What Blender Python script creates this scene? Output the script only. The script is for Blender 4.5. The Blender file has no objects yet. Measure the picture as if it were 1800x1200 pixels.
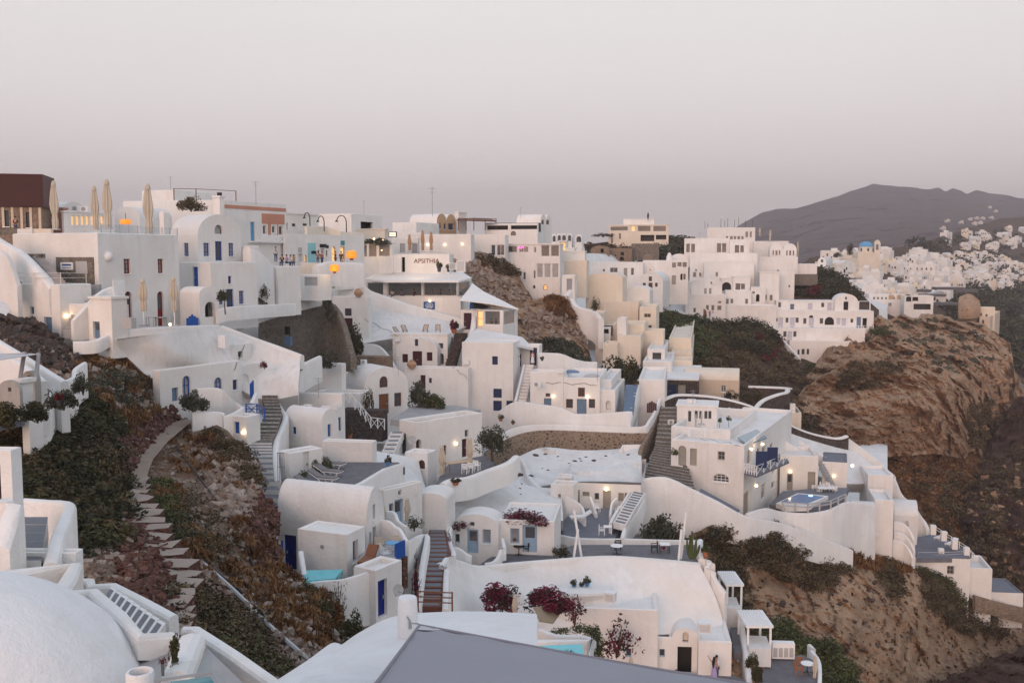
import bpy, bmesh, math, random
import numpy as np
from mathutils import Vector, Matrix, noise
from mathutils.geometry import tessellate_polygon
R_ = math.radians
random.seed(7)
SC = bpy.context.scene
COL = SC.collection

# ------------------------------------------------------------------ camera
F = 1750.0                                # focal length in photo pixels (1800 wide)
PITCH = math.atan(150 / F)
CZ = 100.0
cam_d = bpy.data.cameras.new('camera'); cam = bpy.data.objects.new('camera', cam_d); COL.objects.link(cam)
cam.location = (0, 0, CZ); cam.rotation_euler = (R_(90) - PITCH, 0, 0)
cam_d.sensor_width = 36; cam_d.lens = 36 * F / 1800; cam_d.clip_start = .3; cam_d.clip_end = 60000
SC.camera = cam

# ------------------------------------------------------------------ sky, sun, exposure
SUN_EL, SUN_AZ = 11.0, 200.0              # degrees; azimuth from +Y clockwise: the afterglow is behind the camera, slightly left
W = bpy.data.worlds.new('World'); SC.world = W; W.use_nodes = True
nt = W.node_tree; nt.nodes.clear()
n_out = nt.nodes.new('ShaderNodeOutputWorld'); n_bg = nt.nodes.new('ShaderNodeBackground')
n_sky = nt.nodes.new('ShaderNodeTexSky'); n_sky.sky_type = 'NISHITA'; n_sky.sun_disc = False
n_sky.sun_elevation = R_(5.0); n_sky.sun_rotation = R_(SUN_AZ)
n_sky.air_density = 1.0; n_sky.dust_density = 2.5; n_sky.ozone_density = 1.0
n_hs = nt.nodes.new('ShaderNodeHueSaturation'); n_hs.inputs['Saturation'].default_value = .35
n_hs.inputs['Value'].default_value = 1.0
# thin even dusk haze: a grey layer by elevation only, the same all the way round
n_tc = nt.nodes.new('ShaderNodeTexCoord'); n_sep = nt.nodes.new('ShaderNodeSeparateXYZ')
n_rp = nt.nodes.new('ShaderNodeValToRGB'); cr = n_rp.color_ramp
cr.elements[0].position = 0.0; cr.elements[0].color = (.610, .540, .510, 1)
cr.elements[1].position = .36; cr.elements[1].color = (.605, .612, .622, 1)
e = cr.elements.new(.05); e.color = (.635, .572, .545, 1)
e = cr.elements.new(.14); e.color = (.640, .600, .582, 1)
e = cr.elements.new(1.0); e.color = (.36, .455, .62, 1)
n_sc = nt.nodes.new('ShaderNodeVectorMath'); n_sc.operation = 'SCALE'; n_sc.inputs['Scale'].default_value = 13.8
n_mx = nt.nodes.new('ShaderNodeMix'); n_mx.data_type = 'RGBA'; n_mx.inputs['Factor'].default_value = .9
L_ = nt.links.new
L_(n_tc.outputs['Generated'], n_sep.inputs[0]); L_(n_sep.outputs['Z'], n_rp.inputs[0])
n_cl = nt.nodes.new('ShaderNodeTexNoise'); n_cl.inputs['Scale'].default_value = 2.2; n_cl.inputs['Detail'].default_value = 3; n_cm = nt.nodes.new('ShaderNodeMapping'); n_cm.inputs['Scale'].default_value = (1, 1, 4)
n_cr = nt.nodes.new('ShaderNodeMapRange'); n_cr.inputs['To Min'].default_value = .955; n_cr.inputs['To Max'].default_value = 1.045; n_vm = nt.nodes.new('ShaderNodeVectorMath'); n_vm.operation = 'SCALE'   # faint veils of haze
L_(n_tc.outputs['Generated'], n_cm.inputs[0]); L_(n_cm.outputs[0], n_cl.inputs['Vector']); L_(n_cl.outputs['Fac'], n_cr.inputs['Value']); L_(n_cr.outputs[0], n_vm.inputs['Scale']); L_(n_rp.outputs[0], n_vm.inputs[0])
L_(n_vm.outputs[0], n_sc.inputs[0]); L_(n_sky.outputs[0], n_hs.inputs['Color'])
L_(n_hs.outputs[0], n_mx.inputs['A']); L_(n_sc.outputs[0], n_mx.inputs['B'])
L_(n_mx.outputs['Result'], n_bg.inputs['Color']); L_(n_bg.outputs[0], n_out.inputs['Surface'])
n_bg.inputs['Strength'].default_value = .1
sd = bpy.data.lights.new('sun', 'SUN'); sun = bpy.data.objects.new('sun', sd); COL.objects.link(sun)
sd.energy = 1.5; sd.angle = R_(38); sd.color = (1.0, .58, .40)
_az, _el = R_(SUN_AZ), R_(SUN_EL)
_dir = Vector((math.sin(_az) * math.cos(_el), math.cos(_az) * math.cos(_el), math.sin(_el)))
sun.rotation_euler = _dir.to_track_quat('Z', 'Y').to_euler(); sun.location = _dir * 50 + Vector((0, 0, CZ))
vs = SC.view_settings; vs.view_transform = 'Standard'; vs.look = 'None'; vs.exposure = 0.24; vs.gamma = 1; vs.use_curve_mapping = False
SC.cycles.use_denoising = True; SC.cycles.max_bounces = 6; SC.cycles.diffuse_bounces = 3; SC.cycles.transparent_max_bounces = 12
SC.cycles.volume_bounces = 0; SC.cycles.glossy_bounces = 2; SC.cycles.transmission_bounces = 4
SC.cycles.sample_clamp_indirect = 4.0

# ------------------------------------------------------------------ pixel <-> place helpers (photo pixels of 1800x1200 and a distance in metres)
CP, SP = math.cos(PITCH), math.sin(PITCH)
CAM = Vector((0, 0, CZ))
def ray(px, py):
    x, y = (px - 900) / F, (600 - py) / F
    return Vector((x, CP + y * SP, -SP + y * CP))
def P(px, py, d): return CAM + ray(px, py) * d
def on_z(px, py, z):
    r = ray(px, py); return CAM + r * ((z - CZ) / r.z)
def z_at(x, y, py):                      # height of the point above/below plan point (x,y) that shows at photo row py
    k = (600 - py) / F
    return CZ + y * (k * CP - SP) / (CP + k * SP)
def m_px(d): return d / F                # metres per photo pixel at distance d

# ------------------------------------------------------------------ materials
MATS = {}
def nodes(name, rough=.85, spec=.25):
    m = bpy.data.materials.new(name); m.use_nodes = True
    t = m.node_tree; b = t.nodes['Principled BSDF']
    b.inputs['Roughness'].default_value = rough; b.inputs['Specular IOR Level'].default_value = spec
    MATS[name] = m
    return m, t, b
def N(t, typ, **kw):
    n = t.nodes.new('ShaderNode' + typ)
    for k, v in kw.items():
        if k in n.inputs: n.inputs[k].default_value = v
        else: setattr(n, k, v)
    return n
def world_pos(t, scale=(1, 1, 1)):
    g = N(t, 'NewGeometry'); mp = N(t, 'Mapping'); mp.inputs['Scale'].default_value = scale
    t.links.new(g.outputs['Position'], mp.inputs['Vector']); return mp.outputs[0]
def ramp(t, src, stops):
    r = N(t, 'ValToRGB'); c = r.color_ramp
    while len(c.elements) < len(stops): c.elements.new(.5)
    for e, (p, col) in zip(c.elements, stops): e.position = p; e.color = (*col, 1) if len(col) == 3 else col
    t.links.new(src, r.inputs[0]); return r.outputs[0]
def mixc(t, fac, a, b, mode='MIX'):
    m = N(t, 'Mix', data_type='RGBA', blend_type=mode)
    for s, v in (('Factor', fac), ('A', a), ('B', b)):
        i = m.inputs[s] if s == 'Factor' else [q for q in m.inputs if q.name == s and q.type == 'RGBA'][0]
        if hasattr(v, 'is_linked'): t.links.new(v, i)
        else: i.default_value = (*v, 1) if isinstance(v, tuple) and len(v) == 3 else v
    return [q for q in m.outputs if q.type == 'RGBA'][0]
def bump(t, b, h, strength=.3, dist=.05):
    n = N(t, 'Bump'); n.inputs['Strength'].default_value = strength; n.inputs['Distance'].default_value = dist
    t.links.new(h, n.inputs['Height']); t.links.new(n.outputs[0], b.inputs['Normal'])
def noise_tex(t, pos, scale, detail=6, rough=.6):
    n = N(t, 'TexNoise'); n.inputs['Scale'].default_value = scale; n.inputs['Detail'].default_value = detail
    n.inputs['Roughness'].default_value = rough; t.links.new(pos, n.inputs['Vector']); return n.outputs['Fac']
def plaster(name, col, stain=(.9, .88, .85), dark=.86):
    m, t, b = nodes(name, .9, .2); p = world_pos(t)
    big = noise_tex(t, p, .35, 5); st = noise_tex(t, world_pos(t, (1.6, 1.6, .16)), 1.1, 6, .65); fine = noise_tex(t, p, 3.5, 5, .7)
    c = mixc(t, ramp(t, big, [(.35, (0, 0, 0)), (.72, (1, 1, 1))]), col, tuple(x * y for x, y in zip(col, stain)))
    c = mixc(t, ramp(t, st, [(.50, (0, 0, 0)), (.74, (.9, .9, .9))]), c, tuple(x * dark * k for x, k in zip(col, (1, .975, .94))))
    c = mixc(t, ramp(t, noise_tex(t, p, 1.7, 8, .72), [(.60, (0, 0, 0)), (.74, (.42, .42, .42))]), c, tuple(x * .70 * k for x, k in zip(col, (1, .96, .90))))
    pv = N(t, 'TexVoronoi'); pv.inputs['Scale'].default_value = .42; wv = N(t, 'VectorMath', operation='MULTIPLY_ADD'); wn = N(t, 'TexNoise'); wn.inputs['Scale'].default_value = .9; t.links.new(p, wn.inputs['Vector'])
    wv.inputs[1].default_value = (1.3, 1.3, 1.3); t.links.new(wn.outputs['Color'], wv.inputs[0]); t.links.new(p, wv.inputs[2]); t.links.new(wv.outputs[0], pv.inputs['Vector'])
    c = mixc(t, ramp(t, pv.outputs['Color'], [(.25, (0, 0, 0)), (.8, (.34, .34, .34))]), c, tuple(x * k for x, k in zip(col, (.84, .825, .80))))
    sp = noise_tex(t, p, 7, 4, .75); c = mixc(t, ramp(t, sp, [(.66, (0, 0, 0)), (.75, (.5, .5, .5))]), c, tuple(x * k for x, k in zip(col, (.62, .58, .53))))
    t.links.new(c, b.inputs['Base Color'])
    add = N(t, 'Math', operation='ADD'); t.links.new(fine, add.inputs[0]); t.links.new(big, add.inputs[1])
    bump(t, b, add.outputs[0], .5, .10)
plaster('white', (.80, .79, .775))
plaster('old_white', (.77, .765, .755), (.86, .85, .83), .74)
plaster('cream', (.76, .69, .59))
plaster('beige', (.64, .53, .42))
plaster('ochre', (.52, .36, .22))
plaster('pink', (.56, .27, .20))
plaster('teal_wall', (.30, .60, .66))
plaster('grey_plaster', (.40, .38, .36), (.75, .73, .7), .7)
plaster('dome_white', (.79, .785, .785), (.94, .94, .945), .90)
def flat(name, col, rough=.6, spec=.3, var=.12, sc=2.5, metal=0):
    m, t, b = nodes(name, rough, spec); p = world_pos(t)
    f = noise_tex(t, p, sc, 5)
    t.links.new(mixc(t, f, tuple(c * (1 - var) for c in col), tuple(min(1, c * (1 + var)) for c in col)), b.inputs['Base Color'])
    b.inputs['Metallic'].default_value = metal; bump(t, b, noise_tex(t, p, 12, 3), .12, .01)
for nm, c in dict(blue=(.012, .085, .36), deep_blue=(.006, .02, .19), navy=(.018, .035, .10), light_blue=(.30, .43, .56), sky_blue=(.12, .34, .58),
                  slate_blue=(.13, .21, .32), red=(.20, .012, .012), maroon=(.055, .012, .02), brown=(.14, .05, .022), grey_door=(.33, .31, .27),
                  lilac_door=(.50, .50, .58), steel=(.30, .32, .34), dark_frame=(.03, .03, .035), white_paint=(.78, .78, .77), wood=(.20, .075, .032),
                  pale_wood=(.50, .37, .24), terracotta=(.38, .13, .06), jar_clay=(.40, .25, .15), canvas=(.50, .43, .34), grey_cushion=(.17, .16, .16), iron=(.02, .02, .022), gold=(.45, .30, .08),
                  plastic_grey=(.42, .42, .42), skin=(.45, .24, .16), hair=(.012, .008, .006), lilac=(.34, .28, .46), shirt=(.70, .68, .70), jeans=(.06, .09, .17),
                  black=(.012, .012, .014), sign_blue=(.02, .10, .30), sign_white=(.75, .75, .74), sign_teal=(.05, .25, .28), stem=(.09, .06, .04), cable=(.015, .015, .017),
                  awning=(.80, .78, .75), wicker=(.30, .12, .05), rope=(.55, .53, .5), room_shade=(.03, .028, .026), roof_tile_grey=(.10, .10, .11), letter_brown=(.16, .035, .02),
                  pot_blue=(.06, .20, .42), pot_dark=(.05, .055, .065), yellow=(.7, .40, .02), reed=(.30, .22, .14), letter_dark=(.04, .05, .09), brown_clad=(.065, .022, .018)).items(): flat(nm, c)
def floor_mat(name, col, sc=1.6, joint=.75):
    m, t, b = nodes(name, .75, .3); p = world_pos(t)
    v = N(t, 'TexVoronoi'); v.inputs['Scale'].default_value = sc; t.links.new(p, v.inputs['Vector'])
    f = noise_tex(t, p, 1.2, 6)
    c = mixc(t, f, tuple(x * .78 for x in col), tuple(x * 1.2 for x in col))
    c = mixc(t, ramp(t, v.outputs['Color'], [(.2, (0, 0, 0)), (.9, (.5, .5, .5))]), c, tuple(x * joint for x in col))
    t.links.new(c, b.inputs['Base Color']); bump(t, b, f, .2, .02)
floor_mat('grey_floor', (.155, .165, .195)); floor_mat('slate_floor', (.155, .150, .165), 2.2, .55); floor_mat('pale_floor', (.36, .35, .35)); floor_mat('stone_step', (.15, .135, .12), 3, .6)
floor_mat('path_dirt', (.26, .195, .15), 2, .7); floor_mat('slab_stone', (.30, .245, .205), 2, .8); floor_mat('brick_edge', (.16, .06, .045), 6, .6); floor_mat('tread_grey', (.17, .175, .19), 3, .8)
def stone_wall(name, a, bcol, mortar, sc=2.6, gap=.05):
    m, t, b = nodes(name, .95, .15); p = world_pos(t)
    w = N(t, 'TexNoise'); w.inputs['Scale'].default_value = 1.5; t.links.new(p, w.inputs['Vector'])
    off = N(t, 'VectorMath', operation='MULTIPLY_ADD'); off.inputs[1].default_value = (.25, .25, .25); t.links.new(w.outputs['Color'], off.inputs[0]); t.links.new(p, off.inputs[2])
    v = N(t, 'TexVoronoi'); v.inputs['Scale'].default_value = sc; t.links.new(off.outputs[0], v.inputs['Vector'])
    ed = N(t, 'TexVoronoi', feature='DISTANCE_TO_EDGE'); ed.inputs['Scale'].default_value = sc; t.links.new(off.outputs[0], ed.inputs['Vector'])
    c = mixc(t, v.outputs['Color'], a, bcol)
    f = noise_tex(t, p, 5, 5); c = mixc(t, ramp(t, f, [(.3, (0, 0, 0)), (.75, (.7, .7, .7))]), c, tuple(x * .6 for x in a))
    edge = ramp(t, ed.outputs['Distance'], [(gap * .4, (1, 1, 1)), (gap * 1.6, (0, 0, 0))])
    c = mixc(t, edge, c, mortar); t.links.new(c, b.inputs['Base Color'])
    bump(t, b, ramp(t, ed.outputs['Distance'], [(0, (0, 0, 0)), (.25, (1, 1, 1))]), .7, .12)
stone_wall('stone_dark', (.07, .055, .05), (.16, .12, .10), (.06, .05, .045), 2.4)
stone_wall('stone_grey', (.15, .13, .11), (.28, .24, .20), (.22, .19, .155), 2.2)
stone_wall('stone_tan', (.05, .045, .04), (.30, .20, .14), (.30, .225, .165), 2.6, .22)
stone_wall('stone_ruin', (.22, .155, .11), (.36, .26, .19), (.25, .19, .145), 2.2)
stone_wall('stone_red', (.10, .04, .03), (.24, .13, .10), (.08, .05, .04), 3.5)
stone_wall('stone_stair', (.19, .165, .14), (.34, .30, .255), (.40, .36, .32), 2.2, .1)
def rock(name, cols, sc=.12, b1=.8, d1=.8, spots=None, strata=0):
    m, t, b = nodes(name, .95, .1); p = world_pos(t)
    w = noise_tex(t, p, sc, 8, .65); w2 = noise_tex(t, p, sc * 7, 8, .72); w3 = noise_tex(t, p, sc * 38, 4, .7)
    c = ramp(t, w, cols)
    c = mixc(t, ramp(t, w2, [(.34, (.6, .6, .6)), (.46, (0, 0, 0))]), c, tuple(x * .5 for x in cols[0][1]))
    c = mixc(t, ramp(t, w2, [(.58, (0, 0, 0)), (.74, (.6, .6, .6))]), c, tuple(min(1, x * 1.35) for x in cols[-1][1]))
    c = mixc(t, ramp(t, w3, [(.36, (.55, .55, .55)), (.47, (0, 0, 0))]), c, tuple(x * .5 for x in cols[0][1]))
    if spots:
        v = N(t, 'TexVoronoi'); v.inputs['Scale'].default_value = spots[0]; t.links.new(p, v.inputs['Vector'])
        c = mixc(t, ramp(t, v.outputs['Distance'], [(spots[1], (1, 1, 1)), (spots[1] * 1.35, (0, 0, 0))]), c, spots[2])
    h = N(t, 'Math', operation='ADD'); t.links.new(w2, h.inputs[0]); t.links.new(w3, h.inputs[1])
    if strata:
        s = noise_tex(t, world_pos(t, (.05, .05, 1)), strata, 6, .7)
        c = mixc(t, ramp(t, s, [(.42, (.5, .5, .5)), (.55, (0, 0, 0))]), c, tuple(x * .5 for x in cols[0][1]))
        h2 = N(t, 'Math', operation='ADD'); t.links.new(h.outputs[0], h2.inputs[0]); t.links.new(s, h2.inputs[1]); h = h2
    t.links.new(c, b.inputs['Base Color']); bump(t, b, h.outputs[0], b1, d1)
rock('cliff', [(.30, (.40, .25, .155)), (.5, (.54, .36, .235)), (.7, (.60, .44, .31))], .07, .9, .7, (.9, .16, (.05, .04, .035)), .35)
rock('cliff_front', [(.30, (.31, .20, .128)), (.5, (.42, .28, .18)), (.7, (.50, .35, .24))], .08, .8, .4, (.8, .15, (.035, .03, .028)), .4)
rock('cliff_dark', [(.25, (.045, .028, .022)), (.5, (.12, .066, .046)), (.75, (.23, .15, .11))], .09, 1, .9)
rock('dry_slope', [(.28, (.09, .058, .042)), (.45, (.22, .11, .055)), (.6, (.16, .10, .066)), (.75, (.33, .245, .18))], .14, .9, .4)
rock('rubble', [(.28, (.20, .10, .06)), (.45, (.31, .19, .12)), (.60, (.42, .32, .25)), (.75, (.52, .44, .38))], .4, 1, .35)
rock('hill_far', [(.3, (.07, .045, .042)), (.5, (.19, .12, .10)), (.7, (.10, .10, .06))], .008, 1, 22)
rock('scrub_ground', [(.3, (.06, .042, .03)), (.5, (.12, .082, .055)), (.7, (.19, .13, .09))], .12, .9, .5)
rock('stone_loose', [(.3, (.16, .09, .07)), (.5, (.32, .25, .20)), (.7, (.50, .44, .39))], .9, .6, .1)
def leaves(name, stops):
    m, t, b = nodes(name, .7, .2); g = N(t, 'NewGeometry'); at = N(t, 'Attribute', attribute_name='tint'); ad = N(t, 'Math', operation='MULTIPLY_ADD', use_clamp=True); ad.inputs[1].default_value = .62
    t.links.new(g.outputs['Random Per Island'], ad.inputs[0]); a2 = N(t, 'Math', operation='MULTIPLY_ADD'); a2.inputs[1].default_value = .75; a2.inputs[2].default_value = .19; t.links.new(at.outputs['Fac'], a2.inputs[0]); t.links.new(a2.outputs[0], ad.inputs[2])
    t.links.new(ramp(t, ad.outputs[0], stops), b.inputs['Base Color'])
leaves('leaf_dark', [(0, (.016, .017, .008)), (.5, (.042, .043, .018)), (1, (.085, .078, .033))])
leaves('leaf_green', [(0, (.026, .034, .012)), (.5, (.062, .076, .027)), (1, (.115, .125, .048))])
leaves('leaf_olive', [(0, (.03, .035, .022)), (.5, (.065, .07, .045)), (1, (.12, .12, .085))])
leaves('leaf_dry', [(0, (.08, .036, .014)), (.5, (.17, .080, .030)), (1, (.26, .15, .07))])
leaves('leaf_brown', [(0, (.036, .026, .013)), (.5, (.084, .062, .031)), (1, (.145, .108, .06))])
leaves('leaf_bougain', [(0, (.02, .02, .012)), (.32, (.045, .03, .02)), (.38, (.09, .010, .022)), (1, (.17, .018, .045))])
leaves('leaf_red', [(0, (.05, .006, .008)), (.5, (.12, .01, .015)), (1, (.18, .02, .025))])
def glassy(name, col, rough=.12):
    m, t, b = nodes(name, rough, .5); p = world_pos(t)
    t.links.new(mixc(t, noise_tex(t, p, 1.3, 3), tuple(c * .5 for c in col), tuple(c * 1.5 for c in col)), b.inputs['Base Color'])
glassy('pane', (.06, .065, .075)); glassy('pane_pale', (.26, .27, .29), .3); glassy('pane_dark', (.02, .02, .022)); glassy('pane_blue', (.14, .19, .24)); glassy('curtain', (.34, .31, .28), .6); glassy('solar', (.15, .26, .33), .1)
def water(name, col):
    m, t, b = nodes(name, .12, .18); p = world_pos(t)
    t.links.new(mixc(t, noise_tex(t, p, .8, 3), tuple(c * .85 for c in col), tuple(c * 1.15 for c in col)), b.inputs['Base Color'])
    bump(t, b, noise_tex(t, p, 5, 3), .06, .03)
water('pool_turquoise', (.16, .55, .60)); water('pool_blue', (.02, .15, .36)); water('pool_teal', (.12, .30, .33)); water('sea_water', (.02, .04, .06))
def emit(name, col, s):
    m, t, b = nodes(name, .5); b.inputs['Base Color'].default_value = (*col, 1)
    b.inputs['Emission Color'].default_value = (*col, 1); b.inputs['Emission Strength'].default_value = s
emit('bulb', (1, .70, .38), 4.5); emit('lit_window', (1, .60, .25), .5); emit('lit_orange', (.9, .30, .03), .55); emit('neon_pink', (1, .15, .5), 1.6); emit('pool_lamp', (.2, .45, 1), 5); emit('sign_lit', (1, .86, .6), .7); emit('lit_shop', (1, .66, .3), .55)
def fabric(name, col):
    m, t, b = nodes(name, .8, .2); g = N(t, 'TexCoord')
    w = N(t, 'TexWave'); w.inputs['Scale'].default_value = 60; w.inputs['Distortion'].default_value = .5; t.links.new(world_pos(t), w.inputs['Vector'])
    f = noise_tex(t, world_pos(t), .6, 5)
    t.links.new(mixc(t, f, tuple(c * .93 for c in col), tuple(c * 1.07 for c in col)), b.inputs['Base Color']); bump(t, b, w.outputs['Fac'], .15, .004)
fabric('sail_grey', (.31, .305, .335)); fabric('sail_pale', (.52, .51, .52)); fabric('seam_grey', (.25, .24, .265))
m, t, b = nodes('clear_glass', .03, .5); b.inputs['Transmission Weight'].default_value = .0; b.inputs['Alpha'].default_value = .22; b.inputs['Base Color'].default_value = (.30, .42, .45, 1)
m, t, b = nodes('smoke_glass', .05, .5); b.inputs['Alpha'].default_value = .55; b.inputs['Base Color'].default_value = (.10, .10, .105, 1)

# ------------------------------------------------------------------ object helpers
def tag(o, label=None, cat=None, group=None, kind=None):
    if label: o['label'] = label
    if cat: o['category'] = cat
    if group: o['group'] = group
    if kind or cat: o['kind'] = kind or 'thing'
    return o
def mobj(name, vs, fs, mat, parent=None, smooth=False, loc=None):
    me = bpy.data.meshes.new(name); me.from_pydata([tuple(v) for v in vs], [], fs)
    for mm in (mat if isinstance(mat, list) else [mat]): me.materials.append(MATS[mm])
    if smooth:
        me.shade_smooth(); me.set_sharp_from_angle(angle=R_(38))
    o = bpy.data.objects.new(name, me); COL.objects.link(o)
    if parent: o.parent = parent
    if loc is not None: o.location = loc
    return o
def empty(name, loc, rz=0):
    o = bpy.data.objects.new(name, None); COL.objects.link(o); o.location = loc; o.rotation_euler = (0, 0, rz); o.empty_display_size = .2
    return o
def copy_tree(o, parent=None):
    c = o.copy(); COL.objects.link(c)
    if parent: c.parent = parent
    for ch in list(o.children): copy_tree(ch, c)
    return c
class MB:
    def __init__(s): s.v = []; s.f = []
    def add(s, vs, fs):
        n = len(s.v); s.v += [tuple(v) for v in vs]; s.f += [tuple(i + n for i in f) for f in fs]; return s
    def box(s, x0, x1, y0, y1, z0, z1, m=None):
        vs = [Vector((x, y, z)) for x in (x0, x1) for y in (y0, y1) for z in (z0, z1)]
        if m is not None: vs = [m @ v for v in vs]
        return s.add(vs, [(0, 1, 3, 2), (4, 6, 7, 5), (0, 4, 5, 1), (2, 3, 7, 6), (0, 2, 6, 4), (1, 5, 7, 3)])
    def bar(s, a, b, w=.04, h=None):
        a, b = Vector(a), Vector(b); d = b - a; L = d.length
        if L < 1e-6: return s
        q = d.to_track_quat('X', 'Z').to_matrix().to_4x4(); q.translation = a; h = h or w
        return s.box(0, L, -w / 2, w / 2, -h / 2, h / 2, q)
    def tube(s, pts, rs, n=8, cap=True):
        pts = [Vector(p) for p in pts]; rs = rs if isinstance(rs, (list, tuple)) else [rs] * len(pts); base = len(s.v); k = len(pts)
        for i, p in enumerate(pts):
            t_ = (pts[min(i + 1, k - 1)] - pts[max(i - 1, 0)]).normalized(); q = t_.to_track_quat('Z', 'Y').to_matrix()
            for j in range(n):
                a = 2 * math.pi * j / n; s.v.append(tuple(p + q @ Vector((math.cos(a) * rs[i], math.sin(a) * rs[i], 0))))
        for i in range(k - 1):
            for j in range(n):
                s.f.append((base + i * n + j, base + i * n + (j + 1) % n, base + (i + 1) * n + (j + 1) % n, base + (i + 1) * n + j))
        if cap: s.f.append(tuple(base + j for j in range(n))[::-1]); s.f.append(tuple(base + (k - 1) * n + j for j in range(n)))
        return s
    def lathe(s, prof, n=12, o=(0, 0, 0), sx=1, sy=1):
        base = len(s.v); k = len(prof)
        for r, z in prof:
            for j in range(n):
                a = 2 * math.pi * j / n; s.v.append((o[0] + math.cos(a) * r * sx, o[1] + math.sin(a) * r * sy, o[2] + z))
        for i in range(k - 1):
            for j in range(n):
                s.f.append((base + i * n + j, base + i * n + (j + 1) % n, base + (i + 1) * n + (j + 1) % n, base + (i + 1) * n + j))
        return s
    def build(s, name, mat, parent=None, smooth=False, loc=None): return mobj(name, s.v, s.f, mat, parent, smooth, loc)
def lerp(a, b, t): return a + (b - a) * t
def catmull(pts, k):
    pts = [Vector(p) for p in pts]
    if len(pts) < 3 or k < 2: return pts
    out = []
    for i in range(len(pts) - 1):
        p0, p1, p2, p3 = pts[max(i - 1, 0)], pts[i], pts[i + 1], pts[min(i + 2, len(pts) - 1)]
        for j in range(k):
            t_ = j / k; out.append(.5 * ((2 * p1) + (p2 - p0) * t_ + (2 * p0 - 5 * p1 + 4 * p2 - p3) * t_ ** 2 + (3 * p1 - p0 - 3 * p2 + p3) * t_ ** 3))
    return out + [pts[-1]]
# ------------------------------------------------------------------ builders: openings, houses
def arch_poly(s0, s1, z0, z1, n=8, full=True):
    w = (s1 - s0) / 2; r = min(w, (z1 - z0) * .6) if full else (z1 - z0) * .3
    zs = z1 - r; c = (s0 + s1) / 2
    return [(s0, z0), (s1, z0)] + [(c + w * math.cos(math.pi * i / n), zs + r * math.sin(math.pi * i / n)) for i in range(n + 1)]
def tess(outer, holes):
    loops = [[Vector((x, y, 0)) for x, y in outer]] + [[Vector((x, y, 0)) for x, y in h] for h in holes]
    return [p for l in loops for p in l], tessellate_polygon(loops)
def shrink(poly, t):
    xs = [p[0] for p in poly]; zs = [p[1] for p in poly]; cx, cz = (min(xs) + max(xs)) / 2, (min(zs) + max(zs)) / 2
    kx = max(.2, 1 - 2 * t / (max(xs) - min(xs))); kz = max(.2, 1 - 2 * t / (max(zs) - min(zs)))
    return [(cx + (x - cx) * kx, cz + (z - cz) * kz) for x, z in poly]
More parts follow.
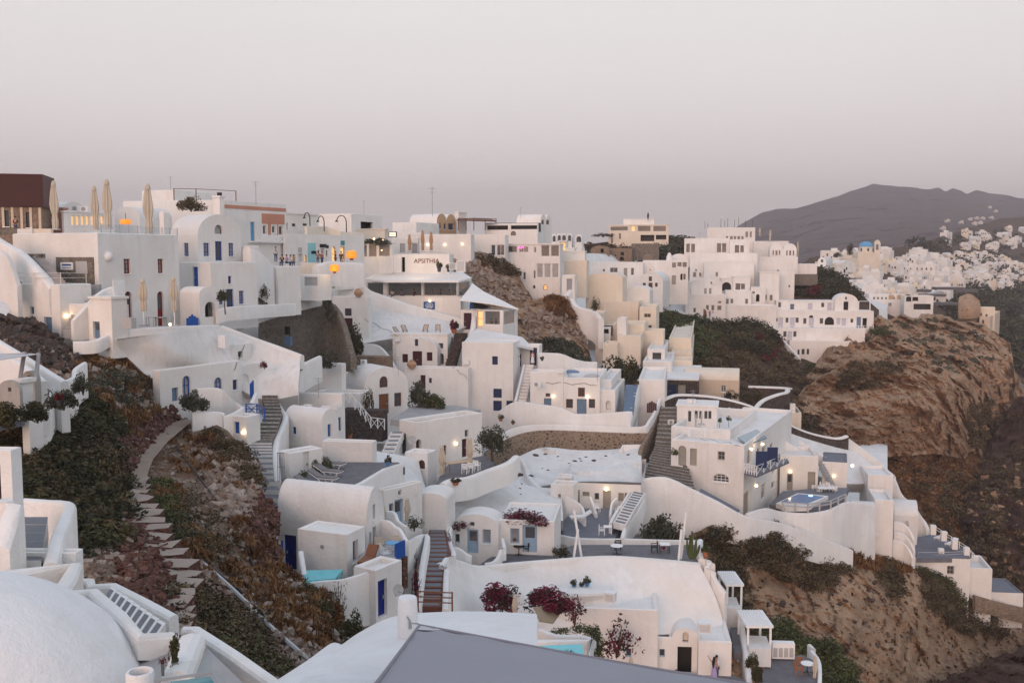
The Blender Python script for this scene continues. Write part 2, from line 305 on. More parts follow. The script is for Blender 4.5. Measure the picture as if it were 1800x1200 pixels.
def opening(parent, kind, poly, mp, mat, inset):
    """window or door set back in the wall opening, as a part with its pane or handle as sub-part"""
    xs = [p[0] for p in poly]; zs = [p[1] for p in poly]; s0, s1, z0, z1 = min(xs), max(xs), min(zs), max(zs); w, h = s1 - s0, z1 - z0
    k = kind.lstrip('a') or 'w'
    n = len(poly)
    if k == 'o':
        vs, tr = tess(shrink(poly, -.5), []); return mobj('painted_shade', [mp(v.x, 1.5, v.y) for v in vs], tr, 'room_shade', parent)  # dark panel behind the opening, the unlit room's shade put into its colour
    if k in ('n',):
        vs, tr = tess(poly, []); return mobj('niche', [mp(v.x, inset + .12, v.y) for v in vs], tr, mat, parent)
    if k in ('d', 'dg', 'sh', 'dd'):
        b = MB(); y = inset - .03; vs, tr = tess(poly, []); b.add([mp(v.x, y, v.y) for v in vs], tr)
        # raised rails round two panels
        cols = 2 if k in ('dd', 'sh') else 1; t_ = .08 * min(1.2, w)
        for c in range(cols):
            a0, a1 = s0 + w * c / cols, s0 + w * (c + 1) / cols
            for (q0, q1, r0, r1) in ((a0 + .01, a0 + t_, z0, z1 - .35 * w * (kind[0] == 'a')), (a1 - t_, a1 - .01, z0, z1 - .35 * w * (kind[0] == 'a')), (a0 + t_, a1 - t_, z0 + .02, z0 + .16), (a0 + t_, a1 - t_, z0 + h * .42, z0 + h * .42 + .09), (a0 + t_, a1 - t_, z1 - .14 - .4 * w * (kind[0] == 'a'), z1 - .02 - .4 * w * (kind[0] == 'a'))):
                vs8 = [mp(s, yy, z) for s in (q0, q1) for yy in (y - .03, y + .01) for z in (r0, r1)]
                b.add(vs8, [(0, 1, 3, 2), (4, 6, 7, 5), (0, 4, 5, 1), (2, 3, 7, 6), (0, 2, 6, 4), (1, 5, 7, 3)])
        o = b.build('shutter' if k == 'sh' else 'door', mat, parent)
        if k == 'dg':
            g = [(s0 + w * .18, z0 + h * .5), (s1 - w * .18, z0 + h * .5), (s1 - w * .18, z1 - h * .1), (s0 + w * .18, z1 - h * .1)]
            mobj('pane', [mp(s, y - .035, z) for s, z in g], [(0, 1, 2, 3)], 'pane', o)
        elif k in ('d', 'dd') and h > 1.2:
            MB().box(-.05, .05, -.04, .04, -.08, .08).build('handle', 'steel', o, loc=mp(s0 + w * (.84 if k == 'd' else .55), y - .06, z0 + h * .48))
        return o
    inn = shrink(poly, min(.09, w * .13)); b = MB()
    ys = inset - .09
    b.add([mp(s, ys, z) for s, z in poly] + [mp(s, ys, z) for s, z in inn] + [mp(s, inset, z) for s, z in inn],
          [(i, (i + 1) % n, n + (i + 1) % n, n + i) for i in range(n)] + [(n + i, n + (i + 1) % n, 2 * n + (i + 1) % n, 2 * n + i) for i in range(n)])
    bars = {'w': (2, 3), 'w2': (2, 2), 'w1': (1, 1), 'lit': (1, 2), 'W': (2, 1), 'g': (4, 3)}.get(k, (1, 1))
    th = min(.055, w * .07)
    def bar(q0, q1, r0, r1):
        vs8 = [mp(s, yy, z) for s in (q0, q1) for yy in (ys + .02, inset - .01) for z in (r0, r1)]
        b.add(vs8, [(0, 1, 3, 2), (4, 6, 7, 5), (0, 4, 5, 1), (2, 3, 7, 6), (0, 2, 6, 4), (1, 5, 7, 3)])
    for c in range(1, bars[0]): bar(s0 + w * c / bars[0] - th / 2, s0 + w * c / bars[0] + th / 2, z0 + .03, z1 - .04)
    for c in range(1, bars[1]): bar(s0 + .04, s1 - .04, z0 + h * c / bars[1] - th / 2, z0 + h * c / bars[1] + th / 2)
    o = b.build('window', mat, parent)
    vs, tr = tess(inn, [])
    pm = 'lit_window' if k == 'lit' else 'smoke_glass' if k == 'gl' else 'pane_pale' if k == 'wp' else {'w': 'curtain' if mat in ('blue', 'red') else 'pane'}.get(k, 'pane')
    mobj('pane', [mp(v.x, inset - .02, v.y) for v in vs], tr, pm, o)
    if k not in ('gl',): mobj('sill', [mp(s, yy, z) for s in (s0 - .06, s1 + .06) for yy in (-.07, .02) for z in (z0 - .09, z0 - .005)], [(0, 1, 3, 2), (4, 6, 7, 5), (0, 4, 5, 1), (2, 3, 7, 6), (0, 2, 6, 4), (1, 5, 7, 3)], 'white_paint', o)
    return o
BULB = [None]
def bulb_at(parent, loc, r=.16):
    if BULB[0] is None:
        b = MB().lathe([(0, -1), (.7, -.7), (1, 0), (.7, .7), (0, 1)], 8); BULB[0] = b
    o = MB().add([Vector(v) * r for v in BULB[0].v], BULB[0].f).build('wall_lamp', 'bulb', parent, True); o.location = loc
    return o
def face_map(face): return (lambda s, y, z: Vector((s, y, z))) if face == 'R' else (lambda s, y, z: Vector((y, s, z)))
class Plan:                               # near corner, heading and reach of a box-shaped building read off the photo
    def __init__(s, xl, xc, xr, yt, yb, d, a, Ll=None, Lr=None):
        s.C = P(xc, yb, d); s.a = R_(a); s.z1 = z_at(s.C.x, s.C.y, yt); s.H = s.z1 - s.C.z
        s.ur = Vector((math.cos(s.a), math.sin(s.a), 0)); s.ul = Vector((-math.sin(s.a), math.cos(s.a), 0))
        dz = s.z1 - CZ
        def reach(u, px):
            k = (px - 900) / F; den = u.x - k * u.y * CP
            return (k * (s.C.y * CP - dz * SP) - s.C.x) / den
        s.Lr = Lr if Lr else reach(s.ur, xr); s.Ll = Ll if Ll else reach(s.ul, xl)
        if not (.05 < s.Lr < 60): s.Lr = 6
        if not (.05 < s.Ll < 60): s.Ll = 6
    def hit(s, face, px, py):             # photo pixel -> (along, up) on that wall
        n = Vector((-s.ul.x, -s.ul.y, 0)) if face == 'R' else Vector((-s.ur.x, -s.ur.y, 0))
        r = ray(px, py); t_ = (s.C - CAM).dot(n) / r.dot(n); q = CAM + r * t_ - s.C
        return q.dot(s.ur if face == 'R' else s.ul), q.z
def house(name, label, xl, xc, xr, yt, yb, d, a=70, roof='flat', L=(), R=(), mat='white', f=3, rise=None, cat='house', group=None,
          ph=.35, rmat=None, Ll=None, Lr=None, lamps=(), rmatR=None, thick=.28):
    p = Plan(xl, xc, xr, yt, yb, d, a, Ll, Lr); root = empty(name, p.C, p.a); tag(root, label, cat, group); root['_'] = 0; del root['_']
    H, Lr, Ll = p.H, p.Lr, p.Ll; rmat = rmat or mat; body = MB(); bodyR = MB()
    n_v = int(roof[2:]) if len(roof) > 2 and roof[0] == 'v' else 1
    def top(face, s_len):
        if roof[0] == 'v' and roof[1] == face:
            w = s_len / n_v; rs = rise if rise is not None else w * .38; out = []
            for v in range(n_v - 1, -1, -1):
                out += [(w * v + w / 2 + w / 2 * math.cos(math.pi * i / 14), H + rs * math.sin(math.pi * i / 14)) for i in range(15)][(1 if v < n_v - 1 else 0):]
            return out
        return [(s_len, H), (0, H)]
    for face, ops, ln in (('R', R, Lr), ('L', L, Ll)):
        outer = [(0, -f), (ln, -f)] + top(face, ln); mp = face_map(face); holes = []
        zt = max(z for _, z in outer)
        for o in ops:
            kind, x0, y0, x1, y1 = o[:5]; m_ = o[5] if len(o) > 5 else 'dark_frame'
            s0, za = p.hit(face, x0, y0); s1, zb = p.hit(face, x1, y1); s2, zc = p.hit(face, (x0 + x1) / 2, y0); s3, zd = p.hit(face, (x0 + x1) / 2, y1)
            s0, s1 = sorted((s0, s1)); z0, z1 = sorted((zc, zd))
            s0 = max(.05, s0); s1 = min(ln - .05, s1); z0 = max(-f + .05, z0); z1 = min(zt - .06, z1)
            if s1 - s0 < .15 or z1 - z0 < .15: continue
            poly = arch_poly(s0, s1, z0, z1) if kind[0] == 'a' else [(s0, z0), (s1, z0), (s1, z1), (s0, z1)]
            inset = .42 if kind.lstrip('a') in ('o',) else .26
            holes.append(poly); opening(root, kind, poly, mp, m_, inset)
            tgt = bodyR if (face == 'R' and rmatR) else body; n = len(poly)
            tgt.add([mp(s, 0, z) for s, z in poly] + [mp(s, inset, z) for s, z in poly], [(i, (i + 1) % n, n + (i + 1) % n, n + i) for i in range(n)])
        vs, tr = tess(outer, holes); tgt = bodyR if (face == 'R' and rmatR) else body; tgt.add([mp(v.x, 0, v.y) for v in vs], tr)
    # far walls
    oR = [(0, -f), (Lr, -f)] + top('R', Lr); vs, tr = tess(oR, []); body.add([(v.x, Ll, v.y) for v in vs], tr)
    oL = [(0, -f), (Ll, -f)] + top('L', Ll); vs, tr = tess(oL, []); body.add([(Lr, v.x, v.y) for v in vs], tr)
    body.build('wall', mat, root)
    if rmatR and bodyR.v: bodyR.build('wall', rmatR, root)
    rb = MB()
    if roof[0] == 'v':
        prof = top(roof[1], Lr if roof[1] == 'R' else Ll); k = len(prof); ext = Ll if roof[1] == 'R' else Lr; mp = face_map(roof[1])
        rb.add([mp(s, 0, z) for s, z in prof] + [mp(s, ext, z) for s, z in prof], [(i, i + 1, k + i + 1, k + i) for i in range(k - 1)])
        rb.build('roof', rmat, root, True)
    elif roof == 'flat':
        t_ = min(thick, Lr * .2, Ll * .2); q = [(0, 0), (Lr, 0), (Lr, Ll), (0, Ll)]; i_ = [(t_, t_), (Lr - t_, t_), (Lr - t_, Ll - t_), (t_, Ll - t_)]
        m_ = t_ * .45; mid = [(m_, m_), (Lr - m_, m_), (Lr - m_, Ll - m_), (m_, Ll - m_)]
        rb.add([(x, y, H) for x, y in q] + [(x, y, H + t_ * .22) for x, y in mid] + [(x, y, H - t_ * .1) for x, y in i_] + [(x, y, H - ph) for x, y in i_],
               [(4 * r + i, 4 * r + (i + 1) % 4, 4 * r + 4 + (i + 1) % 4, 4 * r + 4 + i) for r in range(3) for i in range(4)] + [(12, 13, 14, 15)])
        rb.build('roof', rmat, root)
    elif roof == 'slab':
        rb.box(-.12, Lr + .12, -.12, Ll + .12, H + .003, H + .2).build('roof', rmat, root)
    elif roof == 'dome':
        r = min(Lr, Ll) * .5; rb.lathe([(r * math.cos(q * math.pi / 16), H + (rise or r * .6) * math.sin(q * math.pi / 16)) for q in range(9)], 20, (Lr / 2, Ll / 2, 0)).build('roof', rmat, root, True)
        MB().add([(0, 0, H), (Lr, 0, H), (Lr, Ll, H), (0, Ll, H)], [(0, 1, 2, 3)]).build('roof', mat, root)
    for fc, px, py in lamps:
        s, z = p.hit(fc, px, py); bulb_at(root, face_map(fc)(s, -.18, z))
    root_plan[root.name] = p
    return root
root_plan = {}
def on_face(root, face, px, py, out=.02):
    p = root_plan[root.name]; s, z = p.hit(face, px, py); return face_map(face)(s, -out, z)
def panel(root, name, face, x0, y0, x1, y1, mat, out=.04, thick=None):
    """flat part fixed on a house wall (frieze, sign, coloured field)"""
    p = root_plan[root.name]; mp = face_map(face); xm, ym = (x0 + x1) / 2, (y0 + y1) / 2
    s0, _ = p.hit(face, x0, ym); s1, _ = p.hit(face, x1, ym); _, z0 = p.hit(face, xm, y1); _, z1 = p.hit(face, xm, y0); s0, s1 = sorted((s0, s1))
    vs8 = [mp(s, yy, z) for s in (s0, s1) for yy in (-out, .05) for z in (z0, z1)]
    return mobj(name, vs8, [(0, 1, 3, 2), (4, 6, 7, 5), (0, 4, 5, 1), (2, 3, 7, 6), (0, 2, 6, 4), (1, 5, 7, 3)], mat, root)

# ------------------------------------------------------------------ walls, floors, stairs, sheets, hills
def ribbon(name, label, pts, drop=2.0, t=.35, mat='white', k=4, cat='wall', group=None, parent=None, flip=1, smooth=True):
    """curving wall: pts = (px, py of the top, distance[, py of the foot])"""
    top = [P(*q[:3]) for q in pts]
    bot = [(z_at(tp.x, tp.y, q[3]) if len(q) > 3 else tp.z - drop) for tp, q in zip(top, pts)]
    T = catmull(top, k); Bz = [v.x for v in catmull([(z, 0, 0) for z in bot], k)]
    b = MB(); nv = 8; n = len(T)
    for i, p in enumerate(T):
        d = T[min(i + 1, n - 1)] - T[max(i - 1, 0)]; d.z = 0; d.normalize(); q = Vector((-d.y, d.x, 0)) * flip
        if q.y < 0 and flip == 1: q = -q
        r = t * .3; zb = min(Bz[i], p.z - .1)
        for o, z in ((0, zb), (0, p.z - r), (.14 * t, p.z - .28 * r), (.4 * t, p.z), (.6 * t, p.z), (.86 * t, p.z - .28 * r), (t, p.z - r), (t, zb)):
            b.v.append((p.x + q.x * o, p.y + q.y * o, z))
    for i in range(n - 1):
        for j in range(nv - 1): b.f.append((i * nv + j, i * nv + j + 1, (i + 1) * nv + j + 1, (i + 1) * nv + j))
    b.f.append(tuple(range(nv))); b.f.append(tuple((n - 1) * nv + j for j in range(nv))[::-1])
    o = b.build(name, mat, parent, smooth)
    if not parent: tag(o, label, cat, group)
    return o
def terrace(name, poly, ref, mat='pale_floor', thick=.6, label=None, cat=None, dz=0, parent=None):
    z = P(*ref).z + dz; pts = [on_z(x, y, z) for x, y in poly]; n = len(pts)
    vs, tr = tess([(q.x, q.y) for q in pts], []); b = MB().add([(v.x, v.y, z) for v in vs], tr)
    b.add([(q.x, q.y, z) for q in pts] + [(q.x, q.y, z - thick) for q in pts], [(i, (i + 1) % n, n + (i + 1) % n, n + i) for i in range(n)])
    o = b.build(name, mat, parent)
    if not parent: tag(o, label, cat, kind=None if cat else 'structure')
    return o
def slab_poly(name, label, poly, ref, drop, mat='white', cat='wall', group=None, parent=None):
    """prism whose top outline is traced at one height and which drops to its foot"""
    o = terrace(name, poly, ref, mat, drop, parent=parent or 0)
    return o
def stairs(name, label, rows, n, tread='tread_grey', riser='white', group=None, cat='stairs', parent=None, jit=0, under=.5, inset=.0):
    """rows = list of (left point, right point) from foot to head, each point (px, py, d)"""
    root = empty(name, P(*rows[0][0])); tag(root, label, cat, group)
    Lp = [P(*r[0]) for r in rows]; Rp = [P(*r[1]) for r in rows]
    def at(pts, t_):
        x = t_ * (len(pts) - 1); i = min(int(x), len(pts) - 2); return pts[i].lerp(pts[i + 1], x - i)
    for i in range(n):
        a0, b0, a1, b1 = at(Lp, i / n), at(Rp, i / n), at(Lp, (i + 1) / n), at(Rp, (i + 1) / n)
        z1 = (a1.z + b1.z) / 2; z0 = (a0.z + b0.z) / 2 - under; j = [random.uniform(-jit, jit) for _ in range(8)]
        v = [(a0.x + j[0], a0.y + j[1]), (b0.x + j[2], b0.y + j[3]), (b1.x, b1.y), (a1.x, a1.y)]
        dz = random.uniform(-jit, jit) * .25
        vs = [Vector((x, y, z1 + dz)) - root.location for x, y in v] + [Vector((x, y, z0)) - root.location for x, y in v]
        fs = [(0, 1, 2, 3), (0, 4, 5, 1), (1, 5, 6, 2), (2, 6, 7, 3), (3, 7, 4, 0)]
        if inset:                         # white-edged tread with a painted field set into it
            c = [Vector((0, 0, 0)) for _ in range(4)]
            e = [(.10, .28), (.90, .28), (.90, .96), (.10, .96)]
            for q, (u, w) in enumerate(e):
                c[q] = (vs[0].lerp(vs[1], u)).lerp(vs[3].lerp(vs[2], u), w) + Vector((0, 0, .004))
            o = mobj('step', vs, fs, riser, root); mobj('tread', c, [(0, 1, 2, 3)], tread, o)
        else:
            o = mobj('step', vs, fs, [tread, riser], root)
            for q in range(1, 5): o.data.polygons[q].material_index = 1
    return root
def sheet(name, label, rows, mat='old_white', k=5, amp=.12, freq=.5, thick=.5, cat='wall', kind=None, seed=0, parent=None, smooth=True):
    """lumpy plastered surface through a grid of photo points (px, py, d), with a body behind it"""
    g = [catmull([P(*q) for q in r], k) for r in rows]; nc = len(g[0])
    colsv = [catmull([r[c] for r in g], k) for c in range(nc)]; nr = len(colsv[0]); b = MB()
    for i in range(nr):
        for c in range(nc):
            p = colsv[c][i]; dv = (p - CAM).normalized()
            b.v.append(tuple(p + dv * amp * (noise.noise(p * freq + Vector((seed, 0, 0))) + .5 * noise.noise(p * freq * 2.3))))
    for i in range(nr - 1):
        for c in range(nc - 1): b.f.append((i * nc + c, i * nc + c + 1, (i + 1) * nc + c + 1, (i + 1) * nc + c))
    # body: skirt round the border, pushed back and down
    border = [c for c in range(nc)] + [i * nc + nc - 1 for i in range(1, nr)] + [(nr - 1) * nc + c for c in range(nc - 2, -1, -1)] + [i * nc for i in range(nr - 2, 0, -1)]
    base = len(b.v)
    for i in border:
        v = Vector(b.v[i]); h = v - CAM; h.z = 0; h.normalize(); b.v.append(tuple(v + h * thick - Vector((0, 0, thick * .6))))
    m = len(border)
    for i in range(m): b.f.append((border[i], border[(i + 1) % m], base + (i + 1) % m, base + i))
    o = b.build(name, mat, parent, smooth); tag(o, label, cat, kind=kind); return o
def pl(pts, x):
    if x <= pts[0][0]: return pts[0][1]
    for (a, b), (c, e) in zip(pts, pts[1:]):
        if x <= c: return b + (e - b) * (x - a) / (c - a)
    return pts[-1][1]
HILL = {}
def crag(q):                              # broken blocks and ledges
    w = q + .35 * Vector((noise.noise(q * 2), noise.noise(q * 2 + Vector((5, 0, 0))), 0)); a = noise.voronoi(Vector((w.x * 2.2, w.y * 2.2, w.z * 3.2)))[0]; b = noise.voronoi(w * 7)[0]
    z = w.z * 6 + 1.2 * noise.noise(q * 1.5); st = z - math.floor(z)
    return .55 * min(a[1] - a[0], .6) + .22 * min(b[1] - b[0], .6) + .30 * (st ** 2.5) - .36
def hill(name, top, bot, ctrl, nx, ny, mat, amp=1.0, freq=.1, back=((2, -.3), (6, -2), (14, -8)), kind='structure', label=None, rid=0, seed=0, cat=None, lowpow=1.0, jagged=2):
    """ground seen between two traced lines; its distance comes from thin-plate interpolation of control points"""
    c = np.array(ctrl, float); X = c[:, :2] / 300.; y = np.log(c[:, 2]); n = len(c)
    def phi(r): return np.where(r > 1e-9, r * r * np.log(r + 1e-12), 0)
    A = np.zeros((n + 3, n + 3)); A[:n, :n] = phi(np.linalg.norm(X[:, None] - X[None], axis=2)) + np.eye(n) * .004
    A[:n, n] = 1; A[:n, n + 1:] = X; A[n, :n] = 1; A[n + 1:, :n] = X.T; w = np.linalg.solve(A, np.concatenate([y, np.zeros(3)]))
    x0, x1 = top[0][0], top[-1][0]; pts = []
    for j in range(ny + 1):
        v = (j / ny) ** lowpow
        for i in range(nx + 1):
            px = x0 + (x1 - x0) * i / nx; jag = rid * jagged * (5 * noise.noise(Vector((px * .035, seed, 0))) + 3 * noise.cell(Vector((px * .07, seed, 0))) + 2.5 * noise.noise(Vector((px * .2, seed, 0)))); pts.append((px, lerp(pl(top, px) + jag, pl(bot, px), v)))
    Q = np.array(pts) / 300.; d = np.exp(phi(np.linalg.norm(Q[:, None] - X[None], axis=2)) @ w[:n] + w[n] + Q @ w[n + 1:])
    grid = []
    for (px, py), dd in zip(pts, d):
        p = P(px, py, float(dd)); r = (p - CAM).normalized(); q = p * freq + Vector((seed, seed * .7, 0))
        s = noise.fractal(q, .55, 2.1, 7) if not rid else (noise.ridged_multi_fractal(q, .8, 2.1, 5, .9, 2) - 1.1) * rid + crag(q) + .3 * noise.fractal(q * 3, .45, 2.2, 6)
        grid.append(p - r * amp * s)
    b = MB(); nc = nx + 1
    rows = []
    for dist, dz in reversed(back):
        row = []
        for i in range(nc):
            p = grid[i]; h = p - CAM; h.z = 0; h.normalize(); row.append(p + h * dist + Vector((0, 0, dz)) + Vector((0, 0, .3 * amp * noise.noise(p * freq * 2 + Vector((dist, 0, 0))))))
        rows.append(row)
    allv = [p for r in rows for p in r] + grid; nr = len(rows) + ny + 1
    b.v = [tuple(p) for p in allv]
    b.f = [(i * nc + c_, i * nc + c_ + 1, (i + 1) * nc + c_ + 1, (i + 1) * nc + c_) for i in range(nr - 1) for c_ in range(nx)]
    o = b.build(name, mat, None, True); o.data.set_sharp_from_angle(angle=R_(75 if not rid else 40)); tag(o, label, cat, kind=kind)
    HILL[o.name] = (grid, pts, nc); return o
def hill_d(hname, px, py):                # nearest surface point of a hill under a photo pixel
    grid, pts, nc = HILL[hname]; a = np.array(pts); i = int(np.argmin((a[:, 0] - px) ** 2 + (a[:, 1] - py) ** 2)); return grid[i]
def inside(poly, x, y):
    r = False; j = len(poly) - 1
    for i in range(len(poly)):
        if (poly[i][1] > y) != (poly[j][1] > y) and x < (poly[j][0] - poly[i][0]) * (y - poly[i][1]) / (poly[j][1] - poly[i][1]) + poly[i][0]: r = not r
        j = i
    return r
def spots(hname, poly, n, rng):
    grid, pts, nc = HILL[hname]; ids = [i for i, (x, y) in enumerate(pts) if inside(poly, x, y)]
    return [grid[rng.choice(ids)] + Vector((rng.uniform(-.3, .3), rng.uniform(-.3, .3), 0)) for _ in range(n)] if ids else []
def leaf_quads(centres, sizes, rng, flat=.6, asp=1.9):
    n = len(centres); c = np.asarray(centres); s = np.asarray(sizes)[:, None]
    a = rng.normal(size=(n, 3)); a[:, 2] *= flat; a /= np.linalg.norm(a, axis=1)[:, None]
    t_ = rng.normal(size=(n, 3)); b = np.cross(a, t_); b /= np.linalg.norm(b, axis=1)[:, None] + 1e-9
    u = a * s * .5 * asp; v = b * s * .5
    vs = np.stack([c - u, c - v * .9, c + u, c + v * .9], 1).reshape(-1, 3)
    return vs, np.arange(n * 4).reshape(-1, 4)
def quad_mesh(name, vs, fs, mat):
    me = bpy.data.meshes.new(name); me.vertices.add(len(vs)); me.vertices.foreach_set('co', np.ascontiguousarray(vs, np.float32).ravel())
    me.loops.add(fs.size); me.loops.foreach_set('vertex_index', fs.ravel().astype(np.int32)); me.polygons.add(len(fs))
    me.polygons.foreach_set('loop_start', (np.arange(len(fs)) * 4).astype(np.int32)); me.update(calc_edges=True); me.materials.append(MATS[mat]); return me
def add_tint(me, v):
    a = me.attributes.new('tint', 'FLOAT', 'POINT'); a.data.foreach_set('value', v.astype(np.float32))
def scrub(name, label, hname, poly, n, per, rad, leaf, mat, seed=1, cat='scrub', up=.5, blade=False):
    """low growth nobody could count, spread over a slope"""
    rng = random.Random(seed); nr = np.random.default_rng(seed); pts = spots(hname, poly, n, rng)
    if not pts: return
    c = []; s = []
    for p in pts:
        r = rad * rng.uniform(.35, 1.3); k = max(6, int(per * (r / rad) ** 2)); q = nr.normal(size=(k, 3)); q /= np.linalg.norm(q, axis=1)[:, None]
        q *= (nr.uniform(.25, 1, (k, 1)) ** .5) * r; q[:, 2] = np.abs(q[:, 2]) * up * 1.6 - r * .08; c.append(q + np.array(p)); s.append(nr.uniform(.6, 1.4, k) * leaf)
    vs, fs = leaf_quads(np.concatenate(c), np.concatenate(s), nr, 2.5 if blade else .6, 4.5 if blade else 1.9); me = quad_mesh(name, vs, fs, mat); add_tint(me, np.concatenate([np.full(len(q) * 4, nr.uniform(-.5, .5)) for q in c]))
    o = bpy.data.objects.new(name, me); COL.objects.link(o); tag(o, label, cat, kind='stuff'); return o
def rubble(name, label, hname, poly, n, size, mat='stone_loose', seed=1, cat='stones'):
    rng = random.Random(seed); b = MB()
    for p in spots(hname, poly, n, rng):
        s = size * rng.uniform(.35, 1.5) ** 1.5; m = Matrix.Translation(p) @ Matrix.Rotation(rng.uniform(0, 6), 4, Vector((rng.random(), rng.random(), rng.random() + .1)).normalized())
        v0 = len(b.v); b.box(-s * .6, s * .6, -s * .45, s * .45, -s * .35, s * .35, m)
        for i in range(v0, len(b.v)): b.v[i] = tuple(Vector(b.v[i]).lerp(p, rng.uniform(-.1, .4)))
    o = b.build(name, mat); tag(o, label, cat, kind='stuff'); return o
LEAF = {}
def leaf_ball(kind, mat, seed, n, leaf, holes=.0, clumps=14, flat=.6):
    key = (kind, mat, seed, n)
    if key in LEAF: return LEAF[key]
    nr = np.random.default_rng(seed); rr = random.Random(seed)
    cc = nr.normal(size=(clumps, 3)); cc /= np.linalg.norm(cc, axis=1)[:, None]; cc *= nr.uniform(.35, .78, (clumps, 1)); cc[:, 2] = np.abs(cc[:, 2]) * .9 + .12
    if kind == 'column': cc[:, :2] *= .8; cc[:, 2] = nr.uniform(.1, 1.0, clumps)
    i = nr.integers(0, clumps, n); q = nr.normal(size=(n, 3)); q /= np.linalg.norm(q, axis=1)[:, None]; q *= nr.uniform(.3, 1, (n, 1)) ** .6 * nr.uniform(.22, .46, clumps)[i][:, None]
    c = cc[i] + q; kp = c[:, 2] > -.02; c = c[kp]; vs, fs = leaf_quads(c, nr.uniform(.6, 1.4, len(c)) * leaf, nr, flat); LEAF[key] = quad_mesh('foliage', vs, fs, mat); add_tint(LEAF[key], np.repeat(nr.uniform(-.5, .5, clumps)[i][kp], 4)); return LEAF[key]
def shrub(name, label, px, py, d, w, h, mat='leaf_green', seed=1, n=1100, leaf=.085, cat='shrub', group=None, kind='ball', stem=True, at=None, lift=0, parent=None):
    """plant standing at a photo pixel, w and h in photo pixels"""
    o = P(px, py, d) if at is None else Vector(at); k = m_px(d); root = empty(name, o, seed * 1.7); tag(root, label, cat, group)
    f = bpy.data.objects.new('foliage', leaf_ball(kind, mat, seed % 5, n, leaf)); COL.objects.link(f); f.parent = root; f.scale = (w * k / 2 / .95, w * k / 2 / .95, (h - lift) * k / 1.15); f.location = (0, 0, lift * k)
    if stem:
        b = MB(); H = h * k; r = max(.02, w * k * .025)
        for q in range(3 if not lift else 1):
            a = q * 2.1; b.tube([(0, 0, -.15), (math.cos(a) * .08 * w * k, math.sin(a) * .08 * w * k, H * .3), (math.cos(a) * .2 * w * k, math.sin(a) * .2 * w * k, H * .62)], [r, r * .8, r * .3], 5)
        b.build('stem', 'stem', root)
    return root
def tree(name, label, px, py, d, w, h, mat='leaf_olive', seed=1, n=1800, trunk=.4, leaf=.07, cat='tree', group=None):
    o = P(px, py, d); k = m_px(d); H = h * k; Wd = w * k; root = empty(name, o, seed); tag(root, label, cat, group); rr = random.Random(seed); b = MB()
    b.tube([(0, 0, -.4), (.04 * Wd, 0, H * .2), (.02 * Wd, .02 * Wd, H * trunk)], [Wd * .045, Wd * .035, Wd * .03], 7)
    for q in range(6):
        a = q * 1.05 + rr.random(); e = Vector((math.cos(a) * Wd * .33, math.sin(a) * Wd * .33, H * rr.uniform(.62, .88)))
        b.tube([(.02 * Wd, .02 * Wd, H * trunk * .9), e * .55 + Vector((0, 0, H * .22)), e], [Wd * .026, Wd * .015, Wd * .005], 5)
    b.build('trunk', 'stem', root)
    f = bpy.data.objects.new('crown', leaf_ball('tree', mat, seed % 5 + 10, n, leaf, clumps=20)); COL.objects.link(f); f.parent = root; f.location = (0, 0, H * trunk * .8); f.scale = (Wd / 1.9, Wd / 1.9, H * (1 - trunk * .8) / 1.15)
    return root

def canopy(name, label, pts, thick=.15, mat='awning', cat='awning', group=None, parent=None):
    """sloping slab through photo points (px, py, d)"""
    q = [P(*p) for p in pts]; n = len(q); vs, tr = tess([(p[0], -p[1]) for p in pts], []); b = MB(); dn = Vector((0, 0, -thick))
    b.add(q, tr); b.add([p + dn for p in q], [t_[::-1] for t_ in tr]); b.add(q + [p + dn for p in q], [(i, (i + 1) % n, n + (i + 1) % n, n + i) for i in range(n)])
    o = b.build(name, mat, parent)
    if not parent: tag(o, label, cat, group)
    return o
# ------------------------------------------------------------------ props
def umbrella(label, px, yt, yb, d, pole_to=None, group='closed parasols', mat='canvas', wpx=14):
    """closed canvas parasol: hood, folded canopy, pole, base"""
    o = P(px, pole_to or yb, d); k = m_px(d); root = empty('closed_parasol', o); tag(root, label, 'parasol', group)
    H = ((pole_to or yb) - yt) * k; c0 = ((pole_to or yb) - yb) * k; w = wpx * k / 2; n = 16; b = MB()
    prof = [(.30, c0), (.55, c0 + .02), (.62, lerp(c0, H, .18)), (.50, lerp(c0, H, .30)), (.78, lerp(c0, H, .42)), (.85, lerp(c0, H, .52)), (.62, lerp(c0, H, .75)), (.40, lerp(c0, H, .9))]
    for r, z in prof:
        for j in range(n):
            a = 2 * math.pi * j / n; q = r * w * (1.12 if j % 2 else .82) * (1 + .1 * math.sin(3 * a + z)); b.v.append((q * math.cos(a), q * math.sin(a), z))
    b.f = [(i * n + j, i * n + (j + 1) % n, (i + 1) * n + (j + 1) % n, (i + 1) * n + j) for i in range(len(prof) - 1) for j in range(n)] + [tuple(range(n))[::-1]]
    b.build('canopy', mat, root)
    MB().lathe([(.58 * w, lerp(c0, H, .88)), (.52 * w, lerp(c0, H, .93)), (.3 * w, lerp(c0, H, .98)), (.02, H)], 8).build('hood', mat, root)
    MB().tube([(0, 0, -.02), (0, 0, c0 + .1 * (H - c0))], .045, 8).build('pole', 'white_paint', root)
    MB().box(-.35, .35, -.35, .35, 0, .1).build('base', 'plastic_grey', root)
    return root
